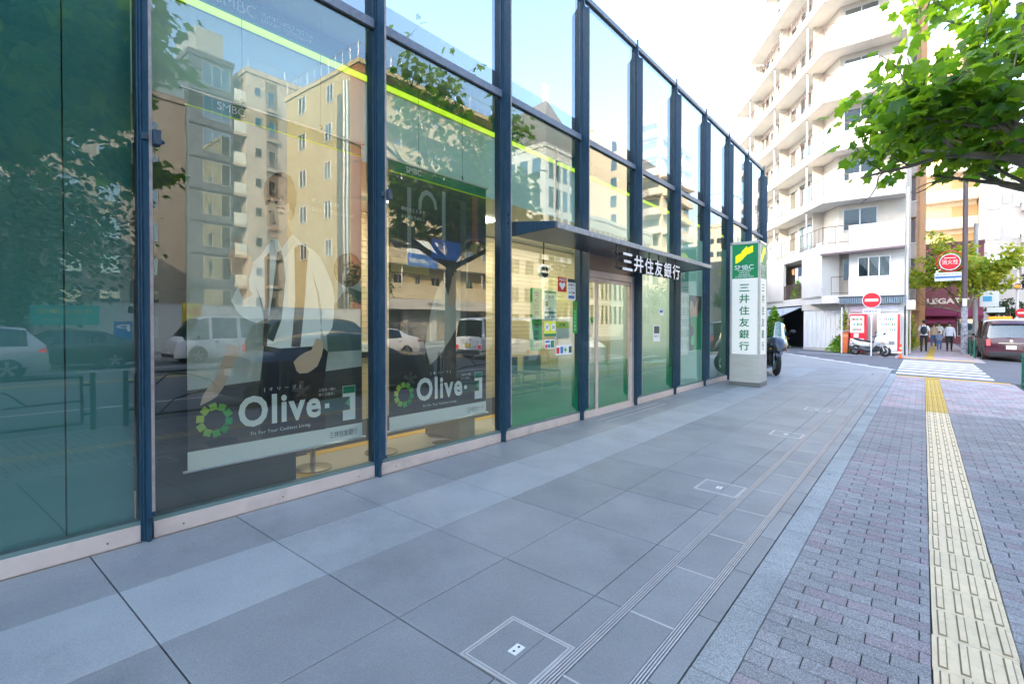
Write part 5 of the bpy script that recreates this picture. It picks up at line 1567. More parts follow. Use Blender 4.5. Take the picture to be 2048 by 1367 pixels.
# yellow building
XY = 26.5; YY = 23.2
yb_ = thing('yellow_building', 'large yellow building across the road with windowed end wall and long balconies', 'building', (XY + 5, YY + 8, 0))
m = MB(); m.box(XY + 1.2, XY + 11.2, YY, 41.0, -0.25, 21.6); m.build('wall', yellow_w, yb_)
m = MB(); m.box(XY, XY + 1.196, YY - 0.02, YY + 1.35, -0.25, 22.0); m.build('brick_corner', brick_r, yb_)
m = MB(); m.box(XY - 0.1, XY + 11.3, YY - 0.12, 41.1, 21.602, 21.95); m.build('roof_edge', yel_par, yb_)
rail(yb_, [Vector((XY + 11, YY)), Vector((XY + 0.1, YY)), Vector((XY + 0.1, 40.8))], 21.95, 1.25, 1.0, mat=alu, name='roof_railing')
for (x, z) in ((30.7, 19.6), (30.9, 16.5), (31.0, 13.4), (31.0, 10.2), (31.0, 7.0), (35.0, 19.8), (34.9, 16.6), (34.8, 13.4), (34.8, 10.2), (34.8, 7.0), (28.9, 4.0)):
    window(yb_, x, YY - 0.004, z, 0, 0.95 if x < 33 else 1.1, 1.45, 2, 0.3, fmat=white_p)
for x in (27.9, 28.35):
    m = MB(); m.cyl((x, YY - 0.18, 0), (x, YY - 0.18, 20.6), 0.13, n=10); m.build('downpipe', M('duct_steel', (0.5, 0.5, 0.48), 0.3, 0.8), yb_)
m = MB(); m.box(28.9, 29.5, YY - 0.12, YY - 0.004, 0, 19.8); m.build('duct_cover', M('duct_cover_grey', (0.2, 0.2, 0.17), 0.5, 0.3), yb_)
for k in range(6):
    z = 3.55 + 2.85 * k
    m = MB(); m.box(XY, XY + 0.12, YY + 1.36, 41, z, z + 1.25); m.build('balcony_parapet', yel_par, yb_)
    m = MB(); m.box(XY + 0.121, XY + 1.196, YY + 1.36, 41, z - 0.05, z + 0.12); m.build('balcony_slab', conc_g, yb_)
    for q in range(7):
        window(yb_, XY + 1.195, 25.6 + 2.2 * q, z + 0.9, FACE['-x'], 1.0 if q % 2 else 0.6, 1.2, 2, 0.5)
    for q in range(3):
        m = MB(); m.cyl((XY + 0.3, 27.5 + 5 * q, z + 1.25), (XY + 0.3, 27.5 + 5 * q, z + 2.8), 0.04, n=6); m.build('post', white_p, yb_)
m = MB(); m.box(XY - 0.35, XY + 0.3, YY + 1.4, 41.0, 2.62, 3.50); m.build('shop_fascia', M('fascia_greige', (0.55, 0.52, 0.47), 0.6, var=0.05), yb_)
m = MB(); put_text(m, 'jonathan', (XY - 0.36, 32.5, 2.82), (0, -1, 0), (0, 0, 1), 2.6, 0.5, fat=0.02); put_text(m, 'cafe restaurant', (XY - 0.36, 35.6, 3.05), (0, -1, 0), (0, 0, 1), 2.0, 0.22); m.build('fascia_lettering', ink_dark, yb_)
for q in range(5):
    y = YY + 2.4 + 3.3 * q
    m = MB(); m.box(XY + 1.10, XY + 1.195, y, y + 2.4, -0.1, 2.5); m.build('shop_front', (win_dk, M('shop_shutter_grey', (0.3, 0.29, 0.27), 0.6), M('shop_glow', (0.30, 0.2, 0.12), 0.6), win_dk, win_dk)[q], yb_)
    m = MB(); m.box(XY + 0.9, XY + 1.19, y - 0.75, y - 0.15, -0.2, 2.6); m.build('shop_pier', conc_g, yb_)
sb = thing('shop_banner', 'blue and white banner hung on the yellow building balcony', 'banner', (XY - 0.05, 29, 5))
m = MB(); m.box(XY - 0.06, XY - 0.01, 27.8, 31.4, 6.3, 8.6); m.build('white_field', print_white, sb)
m = MB(); m.box(XY - 0.068, XY - 0.061, 27.8, 31.4, 6.3, 7.4); m.build('blue_field', blue_i, sb)
m = MB(); put_text(m, 'やさしく治療する歯医者', (XY - 0.07, 31.2, 6.6), (0, -1, 0), (0, 0, 1), 3.2, 0.4); m.build('print', print_white, sb)
# blocks further along
b_ = block('low_pale_building', 'pale three storey building across the road beyond the yellow one', XY + 0.5, XY + 12, 41.4, 47.9, 11.5, conc_g, [('-x', [43, 45.6], [1 + 3 * k for k in range(3)], 1.6, 1.6, 2, 0.5)])
ab = block('antenna_building', 'pale office block across the road with sloping grey top and phone mast', XY, XY + 11, 48.2, 56, 22.0, M('curtain_wall_pale', (0.60, 0.62, 0.60), 0.4, var=0.05),
           [('-x', [49.3 + 1.5 * k for k in range(5)], [2 + 3.3 * k for k in range(6)], 1.1, 2.4, 1, 0.6), ('-y', [27.8 + 1.9 * k for k in range(5)], [2 + 3.3 * k for k in range(6)], 1.3, 2.4, 1, 0.6)])
m = MB(); m.hexa([(XY - 0.1, 48.1, 22.51), (XY - 0.1, 56.1, 22.51), (XY + 11.1, 56.1, 22.51), (XY + 11.1, 48.1, 22.51)][::-1], [(XY + 0.2, 49.0, 27.6), (XY + 0.2, 53.5, 25.2), (XY + 9, 53.5, 25.2), (XY + 9, 49.0, 26.4)][::-1]); m.build('sloping_top', M('grey_standing_seam', (0.20, 0.21, 0.22), 0.6, var=0.06), ab)
m = MB(); m.cyl((XY + 0.8, 49.6, 26.4), (XY + 0.8, 49.6, 29.0), 0.06)
m.build('mast_pole', white_p, ab)
for q in (-1, 0, 1):
    m = MB(); m.box(XY + 0.7, XY + 0.9, 49.5 + 0.4 * q, 49.7 + 0.4 * q, 27.6, 29.8); m.build('antenna_panel', white_p, ab)
block('ribbed_pale_building', 'low pale ribbed building across the road in front of the tower', XY + 0.2, XY + 10, 56.6, 78, 15.5, M('ribbed_pale', (0.62, 0.64, 0.60), 0.6), [('-x', [58 + 1.3 * k for k in range(15)], [1.5 + 3.4 * k for k in range(4)], 0.8, 2.6, 1, 0.6)])
tw = block('cream_tower', 'tall cream tower across the road with corner balconies on each floor', XY - 1, XY + 14, 78.6, 92, 35.5, M('tower_cream', (0.62, 0.53, 0.42), 0.75, var=0.03),
           [('-y', [33.8], [3 + 3.1 * k for k in range(10)], 1.1, 1.9, 1, 0.2), ('-x', [81, 84, 87, 90], [2.5 + 3.1 * k for k in range(10)], 2.0, 1.5, 2, 0.3)])
for k in range(10):
    z = 3.5 + 3.1 * k
    m = MB(); m.prism([(27.0, 77.3), (29.6, 78.58), (25.6, 78.58), (25.0, 77.3)], 'z', z, z + 1.1); m.build('corner_balcony', M('tower_balcony', (0.66, 0.58, 0.48), 0.75), tw)
    m = MB(); m.box(26.0, 29.0, 78.5, 78.59, z + 1.12, z + 2.6); m.build('balcony_window', win_dk, tw)
    m = MB(); m.box(XY - 1.9, XY - 1.02, 78.7, 91.8, z, z + 1.0); m.build('street_balcony', MATS['tower_balcony'], tw)
ft = block('distant_balcony_tower', 'distant pale tower with small stacked balconies far along the road', 24, 34, 116, 126, 23, cream_w, [('-x', [117.5 + 2 * k for k in range(4)], [2 + 2.9 * k for k in range(7)], 1.4, 1.2, 2, 0.4), ('-y', [25.5 + 2 * k for k in range(4)], [2 + 2.9 * k for k in range(7)], 1.4, 1.2, 2, 0.4)])
block('distant_low_block', 'low teal grey block far along the opposite pavement', 24, 36, 93, 115, 9.5, M('teal_grey_wall', (0.22, 0.34, 0.30), 0.7), [('-x', [95 + 2.5 * k for k in range(8)], [1 + 3 * k for k in range(3)], 1.6, 1.4, 2, 0.4)])
block('far_end_block', 'tall plain pale block at the far end of the opposite pavement', 24, 40, 150, 165, 30, conc_g, [('-y', [25 + 2.5 * k for k in range(6)], [2 + 3 * k for k in range(9)], 1.5, 1.5, 2, 0.5), ('-x', [151 + 2.5 * k for k in range(5)], [2 + 3 * k for k in range(9)], 1.5, 1.5, 2, 0.5)])
block('park_side_block', 'pale block across the road behind the large round tree', 34, 44, -30, 4.5, 13, conc_g, [('-x', [-28 + 3 * k for k in range(10)], [1 + 3 * k for k in range(4)], 1.6, 1.5, 2, 0.5)])
# parking lot wall, hoardings and small signs on the far pavement
pw = thing('car_park_wall', 'long white boundary wall behind the far pavement', 'wall', (27, 12, -0.2))
m = MB(); m.box(26.0, 26.25, 4.5, 22.9, -0.2, 2.45); m.build('panel', M('hoarding_white', (0.66, 0.66, 0.62), 0.7, var=0.04), pw)
m = MB(); m.box(25.97, 26.28, 4.5, 22.9, 2.452, 2.52); m.build('coping', conc_g, pw)
hs_ = thing('teal_hoarding_sign', 'teal sign board with yellow lettering on the fence below the round tree', 'sign', (22, 4.6, 1.7))
m = MB(); m.box(21.98, 22.03, 3.9, 6.3, 1.35, 2.2); m.build('board', I('tealboard', (0.02, 0.36, 0.33)), hs_)
m = MB(); put_text(m, '月極駐車場', (21.972, 6.1, 1.83), (0, -1, 0), (0, 0, 1), 2.0, 0.22); put_text(m, '空きあり 受付中', (21.972, 5.8, 1.5), (0, -1, 0), (0, 0, 1), 1.5, 0.14); m.build('lettering', I('yelink', (0.62, 0.55, 0.05)), hs_)
m = MB()
for y in (4.0, 6.2): m.cyl((22.05, y, -0.2), (22.05, y, 2.2), 0.03, n=6)
m.build('post', pipe_m, hs_)
for (nm, lb, y0, y1, z0, z1, mt, tx) in (('parking_sign', 'blue parking sign board on the far pavement', 6.6, 7.3, 0.5, 1.5, blue_i, 'P'), ('yellow_shop_board', 'yellow shop sign board on the far pavement beside the hoarding', 9.2, 10.1, 1.1, 2.4, I('yellboard', (0.62, 0.50, 0.04)), '最大'), ('bus_stop_board', 'white bus stop board below the pedestrian signal on the far pavement', 7.7, 8.2, 0.7, 1.7, print_white, 'バス')):
    t = thing(nm, lb, 'sign', (21, (y0 + y1) / 2, -0.2))
    m = MB(); m.box(21, 21.05, y0, y1, z0, z1); m.build('board', mt, t, bevel=0.01)
    m = MB(); put_text(m, tx, (20.99, y1 - 0.1, z0 + 0.55 * (z1 - z0)), (0, -1, 0), (0, 0, 1), (y1 - y0) - 0.2, 0.3 * (z1 - z0)); m.build('lettering', ink_dark if mt is print_white else red_i if 'yellow' in nm else print_white, t)
    m = MB(); m.cyl((21.08, (y0 + y1) / 2, -0.2), (21.08, (y0 + y1) / 2, z1), 0.03, n=6); m.build('post', pipe_m, t)
# ------------------------------------------------------------------ trees
bark = M('plane_bark', (0.20, 0.17, 0.13), 0.9, var=0.35, vscale=6, bump=0.6, bscale=25, dirt=((0.42, 0.40, 0.32), 5, 0.8))
LEAF_G = leaf_mat('plane_leaf', (0.05, 0.15, 0.02), (0.22, 0.36, 0.04), 0.6, 0.35)
LEAF_Y = leaf_mat('yellowing_leaf', (0.16, 0.30, 0.03), (0.46, 0.46, 0.07), 0.5)
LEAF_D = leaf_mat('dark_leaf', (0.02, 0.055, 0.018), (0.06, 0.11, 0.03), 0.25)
LOBES = [(0, 0), (0.10, -0.06), (0.30, -0.10), (0.42, 0.05), (0.34, 0.14), (0.52, 0.34), (0.44, 0.40), (0.50, 0.52), (0.27, 0.50), (0.20, 0.62), (0.14, 0.60), (0.0, 0.98),
         (-0.14, 0.60), (-0.20, 0.62), (-0.27, 0.50), (-0.50, 0.52), (-0.44, 0.40), (-0.52, 0.34), (-0.34, 0.14), (-0.42, 0.05), (-0.30, -0.10), (-0.10, -0.06)]
def leaf_geo(kind=0):
    """flat lobed leaf bent along its midrib, stalk at the origin, tip along +y"""
    c = (0, 0.30, 0.05)
    V = [c]
    for x, y in LOBES:
        V.append((x, y, -0.42 * abs(x) ** 1.5 - 0.22 * max(0, y - 0.3) ** 1.5 + (0.05 if kind else -0.03) * math.sin(9 * x + 4 * y)))
    n = len(LOBES)
    return V, [(0, 1 + i, 1 + (i + 1) % n) for i in range(n)]
LV = [leaf_geo(0), leaf_geo(1)]
SV = ([(0, 0, 0), (0.36, 0.25, -0.08), (0.42, 0.6, -0.15), (0, 1, -0.2), (-0.42, 0.6, -0.15), (-0.36, 0.25, -0.08)], [(0, 1, 2, 3), (0, 3, 4, 5)])
def leaf_matrix(p, out, r, size, droop=0.5):
    az = math.atan2(out.y, out.x) + r.gauss(0, 0.8)
    pitch = -droop + r.gauss(0, 0.45)
    d = Vector((math.cos(az) * math.cos(pitch), math.sin(az) * math.cos(pitch), math.sin(pitch)))
    n = Vector((r.gauss(0, 0.4), r.gauss(0, 0.4), 1)); n = (n - d * n.dot(d)).normalized()
    x = d.cross(n)
    m = Matrix((x, d, n)).transposed().to_4x4()
    return Matrix.Translation(p) @ m @ Matrix.Scale(size, 4)
def grow(r, p, d, length, rad, depth, out_, tips, wob=0.25, split=3, up=0.1):
    pts = [p.copy()]; rs = [rad]
    n = 4
    for i in range(n):
        d = (d + Vector((r.gauss(0, wob), r.gauss(0, wob), r.gauss(0, wob) * 0.6 + up))).normalized()
        p = p + d * length / n
        pts.append(p.copy()); rs.append(rad * (1 - 0.55 * (i + 1) / n))
    out_.append((pts, rs))
    if depth <= 0:
        tips.append((pts, d)); return
    for k in range(split):
        f = 0.45 + 0.55 * (k + 0.7) / split
        q = pts[min(n, int(f * n))]
        ax = d.orthogonal().normalized(); ax.rotate(mathutils.Quaternion(d, r.uniform(0, 6.28)))
        nd = (d + ax * r.uniform(0.55, 1.0)).normalized()
        grow(r, q, nd, length * r.uniform(0.55, 0.75), rs[-1] * 0.85, depth - 1, out_, tips, wob, split, up)
    tips.append((pts[2:], d))
def tree(name, label, base, h_trunk, r_trunk, limb_dirs, limb_len, leaf_n, leaf_size, mat, seed, depth=2, big_leaf=True, single=None, clip=None, split=3, sphere=None, lean=(0, 0), grp=None):
    r = random.Random(seed)
    base = Vector(base)
    t = thing(name, label, 'tree', base, grp)
    limbs = []; tips = []
    top = base + Vector((lean[0], lean[1], h_trunk))
    trunk = MB()
    trunk.tube([base + Vector((0, 0, -0.1)), base + Vector((0, 0, 0.15)), base.lerp(top, 0.4) + Vector((0.03, 0.02, 0)), top], [r_trunk * 1.5, r_trunk * 1.1, r_trunk, r_trunk * 0.85], 12)
    trunk.build('trunk', bark, t, smooth=True)
    for d, L_ in limb_dirs:
        grow(r, top + Vector((0, 0, r.uniform(-0.4, 0.1))), Vector(d).normalized(), L_ * limb_len, r_trunk * 0.5, depth, limbs, tips, split=split)
    bm_ = MB()
    for pts, rs in limbs: bm_.tube(pts, rs, 6)
    bo = bm_.build('limbs', bark, t, smooth=True); bo['kind'] = 'stuff'
    cen = sum((p for pts, _ in tips for p in pts), Vector()) / max(1, sum(len(pts) for pts, _ in tips))
    items = []
    for i in range(leaf_n):
        pts, d = r.choice(tips)
        q = r.uniform(0, len(pts) - 1.001); a = int(q)
        p = pts[a].lerp(pts[a + 1], q - a) + Vector((r.gauss(0, 1), r.gauss(0, 1), r.gauss(0, 0.7))) * leaf_size * 0.9
        if clip and not clip(p): continue
        out = p - cen; out.z = 0
        if out.length < 0.01: out = Vector((1, 0, 0))
        items.append((leaf_matrix(p, out, r, leaf_size * r.uniform(0.6, 1.15)), p))
    singles = []
    if single:
        items.sort(key=lambda it: single(it[1]))
        singles = items[:298]; items = items[298:]
        mes = []
        for V, F in LV:
            me = bpy.data.meshes.new('leaf'); me.from_pydata(V, [], F); me.materials.append(mat); me.polygons.foreach_set('use_smooth', [True] * len(F)); me.update(); mes.append(me)
        for k, (mt, p) in enumerate(singles):
            o = link('leaf', mes[k % 2], t, local=True)
            o.matrix_local = Matrix.Translation(-base) @ mt
    fm = MB()
    for mt, p in items:
        V, F = LV[r.randrange(2)] if big_leaf else SV
        fm.add([mt @ Vector(v) for v in V], F, 0, r.random())
    fo = fm.build('foliage', mat, t, smooth=big_leaf); fo['kind'] = 'stuff'
    return t
def vis_key(p):
    d = (p - Vector((0, 0, EYE))); f = d.dot(fw); x = d.dot(rt); z = d.dot(up)
    if f < 0.5: return 1e6
    if abs(x / f) > 1.02 or abs(z / f) > 0.69: return 1e5 + f
    return f
# big street tree leaning into the upper right of the view
tree('plane_tree', 'leafy plane tree whose bright green branches hang into the upper right corner', (1.62, 8.9, zg(1.62)), 3.3, 0.15,
     [((-1, -0.25, 0.12), 1.15), ((-0.8, -0.9, 0.15), 1.15), ((0.2, -1, 0.25), 1.15), ((-0.9, 0.3, 0.2), 1.05), ((1, -0.4, 0.4), 1.0), ((0.6, 0.8, 0.4), 1.0), ((-0.3, 0.9, 0.3), 1.0), ((-0.35, -0.3, 1), 1.6), ((0.15, 0.15, 1), 2.3), ((-0.2, 0.5, 1), 1.9), ((0.3, -0.4, 1), 2.0), ((-0.1, 1.0, 0.9), 1.6), ((-0.6, -0.6, 0.6), 1.2), ((-0.75, 0.1, 0.65), 1.2), ((0.1, -0.8, 0.7), 1.2)],
     1.5, 4500, 0.205, LEAF_G, 5, depth=2, single=vis_key, clip=lambda p: p.z > 3.35 + 0.12 * abs(p.x - 0.9) and p.y > 0.77 * (p.x + 7.6) and p.y < 12.6, lean=(-0.15, -0.1))
# its neighbour almost above the camera; seen mirrored in the glass
tree('plane_tree', 'second plane tree above the camera, its dark leaves mirrored in the left panes', (1.62, -0.1, zg(1.62)), 3.4, 0.16,
     [((-1, 0.25, 0.3), 1.0), ((-0.8, 0.9, 0.25), 1.2), ((-0.4, 1, 0.35), 1.3), ((-0.5, 1, 0.8), 1.3), ((0.0, 1, 0.3), 1.25), ((0.6, 1, 0.4), 1.1), ((1, 0.2, 0.4), 1.0), ((-0.6, -0.8, 0.4), 1.0), ((0.4, -1, 0.4), 1.0), ((-0.2, 0.4, 1), 1.4), ((0.3, -0.2, 1), 1.4), ((-0.5, 0.5, 0.7), 1.2), ((0.3, 0.8, 0.7), 1.2)],
     1.95, 11000, 0.2, LEAF_G, 9, depth=2, clip=lambda p: p.z > 3.2 and p.y < 3.7 and p.x > -1.6)
tree('plane_tree', 'yellow green street tree beyond the crossing, behind the round hydrant sign', (1.95, 41.5, zg(1.9)), 2.6, 0.13,
     [((-1, -0.2, 0.5), 1.0), ((-0.5, 0.7, 0.7), 1.0), ((0.9, 0.2, 0.6), 1.1), ((0.2, -0.8, 0.7), 1.0), ((0, 0, 1), 1.35), ((-0.5, 0.2, 1), 1.15), ((0.6, -0.2, 1), 1.15), ((0.1, 0.6, 0.9), 1)],
     2.35, 9500, 0.22, LEAF_Y, 21, depth=2, big_leaf=False, clip=lambda p: p.z > 2.6 and not (p.x < 1.3 and p.z < 3.75) and p.z < 8.6)
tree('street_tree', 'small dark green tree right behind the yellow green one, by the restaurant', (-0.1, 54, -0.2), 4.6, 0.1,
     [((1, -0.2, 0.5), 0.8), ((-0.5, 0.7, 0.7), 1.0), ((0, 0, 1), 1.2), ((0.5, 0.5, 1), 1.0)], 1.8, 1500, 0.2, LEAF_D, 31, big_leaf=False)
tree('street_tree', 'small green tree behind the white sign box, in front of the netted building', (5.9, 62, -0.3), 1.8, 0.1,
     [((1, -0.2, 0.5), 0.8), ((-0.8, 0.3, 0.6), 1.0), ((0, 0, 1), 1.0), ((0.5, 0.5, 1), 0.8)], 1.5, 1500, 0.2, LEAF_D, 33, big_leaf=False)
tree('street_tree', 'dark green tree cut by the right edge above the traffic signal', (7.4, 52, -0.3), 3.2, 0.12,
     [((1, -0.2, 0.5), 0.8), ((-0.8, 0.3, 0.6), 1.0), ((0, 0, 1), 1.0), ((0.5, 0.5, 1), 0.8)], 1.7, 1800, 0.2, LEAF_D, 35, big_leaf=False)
# round park tree across the road, other trees there
def ball_tree(name, label, c, rx, rz, n, size, mat, seed, r_tr=0.25):
    r = random.Random(seed); c = Vector(c)
    t = thing(name, label, 'tree', (c.x, c.y, -0.2))
    m = MB(); m.tube([(c.x, c.y, -0.3), (c.x + 0.1, c.y, c.z * 0.5), (c.x, c.y, c.z)], [r_tr, r_tr * 0.8, r_tr * 0.5], 10); m.build('trunk', bark, t, smooth=True)
    lumps = [(Vector((r.gauss(0, 1), r.gauss(0, 1), r.gauss(0, 1))).normalized(), r.uniform(0.6, 1.0)) for _ in range(60)]
    m = MB()
    for i in range(n):
        d, k = r.choice(lumps)
        v = (d * k + Vector((r.gauss(0, 0.16), r.gauss(0, 0.16), r.gauss(0, 0.16))))
        p = c + Vector((v.x * rx, v.y * rx, v.z * rz))
        if p.z < 1.4: continue
        mt = leaf_matrix(p, v, r, size * r.uniform(0.6, 1.2), 0.2)
        m.add([mt @ Vector(q) for q in SV[0]], SV[1], 0, r.random())
    m.build('foliage', mat, t)['kind'] = 'stuff'
    return t
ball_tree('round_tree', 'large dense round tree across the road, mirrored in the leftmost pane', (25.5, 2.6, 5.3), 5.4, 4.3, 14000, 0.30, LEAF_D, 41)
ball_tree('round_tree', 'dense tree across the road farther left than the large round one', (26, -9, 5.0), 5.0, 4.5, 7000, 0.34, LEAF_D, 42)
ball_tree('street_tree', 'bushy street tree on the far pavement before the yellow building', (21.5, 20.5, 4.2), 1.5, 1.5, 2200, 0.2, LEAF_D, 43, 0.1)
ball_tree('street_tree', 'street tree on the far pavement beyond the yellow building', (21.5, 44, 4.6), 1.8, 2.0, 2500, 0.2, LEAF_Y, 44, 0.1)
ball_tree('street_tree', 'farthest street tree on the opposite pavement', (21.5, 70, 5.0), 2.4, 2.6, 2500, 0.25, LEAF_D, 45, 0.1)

# shrubs and creepers
def shrub(label, c, rx, rz, n, size, mat, seed, name='shrub', sc=(1, 1)):
    r = random.Random(seed); c = Vector(c)
    t = thing(name, label, 'shrub', c)
    st = MB()
    m = MB()
    for i in range(n):
        a = r.uniform(0, 6.28); q = abs(r.gauss(0, 0.55)); q = min(q, 1.2); z = r.uniform(0, 1) ** 0.8
        p = c + Vector((math.cos(a) * q * rx * (1 - 0.4 * z) * sc[0], math.sin(a) * q * rx * (1 - 0.4 * z) * sc[1], z * rz * (1.1 - 0.5 * q)))
        mt = leaf_matrix(p, p - c + Vector((0.01, 0, 0)), r, size * r.uniform(0.6, 1.2), 0.1)
        m.add([mt @ Vector(v) for v in SV[0]], SV[1], 0, r.random())
    for i in range(14):
        a = r.uniform(0, 6.28)
        st.tube([c, c + Vector((math.cos(a) * rx * 0.3, math.sin(a) * rx * 0.3, rz * 0.5)), c + Vector((math.cos(a) * rx * 0.7, math.sin(a) * rx * 0.7, rz * r.uniform(0.7, 1.1)))], [0.012, 0.008, 0.004], 4)
    st.build('stem', bark, t)['kind'] = 'stuff'
    m.build('foliage', mat, t)['kind'] = 'stuff'
    return t
LEAF_B = leaf_mat('bright_shrub_leaf', (0.07, 0.22, 0.02), (0.28, 0.46, 0.05), 0.5)
shrub('round green bush at the foot of the white shutter, left of the orange bin', (-3.35, 30.5, -0.05), 0.55, 0.85, 1500, 0.10, LEAF_B, 51)
pv = on_left(3.0, 1.6)
shrub('tall climbing greenery beside the dark entrance, behind the black motorcycle', (pv.x + 0.4, pv.y - 0.4, 0.0), 0.75, 2.3, 2600, 0.12, LEAF_B, 52)
pv = on_left(4.6, 1.7)
shrub('second mass of greenery under the grey awning', (pv.x, pv.y, 0.0), 0.8, 1.6, 1800, 0.12, LEAF_B, 53)
pv = on_left(3.4, -0.2)
shrub('potted plant hanging over the second floor balcony railing', (pv.x, pv.y, lev[0] + 0.1), 0.35, 1.1, 600, 0.10, LEAF_B, 54)
shrub('creeper climbing the white post beside the red vending machine', (-3.1, 30.45, 1.1), 0.28, 1.0, 500, 0.09, LEAF_Y, 55)
shrub('low planting at the foot of the orange building', (-0.55, 36.5, 0), 0.5, 1.0, 900, 0.10, LEAF_Y, 56)
shrub('taller planting beside the dark gate of the orange building', (-0.75, 40.5, 0), 0.6, 2.4, 1300, 0.12, LEAF_Y, 57)
shrub('green hedge before the restaurant windows', (0.9, 53.0, 0.6), 1.4, 0.8, 900, 0.12, LEAF_D, 58)
shrub('hedge at the kerb of the opposite carriageway, near the white sign box', (4.6, 58, 0.1), 1.6, 1.8, 1200, 0.14, LEAF_D, 59)

# ------------------------------------------------------------------ vehicles
def paint(name, c, coat=0.6, metal=0.0):
    return M(name, c, 0.32, metal, coat=coat, var=0.02, vscale=2)
chrome = M('chrome', (0.75, 0.76, 0.78), 0.12, 1.0)
tyre_m = M('tyre', (0.02, 0.02, 0.021), 0.85)
alloy = M('alloy', (0.55, 0.56, 0.58), 0.3, 0.8)
tail_m = M('tail_lamp_red', (0.55, 0.01, 0.01), 0.2, emit=0.35)
tail_off = M('tail_lamp_lens', (0.35, 0.02, 0.02), 0.2)
head_m = M('head_lamp_clear', (0.75, 0.78, 0.8), 0.1, coat=1)
amber = M('amber_lens', (0.7, 0.25, 0.01), 0.25)
plate_w = M('plate_white', (0.72, 0.73, 0.74), 0.5); plate_y = M('plate_yellow', (0.70, 0.55, 0.03), 0.5)
trim_d = M('car_trim_black', (0.02, 0.02, 0.022), 0.55)
PROFILES = {
'sedan': (4.8, [(-2.40,.62,.66,.74,.62,'b','b'),(-2.30,.92,.97,.85,.74,'b','b'),(-1.80,.95,1.06,.895,.74,'b','g'),(-1.15,.95,1.36,.90,.60,'g','b'),(-0.20,.95,1.46,.90,.60,'b','b'),(-0.10,.95,1.46,.90,.60,'g','b'),(0.40,.95,1.42,.90,.61,'g','g'),(1.20,.93,1.00,.89,.76,'b','b'),(2.10,.80,.86,.86,.70,'b','b'),(2.40,.60,.62,.72,.62,'b','b')]),
'suv': (4.5, [(-2.25,.72,.76,.76,.66,'b','b'),(-2.18,1.0,1.06,.88,.76,'b','g'),(-1.75,1.02,1.52,.91,.64,'g','b'),(-0.9,1.02,1.62,.915,.64,'b','b'),(-0.8,1.02,1.62,.915,.64,'g','b'),(0.1,1.02,1.62,.915,.64,'b','b'),(0.2,1.02,1.61,.915,.64,'g','b'),(0.5,1.02,1.56,.915,.64,'g','g'),(1.20,1.0,1.08,.90,.76,'b','b'),(2.05,.88,.95,.87,.72,'b','b'),(2.25,.62,.66,.74,.64,'b','b')]),
'minivan': (4.6, [(-2.30,.80,.84,.80,.76,'b','b'),(-2.26,1.02,1.06,.85,.80,'b','g'),(-2.05,1.04,1.66,.865,.70,'b','b'),(-1.90,1.04,1.76,.865,.70,'g','b'),(-0.85,1.04,1.83,.87,.70,'b','b'),(-0.75,1.04,1.83,.87,.70,'g','b'),(0.35,1.02,1.82,.87,.70,'b','b'),(0.45,1.0,1.81,.87,.70,'g','b'),(0.85,.98,1.74,.87,.70,'g','g'),(1.65,.95,1.05,.85,.74,'b','b'),(2.15,.82,.88,.82,.70,'b','b'),(2.30,.58,.6,.74,.66,'b','b')]),
'van': (4.4, [(-2.20,.75,.78,.80,.76,'b','b'),(-2.17,1.02,1.05,.83,.80,'b','g'),(-2.08,1.04,1.82,.84,.74,'b','b'),(-1.95,1.04,1.92,.845,.74,'g','b'),(-0.45,1.04,1.97,.845,.74,'b','b'),(-0.30,1.02,1.97,.845,.74,'g','b'),(0.75,1.0,1.96,.845,.74,'b','b'),(0.85,.98,1.95,.845,.74,'g','b'),(1.25,.96,1.86,.845,.73,'g','g'),(1.85,.95,1.08,.84,.76,'b','b'),(2.10,.86,.92,.82,.72,'b','b'),(2.20,.55,.58,.78,.70,'b','b')]),
}
_cars = {}
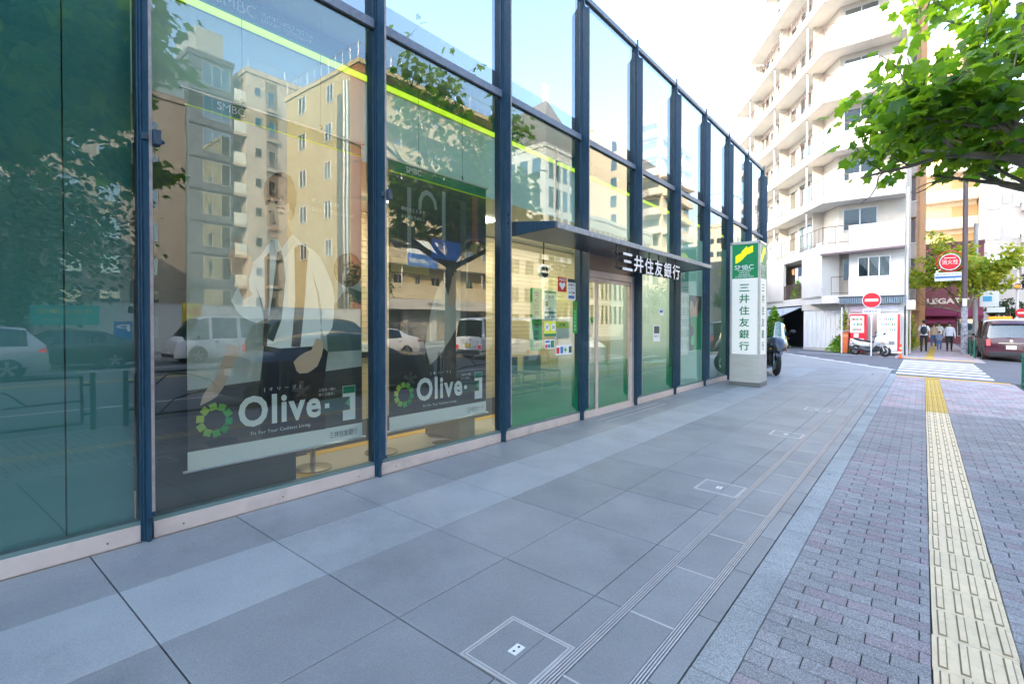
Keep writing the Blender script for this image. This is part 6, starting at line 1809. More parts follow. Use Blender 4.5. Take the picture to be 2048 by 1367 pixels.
def car(kind, label, loc, heading, body_mat, cat='car', plate=plate_w, tail=None, group=None, wheel_cov=alloy, name='parked_car', extra=None):
    L_, st = PROFILES[kind]
    t = thing(name, label, cat, (0, 0, 0), group)
    b = MB(); zl = 0.22
    rows = []
    for (y, zb, zt, wb, wt, _, _) in st:
        zb = min(zb, zt)
        half = [(wb * 0.88, zl), (wb * 0.99, zl + 0.16), (wb * 1.01, (zl + zb) * 0.55), (wb * 0.985, zb - 0.02), (wb * 0.975, zb), (wt, zt - 0.03), (wt * 0.86, zt + 0.015), (wt * 0.4, zt + 0.04), (0, zt + 0.045)]
        rows.append([(x, y, z) for x, z in half] + [(-x, y, z) for x, z in reversed(half[:-1])])
    nrow = len(rows[0])
    bodyf = MB(); glassf = MB()
    def face(mb_, q): mb_.add(q, [(0, 1, 2, 3)])
    seam = MB()
    for i in range(len(st) - 1):
        for k in range(nrow - 1):
            q = [rows[i][k], rows[i + 1][k], rows[i + 1][k + 1], rows[i][k + 1]]
            isside = k in (4, nrow - 6); istop = k in (5, 6, 7, nrow - 9, nrow - 8, nrow - 7)
            g = (isside and st[i][5] == 'g') or (istop and st[i][6] == 'g')
            b.add(q, [(0, 1, 2, 3)], 1 if g else 0)
    for row, rev in ((rows[0], True), (rows[-1], False)):
        idx = list(range(nrow)); b.add(row, [tuple(idx if rev else idx[::-1])])
    # underside
    for i in range(len(st) - 1):
        b.add([rows[i][0], rows[i][-1], rows[i + 1][-1], rows[i + 1][0]], [(0, 1, 2, 3)], 2)
    me_ = b.build('body', [body_mat, G_CAR, trim_d], t, local=True)
    # weld
    bmh = bmesh_weld(me_.data)
    me_.data.polygons.foreach_set('use_smooth', [True] * len(me_.data.polygons)); me_.data.set_sharp_from_angle(angle=R(32))
    # dark interior tub with seats so that the glass has something behind it
    s = MB(); s.box(-0.6, 0.6, st[1][0] + 0.35, st[-3][0] - 0.2, 0.5, 0.90)
    for yy in (-0.9, 0.1):
        for xx in (-0.36, 0.36): s.box(xx - 0.22, xx + 0.22, yy - 0.08, yy + 0.08, 0.9, 1.25)
    s.build('interior', trim_d, t, local=True)['kind'] = 'stuff'
    ax = (-L_ * 0.29, L_ * 0.30); wb = 0.86 if kind != 'suv' else 0.89
    if kind == 'sedan': wb = 0.88
    wr_ = 0.35 if kind == 'suv' else 0.31
    for sx in (-1, 1):
        for yy in ax:
            s = MB(); s.cyl((sx * (wb - 0.10), yy, wr_ + 0.03), (sx * (wb + 0.012), yy, wr_ + 0.03), wr_ + 0.07, n=24); s.build('wheel_arch', trim_d, t, local=True)
            s = MB(); s.tube([(sx * (wb - 0.15), yy, wr_), (sx * (wb + 0.005), yy, wr_), (sx * (wb + 0.03), yy, wr_)], [wr_, wr_, wr_ - 0.03], 24)
            w = s.build('wheel', tyre_m, t, local=True, smooth='auto')
            s = MB(); s.disc((sx * (wb + 0.0315), yy, wr_), (sx, 0, 0), wr_ * 0.66, n=20)
            rim = s.build('rim', trim_d if wheel_cov is alloy else wheel_cov, w, local=True)
            s = MB()
            for k in range(5):
                a = 2 * math.pi * k / 5 + 0.3
                c0 = Vector((sx * (wb + 0.036), yy, wr_)); dd = Vector((0, math.cos(a), math.sin(a))); pp_ = Vector((0, -dd.z, dd.y))
                e = wr_ * 0.66
                q = [c0 + pp_ * 0.03, c0 - pp_ * 0.03, c0 + dd * e - pp_ * 0.05, c0 + dd * e + pp_ * 0.05]
                s.add([tuple(v) for v in q], [(0, 1, 2, 3)]); 
            s.build('spokes', wheel_cov, w, local=True)['kind'] = 'stuff'
    rear, front = st[0][0], st[-1][0]
    wbk = st[1][3]; zb = st[1][1]
    tall = kind in ('minivan', 'van')
    for sx in (-1, 1):
        s = MB()
        if tall: s.box(sx * (wbk - 0.11) - 0.075, sx * (wbk - 0.11) + 0.075, rear - 0.03, rear + 0.16, 0.72 if kind == 'minivan' else 0.5, 1.02 if kind == 'minivan' else 0.68)
        else: s.hexa([(sx * (wbk - 0.36), rear + 0.01, zb - 0.20), (sx * (wbk + 0.01), rear + 0.07, zb - 0.20), (sx * (wbk + 0.015), rear + 0.40, zb - 0.14), (sx * (wbk - 0.36), rear + 0.40, zb - 0.14)][::sx], [(sx * (wbk - 0.36), rear + 0.03, zb - 0.05), (sx * (wbk - 0.01), rear + 0.09, zb - 0.05), (sx * (wbk + 0.01), rear + 0.42, zb - 0.06), (sx * (wbk - 0.36), rear + 0.40, zb - 0.05)][::sx])
        s.build('tail_lamp', tail or tail_off, t, local=True, bevel=0.015)
        s = MB(); zf = st[-2][1]
        s.hexa([(sx * 0.48, front - 0.12, zf - 0.16), (sx * 0.80, front - 0.22, zf - 0.16), (sx * 0.845, front - 0.50, zf - 0.10), (sx * 0.5, front - 0.45, zf - 0.10)][::sx], [(sx * 0.48, front - 0.20, zf - 0.02), (sx * 0.78, front - 0.28, zf - 0.02), (sx * 0.83, front - 0.50, zf - 0.0), (sx * 0.5, front - 0.45, zf - 0.0)][::sx])
        s.build('headlight', head_m, t, local=True, bevel=0.015)
        s = MB(); ym = st[-4][0] + 0.05
        s.box(sx * 0.95 - 0.07, sx * 0.95 + 0.07, ym - 0.05, ym + 0.05, zb + 0.0, zb + 0.13); s.box(min(sx * 0.86, sx * 0.9), max(sx * 0.86, sx * 0.9), ym - 0.02, ym + 0.02, zb + 0.0, zb + 0.04)
        s.build('wing_mirror', body_mat if kind != 'van' else trim_d, t, local=True, bevel=0.02)
        # door seams and handles
        s = MB()
        for yy in (st[-4][0] + 0.12, 0.0 if not tall else -0.35, ):
            s.box(sx * (st[3][3] + 0.006) - 0.003, sx * (st[3][3] + 0.006) + 0.003, yy - 0.006, yy + 0.006, 0.36, zb - 0.02)
        s.build('door_seam', trim_d, t, local=True)['kind'] = 'stuff'
        for yy in ((0.1 if not tall else -0.2), (-0.95 if not tall else 0.6)):
            s = MB(); s.box(sx * (st[3][3] + 0.012) - 0.012, sx * (st[3][3] + 0.012) + 0.012, yy - 0.09, yy + 0.09, zb - 0.13, zb - 0.10); s.build('door_handle', chrome, t, local=True)
    s = MB(); s.box(-0.165, 0.165, rear - 0.035, rear + 0.1, (0.66 if tall else 0.72) - 0.08, (0.66 if tall else 0.72) + 0.085)
    s.build('number_plate', plate, t, local=True)
    s = MB(); s.box(-0.165, 0.165, front - 0.1, front + 0.02, 0.40, 0.56); s.build('number_plate', plate, t, local=True)
    s = MB(); s.box(-0.74, 0.74, rear - 0.05, rear + 0.2, 0.24, 0.46); s.build('rear_bumper', trim_d if tall else body_mat, t, local=True, bevel=0.04)
    s = MB(); s.box(-0.72, 0.72, front - 0.2, front + 0.035, 0.24, 0.40); s.build('front_bumper', trim_d if kind == 'van' else body_mat, t, local=True, bevel=0.04)
    if kind in ('sedan', 'suv', 'minivan'):
        s = MB(); s.box(-0.42, 0.42, rear - 0.035 - 0.01, rear + 0.02, 0.83 if tall else 0.80, 0.87 if tall else 0.82); s.build('chrome_bar', chrome, t, local=True)
    if kind == 'minivan':
        s = MB(); s.tube([(0.1, rear + 0.02, 1.04), (-0.3, rear + 0.06, 1.12)], 0.012, 5); s.build('wiper', trim_d, t, local=True)
        s = MB(); s.disc((0, rear - 0.02, 0.95), (0, -1, 0), 0.06, n=16); s.build('badge', chrome, t, local=True)
        s = MB(); s.box(-0.66, 0.66, rear - 0.0, rear + 0.12, 1.80, 1.84); s.build('roof_spoiler', body_mat, t, local=True, bevel=0.01)
    t.location = loc; t.rotation_euler = (0, 0, heading)
    return t
import bmesh
def bmesh_weld(me):
    bm = bmesh.new(); bm.from_mesh(me)
    bmesh.ops.remove_doubles(bm, verts=bm.verts, dist=0.0005)
    bmesh.ops.recalc_face_normals(bm, faces=bm.faces)
    bm.to_mesh(me); bm.free(); me.update()
RZ = ROAD_Z
car('minivan', 'maroon minivan parked beyond the crossing, rear towards the camera', (3.02, 33.6, RZ), 0, paint('maroon_paint', (0.055, 0.006, 0.02), 0.4, 0.0), cat='van', tail=M('clear_red_lamp', (0.6, 0.12, 0.12), 0.2))
tx = car('van', 'white works van with an orange beacon on its roof ahead of the maroon minivan', (3.3, 40.0, RZ), 0, paint('works_white', (0.7, 0.7, 0.68)), cat='van', name='works_van')
lamp_o = M('orange_roof_lamp', (1.0, 0.20, 0.0), 0.4, emit=0.22)
s = MB(); s.box(-0.48, 0.48, -1.12, -0.88, 1.99, 2.13); s.build('roof_lamp', lamp_o, tx, local=True, bevel=0.03)
car('suv', 'light silver sport utility car driving left, mirrored at the left edge', (14.1, 0.95, RZ), math.pi, paint('silver_white_paint', (0.55, 0.58, 0.60), 0.6, 0.2), tail=tail_m, name='driving_car')
car('sedan', 'long dark sedan with chrome window line mirrored in the leftmost pane', (17.4, 4.2, RZ), math.pi, paint('dark_green_grey_paint', (0.05, 0.06, 0.055), 0.8), name='driving_car')
car('van', 'white delivery van mirrored behind the banner of the young man', (17.4, 9.7, RZ), math.pi, paint('van_white', (0.72, 0.74, 0.76)), cat='van', name='delivery_van', wheel_cov=alloy)
car('minivan', 'black taxi minivan with a red tail lamp lit, mirrored in the left pane', (8.6, 9.5, RZ), 0, paint('black_paint', (0.012, 0.013, 0.018), 0.9), cat='taxi', tail=tail_m, name='taxi')
car('sedan', 'white sedan mirrored at the right of the young man banner', (13.4, 15.0, RZ), math.pi, paint('sedan_white', (0.72, 0.73, 0.74)), name='driving_car')
car('sedan', 'dark blue sedan standing at the near kerb, mirrored across two panes', (3.15, 6.7, RZ), 0, paint('dark_blue_paint', (0.012, 0.03, 0.085), 0.95), name='parked_car')
car('van', 'small white van with a yellow number plate, rear mirrored in the second banner pane', (9.2, 19.6, RZ), 0, paint('kei_white', (0.70, 0.72, 0.75)), cat='van', plate=plate_y, name='small_van', tail=tail_m)
car('van', 'white van mirrored in the pane with the green notices', (5.6, 18.6, RZ), 0, MATS['van_white'], cat='van', name='delivery_van')
car('sedan', 'silver sedan mirrored beside the entrance door', (13.0, 29, RZ), math.pi, paint('silver_paint', (0.42, 0.43, 0.45), 0.7, 0.5), name='driving_car')

def scooter(name, label, cat, loc, heading, body, body2, big):
    """two-wheeler, front towards +y"""
    t = thing(name, label, cat, (0, 0, 0))
    k = 1.0 if big else 0.86
    wr_ = 0.29 if big else 0.25; wb = 0.78 * k
    seat_m = M('saddle_black', (0.02, 0.02, 0.022), 0.7)
    for yy, nm in ((wb, 'front_wheel'), (-wb, 'rear_wheel')):
        s = MB(); n = 28
        tw_ = 0.055
        for i in range(n):
            a0, a1 = 2 * math.pi * i / n, 2 * math.pi * (i + 1) / n
            prof = [(-tw_, wr_ * 0.66), (-tw_, wr_ * 0.88), (0, wr_), (tw_, wr_ * 0.88), (tw_, wr_ * 0.66)]
            for (xa, ra), (xb, rb) in zip(prof[:-1], prof[1:]):
                s.add([(xa, yy + ra * math.cos(a0), wr_ + ra * math.sin(a0)), (xa, yy + ra * math.cos(a1), wr_ + ra * math.sin(a1)), (xb, yy + rb * math.cos(a1), wr_ + rb * math.sin(a1)), (xb, yy + rb * math.cos(a0), wr_ + rb * math.sin(a0))], [(0, 1, 2, 3)])
        w = s.build(nm, tyre_m, t, local=True)
        s = MB()
        for i in range(5):
            a = 2 * math.pi * i / 5
            s.tube([(0, yy, wr_), (0, yy + wr_ * 0.66 * math.cos(a), wr_ + wr_ * 0.66 * math.sin(a))], 0.02, 5)
        s.cyl((-0.05, yy, wr_), (0.05, yy, wr_), 0.05, n=10)
        s.build('spokes', alloy, w, local=True)['kind'] = 'stuff'
        s = MB(); s.cyl((0.06, yy, wr_), (0.066, yy, wr_), wr_ * 0.5, n=20); s.build('brake_disc', chrome, w, local=True)
    # front shield and nose
    def loft(secs, name, mat, par=t):
        m = MB()
        for i in range(len(secs) - 1):
            A, B = secs[i], secs[i + 1]
            for j in range(len(A)):
                jj = (j + 1) % len(A)
                m.add([A[j], A[jj], B[jj], B[j]], [(0, 1, 2, 3)])
        m.add(secs[0], [tuple(reversed(range(len(secs[0]))))]); m.add(secs[-1], [tuple(range(len(secs[-1])))])
        o = m.build(name, mat, par, local=True)
        bmesh_weld(o.data)
        o.data.polygons.foreach_set('use_smooth', [True] * len(o.data.polygons)); o.data.set_sharp_from_angle(angle=R(45))
        return o
    def ring(y, z, w, h, n=10, dy=0.0):
        return [(w * math.cos(2 * math.pi * i / n), y + dy * math.sin(2 * math.pi * i / n), z + h * math.sin(2 * math.pi * i / n)) for i in range(n)]
    loft([ring(wb + 0.12 * k, 0.72 * k, 0.06, 0.06), ring(wb + 0.02, 0.78 * k, 0.19 * k, 0.14), ring(wb - 0.18, 0.86 * k, 0.27 * k, 0.22), ring(wb - 0.34, 0.80 * k, 0.26 * k, 0.28), ring(wb - 0.44, 0.62 * k, 0.16 * k, 0.26)], 'front_fairing', body)
    loft([ring(wb - 0.30, 0.50 * k, 0.16, 0.22), ring(0.15, 0.30 * k, 0.17, 0.09), ring(-0.15, 0.32 * k, 0.18, 0.12), ring(-0.4, 0.42 * k, 0.15, 0.16)], 'footboard', body2)
    loft([ring(0.05, 0.60 * k, 0.15, 0.10), ring(-0.25, 0.62 * k, 0.19, 0.17), ring(-0.65, 0.72 * k, 0.18, 0.14), ring(-0.98 * k, 0.84 * k, 0.07, 0.06)], 'rear_fairing', body)
    loft([ring(0.16, 0.76 * k, 0.10, 0.04), ring(-0.1, 0.79 * k, 0.16, 0.05), ring(-0.45, 0.82 * k, 0.17, 0.06), ring(-0.85 * k, 0.93 * k, 0.11, 0.05)], 'saddle', seat_m)
    loft([ring(wb + 0.20, wr_ + 0.08, 0.05, 0.04), ring(wb + 0.05, wr_ * 2 + 0.03, 0.08, 0.04), ring(wb - 0.22, wr_ + 0.22, 0.07, 0.05)], 'front_mudguard', body)
    s = MB()
    for sx in (-1, 1): s.tube([(sx * 0.07, wb - 0.0, wr_), (sx * 0.07, wb - 0.16, 0.74 * k)], 0.022, 8)
    s.build('fork', chrome if big else alloy, t, local=True)
    s = MB(); s.tube([(-0.34 * k, wb - 0.46, 1.03 * k), (-0.12, wb - 0.34, 1.04 * k), (0.12, wb - 0.34, 1.04 * k), (0.34 * k, wb - 0.46, 1.03 * k)], 0.016, 8); s.build('handlebar', black_p, t, local=True)
    for sx in (-1, 1):
        s = MB(); s.tube([(sx * 0.22 * k, wb - 0.34, 1.04 * k), (sx * 0.33 * k, wb - 0.26, 1.22 * k)], 0.009, 6); s.ball((sx * 0.37 * k, wb - 0.26, 1.24 * k), 0.075, 10, sc=(1, 0.35, 0.6)); s.build('mirror', black_p, t, local=True)
        s = MB(); s.hexa([(sx * 0.05, wb + 0.10, 0.73 * k), (sx * 0.17, wb + 0.03, 0.78 * k), (sx * 0.17, wb - 0.02, 0.78 * k), (sx * 0.05, wb + 0.04, 0.73 * k)][::sx], [(sx * 0.05, wb + 0.06, 0.82 * k), (sx * 0.19, wb - 0.02, 0.86 * k), (sx * 0.19, wb - 0.06, 0.86 * k), (sx * 0.05, wb + 0.0, 0.82 * k)][::sx]); s.build('headlight', head_m, t, local=True)
        s = MB(); s.ball((sx * 0.20 * k, wb - 0.0, 0.72 * k), 0.04, 8, sc=(0.8, 1.3, 0.6)); s.build('indicator', amber, t, local=True)
    # windshield, curved, clear
    s = MB(); hgt = 0.56 if big else 0.30
    P = []
    for i in range(7):
        a = -1.1 + 2.2 * i / 6
        P.append((0.27 * k * math.sin(a), wb - 0.10 - 0.12 * (1 - math.cos(a)), 0.93 * k)); 
    Q = [(p[0] * 0.72, p[1] - 0.20, 0.93 * k + hgt * (1 - 0.12 * abs(p[0]) / 0.2)) for p in P]
    for i in range(6): s.add([P[i], P[i + 1], Q[i + 1], Q[i]], [(0, 1, 2, 3)])
    s.build('windshield', G_CLEAR, t, local=True, smooth=True)
    s = MB(); s.tube([(0.17, -0.25, 0.26), (0.2, -0.6, 0.30), (0.21, -1.0 * k, 0.42)], [0.035, 0.06, 0.06], 10); s.build('exhaust', chrome if big else trim_d, t, local=True)
    s = MB(); s.ball((0, -0.98 * k, 0.80 * k), 0.06, 8, sc=(1.6, 0.6, 0.7)); s.build('tail_lamp', tail_off, t, local=True)
    s = MB(); s.box(-0.09, 0.09, -1.06 * k, -1.05 * k, 0.52 * k, 0.66 * k); s.build('number_plate', plate_w, t, local=True)
    s = MB(); s.tube([(-0.12, -0.1, 0.28), (-0.26, 0.02, 0.02), (-0.34, 0.04, 0.0)], 0.014, 6); s.build('side_stand', black_p, t, local=True)
    s = MB(); s.box(-0.14, 0.14, -0.45, 0.0, 0.22, 0.40); s.build('engine', trim_d, t, local=True, bevel=0.03)
    if not big:
        s = MB(); s.ball((-0.2, -0.42, 0.58), 0.17, 12, sc=(0.5, 1, 0.9)); s.build('side_case', white_p, t, local=True)
    t.location = loc; t.rotation_euler = (0, R(-5), heading)
    if big: t.scale = (1.0, 1.0, 1.0)
    return t
scooter('motorcycle', 'large black touring scooter with clear windshield parked behind the sign pillar', 'motorcycle', (-3.42, 15.9, zg(-3.1)), R(180 + 24), paint('blue_black_paint', (0.025, 0.03, 0.045), 1.0, 0.4), M('dark_trim', (0.05, 0.05, 0.055), 0.4, 0.4), True)
scooter('motor_scooter', 'white and black motor scooter parked in front of the vending machines', 'scooter', (-1.95, 28.95, zg(-1.9) - 0.02), R(180 + 62), paint('scooter_white', (0.70, 0.72, 0.72), 0.7), M('scooter_dark', (0.04, 0.06, 0.07), 0.4), False)

# ------------------------------------------------------------------ street furniture
red_vm = paint('vending_red', (0.72, 0.01, 0.03), 0.5)
def vending(x0, x1, y, label, red):
    t = thing('vending_machine', label, 'vending machine', ((x0 + x1) / 2, y, -0.08), 'drink vending machines at the white house')
    z0, z1 = 0.02, 1.88
    s = MB(); s.box(x0, x1, y, y + 0.68, z0, z1); s.build('cabinet', red_vm if red else white_p, t, bevel=0.01)
    s = MB(); s.box(x0 + 0.02, x1 - 0.02, y - 0.05, y - 0.002, z0 + 0.12, z1 - 0.02); s.build('door', white_p, t, bevel=0.01)
    s = MB(); s.box(x1 - 0.10, x1 + 0.005, y - 0.07, y - 0.051 + 0.0, z0 + 0.1, z1); s.build('red_edge', red_vm, t)
    s = MB(); s.box(x0 + 0.04, x1 - 0.14, y - 0.062, y - 0.0505, 1.0, 1.80); s.build('display_back', M('vending_display', (0.60, 0.72, 0.82), 0.4, emit=0.12), t)
    if red:
        s = MB(); s.box(x0 + 0.0, x1 - 0.1, y - 0.066, y - 0.051, 0.70, 0.98); s.box(x0, x0 + 0.035, y - 0.066, y - 0.051, 0.2, 1.85); s.box(x0 + 0.035, x1 - 0.1, y - 0.066, y - 0.051, 1.80, 1.86); s.build('red_panel', red_vm, t)
        s = MB(); s.box(x0 + 0.18, x0 + 0.38, y - 0.072, y - 0.067, 0.74, 0.95); s.build('note_panel', white_p, t)
    s = MB(); s.box(x0 + 0.12, x1 - 0.2, y - 0.075, y - 0.0665, 0.42, 0.58); s.build('dispensing_flap', M('flap_grey', (0.25, 0.25, 0.26), 0.4), t)
    cols_ = [(0.55, 0.1, 0.05), (0.05, 0.25, 0.5), (0.05, 0.35, 0.12), (0.65, 0.5, 0.05), (0.6, 0.6, 0.6), (0.2, 0.08, 0.04), (0.6, 0.25, 0.05)]
    r = random.Random(int(x0 * 100))
    for row in range(3):
        n = 8
        for k in range(n):
            xx = x0 + 0.07 + (x1 - x0 - 0.24) * (k + 0.5) / n
            c = r.choice(cols_)
            s = MB(); s.cyl((xx, y - 0.075, 1.08 + 0.25 * row), (xx, y - 0.075, 1.08 + 0.25 * row + (0.13 if row else 0.11)), 0.021, n=8)
            s.build('drink_can', I('can%d' % cols_.index(c), c, 0.3), t)
        s = MB(); s.box(x0 + 0.045, x1 - 0.145, y - 0.10, y - 0.063, 1.05 + 0.25 * row, 1.075 + 0.25 * row); s.build('shelf', white_p, t)
    return t
vending(-2.86, -2.16, 30.25, 'red and white drink vending machine, left of the pair at the white house', True)
vending(-1.74, -0.86, 30.25, 'mostly white drink vending machine with a red edge, right of the pair', False)
t = thing('recycling_bin', 'orange bin with slanted lid at the left of the red vending machine', 'bin', (-3.0, 30.2, -0.05))
s = MB(); s.hexa([(-3.18, 30.15, -0.03), (-2.94, 30.15, -0.03), (-2.94, 30.6, -0.03), (-3.18, 30.6, -0.03)], [(-3.22, 30.1, 0.75), (-2.9, 30.1, 0.75), (-2.9, 30.65, 0.95), (-3.22, 30.65, 0.95)]); s.build('body', I('bin_orange', (0.75, 0.16, 0.05)), t, bevel=0.02)
s = MB(); s.hexa([(-3.24, 30.08, 0.752), (-2.88, 30.08, 0.752), (-2.88, 30.67, 0.952), (-3.24, 30.67, 0.952)], [(-3.20, 30.14, 0.86), (-2.92, 30.14, 0.86), (-2.92, 30.6, 1.03), (-3.20, 30.6, 1.03)]); s.build('lid', I('bin_lid', (0.72, 0.20, 0.08)), t, bevel=0.02)
def round_pole(name, label, cat, x, y, h, r, mat, z=None, cap=True):
    z = zg(x) if z is None else z
    t = thing(name, label, cat, (x, y, z))
    s = MB(); s.tube([(x, y, z), (x, y, z + h)], [r, r * 0.85], 14); s.build('pole', mat, t, smooth='auto')
    return t
white_pole = M('pole_white', (0.70, 0.71, 0.72), 0.5, var=0.05)
round_pole('sign_post', 'plain white post in front of the shutter, beside the orange bin', 'post', -3.13, 29.7, 2.25, 0.035, white_pole)
# no entry sign
nx, ny = -1.86, 28.55
t = round_pole('no_entry_sign', 'round red no entry sign with a white bar in front of the vending machines', 'road sign', nx, ny, 2.9, 0.03, white_pole)
s = MB(); s.cyl((nx, ny - 0.05, 2.50), (nx, ny - 0.035, 2.50), 0.36, n=40); s.build('rim', white_p, t)
s = MB(); s.cyl((nx, ny - 0.053, 2.50), (nx, ny - 0.0505, 2.50), 0.335, n=40); s.build('red_disc', I('signred', (0.72, 0.01, 0.02)), t)
s = MB(); s.box(nx - 0.25, nx + 0.25, ny - 0.0565, ny - 0.0535, 2.44, 2.56); s.build('white_bar', white_p, t)
s = MB(); s.box(nx - 0.33, nx + 0.33, ny - 0.05, ny - 0.04, 1.90, 2.10); s.build('plate', white_p, t)
s = MB(); put_text(s, '自転車を除く', (nx - 0.29, ny - 0.0525, 1.94), (1, 0, 0), (0, 0, 1), 0.58, 0.11, fat=0.01); s.build('lettering', I('plateblue', (0.05, 0.05, 0.2)), t)
# little striped cone post
t = thing('delineator_post', 'small orange and white delineator post at the corner by the vending machines', 'bollard', (-0.78, 28.4, zg(-0.78)))
z = zg(-0.78)
for a, b, r0, m in ((0, 0.04, 0.10, 'o'), (0.04, 0.2, 0.045, 'o'), (0.2, 0.28, 0.044, 'w'), (0.28, 0.40, 0.043, 'o'), (0.40, 0.48, 0.042, 'w'), (0.48, 0.62, 0.041, 'o')):
    s = MB(); s.cyl((-0.78, 28.4, z + a), (-0.78, 28.4, z + b - 0.001), r0, n=12); s.build('orange_band' if m == 'o' else 'white_band', I('cone_orange', (0.85, 0.14, 0.03)) if m == 'o' else white_p, t)
# tall brown street lamp pole with the hydrant sign
lp = M('lamp_pole_brown', (0.10, 0.075, 0.085), 0.5, var=0.15, vscale=4)
PX, PY = 1.67, 35.8
t = round_pole('street_lamp', 'tall dark brown street lamp pole beyond the crossing, its arm reaching over the road', 'street lamp', PX, PY, 9.6, 0.125, lp)
s = MB(); s.tube([(PX, PY, 9.3), (PX + 0.4, PY - 0.05, 9.9), (PX + 1.2, PY - 0.1, 10.25), (PX + 2.4, PY - 0.2, 10.25)], [0.08, 0.07, 0.06, 0.05], 10); s.build('arm', lp, t, smooth='auto')
s = MB(); s.box(PX + 2.3, PX + 3.0, PY - 0.34, PY - 0.06, 10.17, 10.30); s.build('lamp_head', M('lamp_head_grey', (0.3, 0.31, 0.33), 0.5), t, bevel=0.04)
s = MB(); z = zg(PX); s.cyl((PX, PY, z), (PX, PY, z + 2.5), 0.14, n=16); s.build('sticker_sleeve', M('sleeve_patchy', (0.36, 0.37, 0.42), 0.7, var=0.5, vscale=6, dirt=((0.08, 0.08, 0.10), 8, 0.9)), t, smooth='auto')
s = MB(); s.box(PX - 0.09, PX + 0.09, PY - 0.18, PY - 0.145, 2.35, 2.75); s.build('note_plate', white_p, t)
hx, hz = 1.07, 4.72
t = thing('hydrant_sign', 'round red fire hydrant sign with white characters on the brown lamp pole', 'sign', (hx, PY, hz))
s = MB(); s.cyl((hx, PY - 0.03, hz), (hx, PY, hz), 0.44, n=40); s.build('rim', white_p, t)
s = MB(); s.cyl((hx, PY - 0.034, hz), (hx, PY - 0.031, hz), 0.40, n=40); s.build('red_disc', I('signred', (0.72, 0.01, 0.02)), t)
s = MB(); s.box(hx - 0.24, hx + 0.24, PY - 0.037, PY - 0.0345, hz + 0.20, hz + 0.235); put_text(s, '消火栓', (hx - 0.33, PY - 0.038, hz - 0.13), (1, 0, 0), (0, 0, 1), 0.66, 0.26); s.build('lettering', white_p, t)
s = MB(); r_ = 0.56
for k in range(40):
    a = 2 * math.pi * k / 40; b = 2 * math.pi * (k + 1) / 40
    s.tube([(hx + r_ * math.cos(a), PY - 0.01, hz + 0.03 + r_ * math.sin(a)), (hx + r_ * math.cos(b), PY - 0.01, hz + 0.03 + r_ * math.sin(b))], 0.028, 5, caps=False)
s.build('red_hoop', I('signred2', (0.70, 0.03, 0.03)), t)
s = MB(); s.box(hx - 0.62, PX - 0.13, PY - 0.03, PY - 0.01, 3.72, 4.17); s.build('advert_board', print_white, t, bevel=0.005)
s = MB(); s.box(hx - 0.60, PX - 0.14, PY - 0.034, PY - 0.031, 3.86, 3.97); s.build('blue_stripe', blue_i, t)
s = MB(); put_text(s, '東京消防株式会社', (hx - 0.55, PY - 0.036, 4.02), (1, 0, 0), (0, 0, 1), 0.95, 0.09); put_text(s, 'まちの広告', (hx - 0.45, PY - 0.036, 3.75), (1, 0, 0), (0, 0, 1), 0.7, 0.08); s.build('lettering', ink_dark, t)
# green guard rails
gm_ = M('dark_green_rail', (0.0, 0.10, 0.06), 0.45); gb_ = M('brown_green_rail', (0.055, 0.065, 0.05), 0.5)
def guard(label, x, y0, y1, mat, z=-0.2, arcs=True):
    t = thing('guard_rail', label, 'guard rail', (x, (y0 + y1) / 2, z), 'guard rail panels along the kerb')
    for yy in (y0, y1):
        s = MB(); s.tube([(x, yy, z), (x, yy, z + 0.84), (x, yy, z + 0.86)], [0.038, 0.038, 0.03], 12); s.build('post', mat, t, smooth='auto')
    a, b = y0 + 0.13, y1 - 0.13
    s = MB()
    for p, q in (((a, 0.12), (a, 0.8)), ((a, 0.8), (b, 0.8)), ((b, 0.8), (b, 0.12)), ((b, 0.12), (a, 0.12))):
        s.tube([(x, p[0], z + p[1]), (x, q[0], z + q[1])], 0.022, 8)
    s.build('frame', mat, t)
    s = MB(); s.tube([(x, b, z + 0.45), ((x), (a + b) / 2 - 0.1, z + 0.42), (x, (a + b) / 2 - 0.42, z + 0.34), (x, (a + b) / 2 - 0.62, z + 0.12)], 0.014, 8); s.build('lower_bar', mat, t)
    if arcs:
        s = MB(); s.tube([(x, (a + b) / 2 + 0.3, z + 0.44), (x, (a + b) / 2 + 0.12, z + 0.62), (x, (a + b) / 2 - 0.2, z + 0.74), (x, (a + b) / 2 - 0.5, z + 0.76), (x, (a + b) / 2 - 0.66, z + 0.6)], 0.014, 8); s.build('arch_bar', mat, t)
    for yy, w in ((y0, 1), (y1, -1)):
        for zz in (0.25, 0.68):
            s = MB(); s.cyl((x, yy, z + zz), (x, yy + 0.13 * w, z + zz), 0.022, n=8); s.build('clamp', mat, t)
    return t
guard('guard rail panel mirrored in the leftmost pane, with an arched bar', 1.93, -0.1, 1.93, gb_)
guard('guard rail panel mirrored behind the young man banner', 1.93, 2.33, 4.4, gb_)
guard('guard rail panel mirrored between the two banners', 1.93, 4.75, 6.8, gb_)
guard('guard rail panel mirrored in the second banner pane', 1.93, 7.1, 8.4, gb_, arcs=False)
guard('guard rail panel mirrored left of the entrance', 1.93, 8.8, 10.9, gb_)
guard('guard rail panel ending nearest the crossing on this side', 1.93, 15.4, 17.7, gm_, z=-0.21)
guard('first green guard rail panel beyond the crossing, by the lamp pole', 1.88, 32.2, 34.4, gm_, z=-0.2)
guard('second green guard rail panel beyond the lamp pole', 1.88, 36.3, 38.4, gm_, z=-0.2)
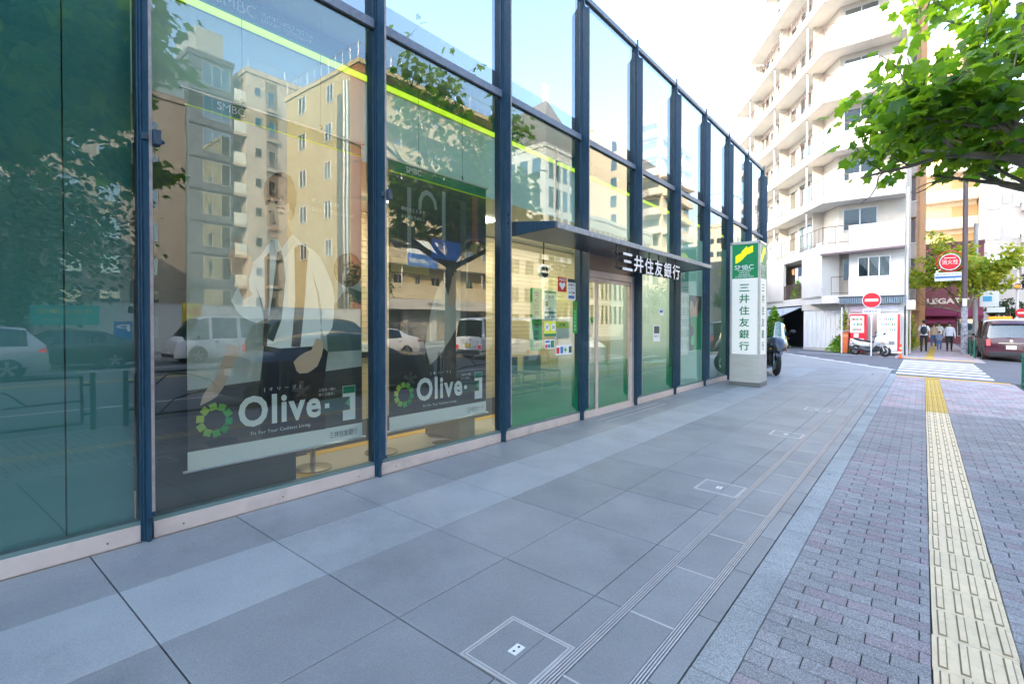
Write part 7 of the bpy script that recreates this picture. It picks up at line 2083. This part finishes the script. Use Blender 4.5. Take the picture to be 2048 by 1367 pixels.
# traffic signal at the right
t = round_pole('traffic_signal', 'horizontal traffic signal showing amber on a white arm at the right edge', 'traffic light', 5.05, 49.5, 5.4, 0.09, white_pole, z=-0.25)
s = MB(); s.tube([(5.05, 49.5, 4.12), (3.3, 49.5, 4.02)], 0.045, 8); s.build('arm', white_pole, t)
s = MB(); s.box(4.0, 5.25, 49.22, 49.40, 3.83, 4.18); s.build('housing', M('signal_grey', (0.55, 0.56, 0.57), 0.5), t, bevel=0.06)
for k, c in enumerate(((0.03, 0.07, 0.06), (0.07, 0.05, 0.02), None)):
    s = MB(); s.cyl((4.22 + 0.40 * k, 49.19, 4.005), (4.22 + 0.40 * k, 49.215, 4.005), 0.145, n=20); s.build('lens', M('amber_lit', (1.0, 0.20, 0.0), 0.3, emit=0.2) if c is None else I('lens%d' % k, c, 0.3), t)
    s = MB(); s.tube([(4.22 + 0.40 * k, 49.215, 4.02), (4.22 + 0.40 * k, 49.02, 4.06)], [0.16, 0.155], 16, caps=False); s.build('hood', trim_d, t)
t = thing('no_entry_sign', 'small far no entry sign below the traffic signal at the right edge', 'road sign', (5.0, 49.3, 1.7))
s = MB(); s.cyl((5.25, 49.35, 2.2), (5.25, 49.38, 2.2), 0.3, n=24); s.build('red_disc', I('signred', (0.72, 0.01, 0.02)), t)
s = MB(); s.box(5.05, 5.45, 49.335, 49.347, 2.14, 2.26); s.build('white_bar', white_p, t)
s = MB(); s.box(4.9, 5.5, 49.35, 49.38, 1.55, 1.85); s.build('plate', print_white, t)
# white sign box and grey pole beyond the lamp pole
t = round_pole('utility_pole', 'grey utility pole with white sign box, behind the lamp pole', 'utility pole', 2.75, 47.0, 8.5, 0.14, M('pole_grey', (0.36, 0.37, 0.38), 0.6, var=0.1), z=-0.2)
s = MB(); s.box(2.95, 3.9, 46.7, 46.95, 2.6, 3.6); s.build('sign_box', print_white, t, bevel=0.02)
s = MB(); s.box(3.1, 3.55, 46.69, 46.698, 2.95, 3.3); s.build('blue_panel', I('skyblue', (0.1, 0.45, 0.7)), t)
s = MB(); s.box(3.3, 4.2, 46.72, 46.9, 2.2, 2.55); s.build('lower_box', print_white, t, bevel=0.02)
# pedestrian signal across the road
t = round_pole('pedestrian_signal', 'pedestrian signal on a pole across the road, mirrored at the first fin', 'traffic light', 20.3, 7.2, 3.6, 0.05, M('pole_dark', (0.07, 0.08, 0.08), 0.5), z=-0.18)
s = MB(); s.box(20.05, 20.25, 7.0, 7.4, 2.3, 3.3); s.build('housing', trim_d, t, bevel=0.05)
s = MB(); s.box(20.1, 20.3, 6.95, 7.45, 1.85, 2.15); s.build('call_box', trim_d, t, bevel=0.03)
for k, y in enumerate((-6, 0.6, 11.5, 16, 24, 29)):
    guard('guard rail panel on the opposite kerb, number %s from the left' % ('one', 'two', 'three', 'four', 'five', 'six')[k], 19.8, y, y + 2.4, gb_, z=-0.18)
# parked motorcycles in front of the shops across the road
for k, y in enumerate((27.2, 28.6, 31.0)):
    pass
# metal bracket box on the apartment corner: pipes and meters
t = thing('meter_box', 'small white equipment box and pipes at the right corner of the white house', 'equipment box', (-0.6, 31, 2.3))
s = MB(); s.box(-0.66, -0.30, 30.9, 31.1, 2.1, 2.55); s.build('box', white_p, t, bevel=0.02)
s = MB(); s.tube([(-0.62, 31.05, -0.1), (-0.62, 31.05, 8.0)], 0.045, 8); s.build('pipe', conc_w, t)
s = MB(); s.tube([(-0.5, 31.12, 0.0), (-0.5, 31.12, 2.1)], 0.03, 8); s.build('conduit', M('conduit_cream', (0.56, 0.48, 0.38), 0.6), t)
# tree pit frame at the right edge
t = thing('tree_pit', 'square stone framed tree pit at the right edge of the brick pavement', 'tree pit', (1.5, 10.6, zg(1.5)))
for (x0, x1, y0, y1) in ((1.16, 1.85, 8.2, 8.32), (1.16, 1.85, 10.9, 11.02), (1.16, 1.28, 8.32, 10.9)):
    s = MB(); s.hexa([(x0, y0, zg(x0) - 0.05), (x1, y0, zg(x1) - 0.05), (x1, y1, zg(x1) - 0.05), (x0, y1, zg(x0) - 0.05)], [(x0, y0, zg(x0) + 0.012), (x1, y0, zg(x1) + 0.012), (x1, y1, zg(x1) + 0.012), (x0, y1, zg(x0) + 0.012)]); s.build('edge_stone', granite_m, t)
s = MB(); s.hexa([(1.28, 8.32, zg(1.28) - 0.05), (1.85, 8.32, zg(1.85) - 0.05), (1.85, 10.9, zg(1.85) - 0.05), (1.28, 10.9, zg(1.28) - 0.05)], [(1.28, 8.32, zg(1.28) + 0.006), (1.85, 8.32, zg(1.85) + 0.006), (1.85, 10.9, zg(1.85) + 0.006), (1.28, 10.9, zg(1.28) + 0.006)]); s.build('soil', M('soil', (0.05, 0.04, 0.03), 0.95, var=0.3, vscale=20), t)

# ------------------------------------------------------------------ people
skin_m = M('skin', (0.52, 0.33, 0.23), 0.6); hair_m = M('black_hair', (0.015, 0.013, 0.012), 0.6)
def person(label, x, y, h, heading, top, legs, shoes, stride=0.25, z=None, arms='down', short=False, long_sleeve=False, woman=False, hair=hair_m, extra=None):
    z = zg(x) if z is None else z
    t = thing('person', label, 'person', (0, 0, 0))
    sc = h / 1.72
    J = {'pel': (0, 0, .93), 'bel': (0, 0.01, 1.08), 'che': (0, 0.0, 1.28), 'sho': (0, -0.01, 1.42), 'nek': (0, 0.0, 1.50), 'chin': (0, 0.02, 1.56), 'hed': (0, 0.015, 1.64)}
    rad = {'pel': (.15, .11), 'bel': (.13, .10), 'che': (.155, .11), 'sho': (.11, .08), 'nek': (.05, .05), 'chin': (.06, .07), 'hed': (.094, .115)}
    E = [('pel', 'bel'), ('bel', 'che'), ('che', 'sho'), ('sho', 'nek'), ('nek', 'chin'), ('chin', 'hed')]
    for s_, sg in (('l', -1), ('r', 1)):
        st = stride * sg
        J['hip' + s_] = (sg * .095, 0, .88); rad['hip' + s_] = (.095, .10)
        J['kne' + s_] = (sg * .10, st * 0.5 + 0.03, .49); rad['kne' + s_] = (.062, .065)
        J['ank' + s_] = (sg * .10, st - (0.10 if st < 0 else 0), .09 if st >= 0 else .12); rad['ank' + s_] = (.042, .045)
        J['toe' + s_] = (sg * .11, st + 0.14 - (0.08 if st < 0 else 0), .035); rad['toe' + s_] = (.04, .032)
        E += [('pel', 'hip' + s_), ('hip' + s_, 'kne' + s_), ('kne' + s_, 'ank' + s_), ('ank' + s_, 'toe' + s_)]
        J['shr' + s_] = (sg * .17, -0.01, 1.40); rad['shr' + s_] = (.062, .062)
        if arms == 'front':
            J['elb' + s_] = (sg * .22, 0.04, 1.14); J['wri' + s_] = (sg * .07, 0.20, 1.10); J['han' + s_] = (sg * .02, 0.22, 1.10)
        else:
            J['elb' + s_] = (sg * .235, -0.02 - st * .2, 1.12); J['wri' + s_] = (sg * .25, 0.05 - st * .5, .88); J['han' + s_] = (sg * .245, 0.08 - st * .6, .79)
        rad['elb' + s_] = (.046, .046); rad['wri' + s_] = (.03, .032); rad['han' + s_] = (.032, .04)
        E += [('sho', 'shr' + s_), ('shr' + s_, 'elb' + s_), ('elb' + s_, 'wri' + s_), ('wri' + s_, 'han' + s_)]
    names = list(J)
    me = bpy.data.meshes.new('body')
    me.from_pydata([J[n] for n in names], [(names.index(a), names.index(b)) for a, b in E], [])
    o = bpy.data.objects.new('body', me); COL.objects.link(o)
    sk = o.modifiers.new('skin', 'SKIN')
    for i, n in enumerate(names):
        v = me.skin_vertices[0].data[i]; v.radius = rad[n]; v.use_root = (n == 'pel')
    sb_ = o.modifiers.new('sub', 'SUBSURF'); sb_.levels = 2; sb_.render_levels = 2
    dg = bpy.context.evaluated_depsgraph_get()
    m2 = bpy.data.meshes.new_from_object(o.evaluated_get(dg))
    bpy.data.objects.remove(o)
    for m in (skin_m, top, legs, shoes): m2.materials.append(m)
    idx = []
    for p in m2.polygons:
        c = p.center; k = 0
        if c.z < 0.11: k = 3
        elif c.z < 0.97 and abs(c.x) < 0.20: k = 2 if not (short and c.z < 0.5) else 0
        elif c.z < 1.475:
            arm = abs(c.x) > 0.19 or (arms == 'front' and c.y > 0.12)
            k = 1
            if arm and c.z < (0.92 if long_sleeve else 1.20): k = 0
            if arms == 'front' and long_sleeve is False and c.y > 0.14: k = 0
        idx.append(k)
    m2.polygons.foreach_set('material_index', idx)
    m2.polygons.foreach_set('use_smooth', [True] * len(idx))
    bo = bpy.data.objects.new('body', m2); COL.objects.link(bo); bo.parent = t
    s = MB(); s.ball((0, -0.022, 1.672), 0.106, 14, sc=(0.86, 1.0, 0.98))
    if woman: s.ball((0, -0.05, 1.56), 0.09, 10, sc=(1.0, 0.7, 1.5))
    s.v = [(a, (b if b < 0.035 or c > 1.715 else 0.035), c) for a, b, c in s.v]
    s.build('hair', hair, t, smooth=True, local=True)
    s = MB()
    for sx in (-1, 1): s.ball((sx * 0.028, 0.096, 1.645), 0.008, 6, sc=(1.4, 0.6, 0.8))
    s.build('eyes', hair_m, t, local=True)['kind'] = 'stuff'
    s = MB(); s.ball((0, 0.108, 1.62), 0.012, 6, sc=(0.8, 1, 1.6)); s.build('nose', skin_m, t, local=True)
    # loose shirt hem
    s = MB(); n = 20
    pr = [(1.38, .155, .105), (1.2, .175, .125), (1.05, .165, .125), (0.93, .18, .135)]
    for i in range(len(pr) - 1):
        for k in range(n):
            a0, a1 = 2 * math.pi * k / n, 2 * math.pi * (k + 1) / n
            (za, wa, da), (zb, wb_, db) = pr[i], pr[i + 1]
            s.add([(wa * math.cos(a0), da * math.sin(a0), za), (wa * math.cos(a1), da * math.sin(a1), za), (wb_ * math.cos(a1), db * math.sin(a1), zb), (wb_ * math.cos(a0), db * math.sin(a0), zb)], [(3, 2, 1, 0)])
    s.build('shirt', top, t, smooth=True, local=True)
    if extra == 'backpack':
        s = MB(); s.ball((0, -0.20, 1.20), 0.2, 14, sc=(0.75, 0.5, 1.15)); s.build('backpack', M('backpack_black', (0.02, 0.03, 0.035), 0.7), t, smooth=True, local=True)
        for sx in (-1, 1):
            s = MB(); s.tube([(sx * 0.10, -0.16, 1.36), (sx * 0.12, -0.06, 1.48), (sx * 0.13, 0.10, 1.42), (sx * 0.15, 0.12, 1.2), (sx * 0.15, -0.1, 1.05)], 0.018, 6); s.build('backpack_strap', MATS['backpack_black'], t, local=True)
    t.scale = (sc, sc, sc); t.location = (x, y, z); t.rotation_euler = (0, 0, heading)
    return t
wht = M('cloth_white', (0.72, 0.72, 0.71), 0.85); blk = M('cloth_black', (0.025, 0.027, 0.03), 0.85); den = M('cloth_denim', (0.06, 0.13, 0.26), 0.85)
shoe_b = M('shoe_dark', (0.03, 0.03, 0.03), 0.6); shoe_w = M('shoe_pale', (0.5, 0.48, 0.45), 0.6)
person('man in a white t-shirt and black trousers with a black backpack, walking away', 0.02, 36.0, 1.72, 0, wht, blk, shoe_b, 0.22, extra='backpack')
person('small child in a blue shirt and jeans walking towards the camera', 0.72, 38.5, 1.12, math.pi, M('cloth_blue', (0.16, 0.22, 0.36), 0.85), den, shoe_w, 0.14, arms='front')
person('adult in a long sleeved white top and black trousers walking towards the camera', 1.18, 38.9, 1.66, math.pi, M('cloth_offwhite', (0.68, 0.68, 0.72), 0.85), blk, shoe_b, 0.18, long_sleeve=True)
person('person in a beige top, half hidden behind the man with the backpack', 0.52, 43.0, 1.6, math.pi, M('cloth_beige', (0.50, 0.38, 0.28), 0.85), den, shoe_w, 0.16, woman=True)
person('person in a white shirt standing farther back before the restaurant', 0.85, 46.0, 1.68, math.pi, wht, M('cloth_grey', (0.2, 0.2, 0.2), 0.85), shoe_b, 0.05)
# ------------------------------------------------------------------ tidy-up: pieces too small to pick apart count as stuff
SMALL = {'key_hole', 'glazing_bead', 'screw', 'bolt', 'hanging_wire', 'white_print', 'dark_print', 'green_print', 'print', 'vertical_print', 'lettering', 'fascia_lettering',
         'white_lettering', 'green_lettering', 'number', 'letter_rail', 'hand', 'eyes', 'logo_mark'}
for o in bpy.data.objects:
    if o.type == 'MESH' and o.parent is not None and o.name.split('.')[0] in SMALL:
        if o.name.split('.')[0] != 'hand': o['kind'] = 'stuff'
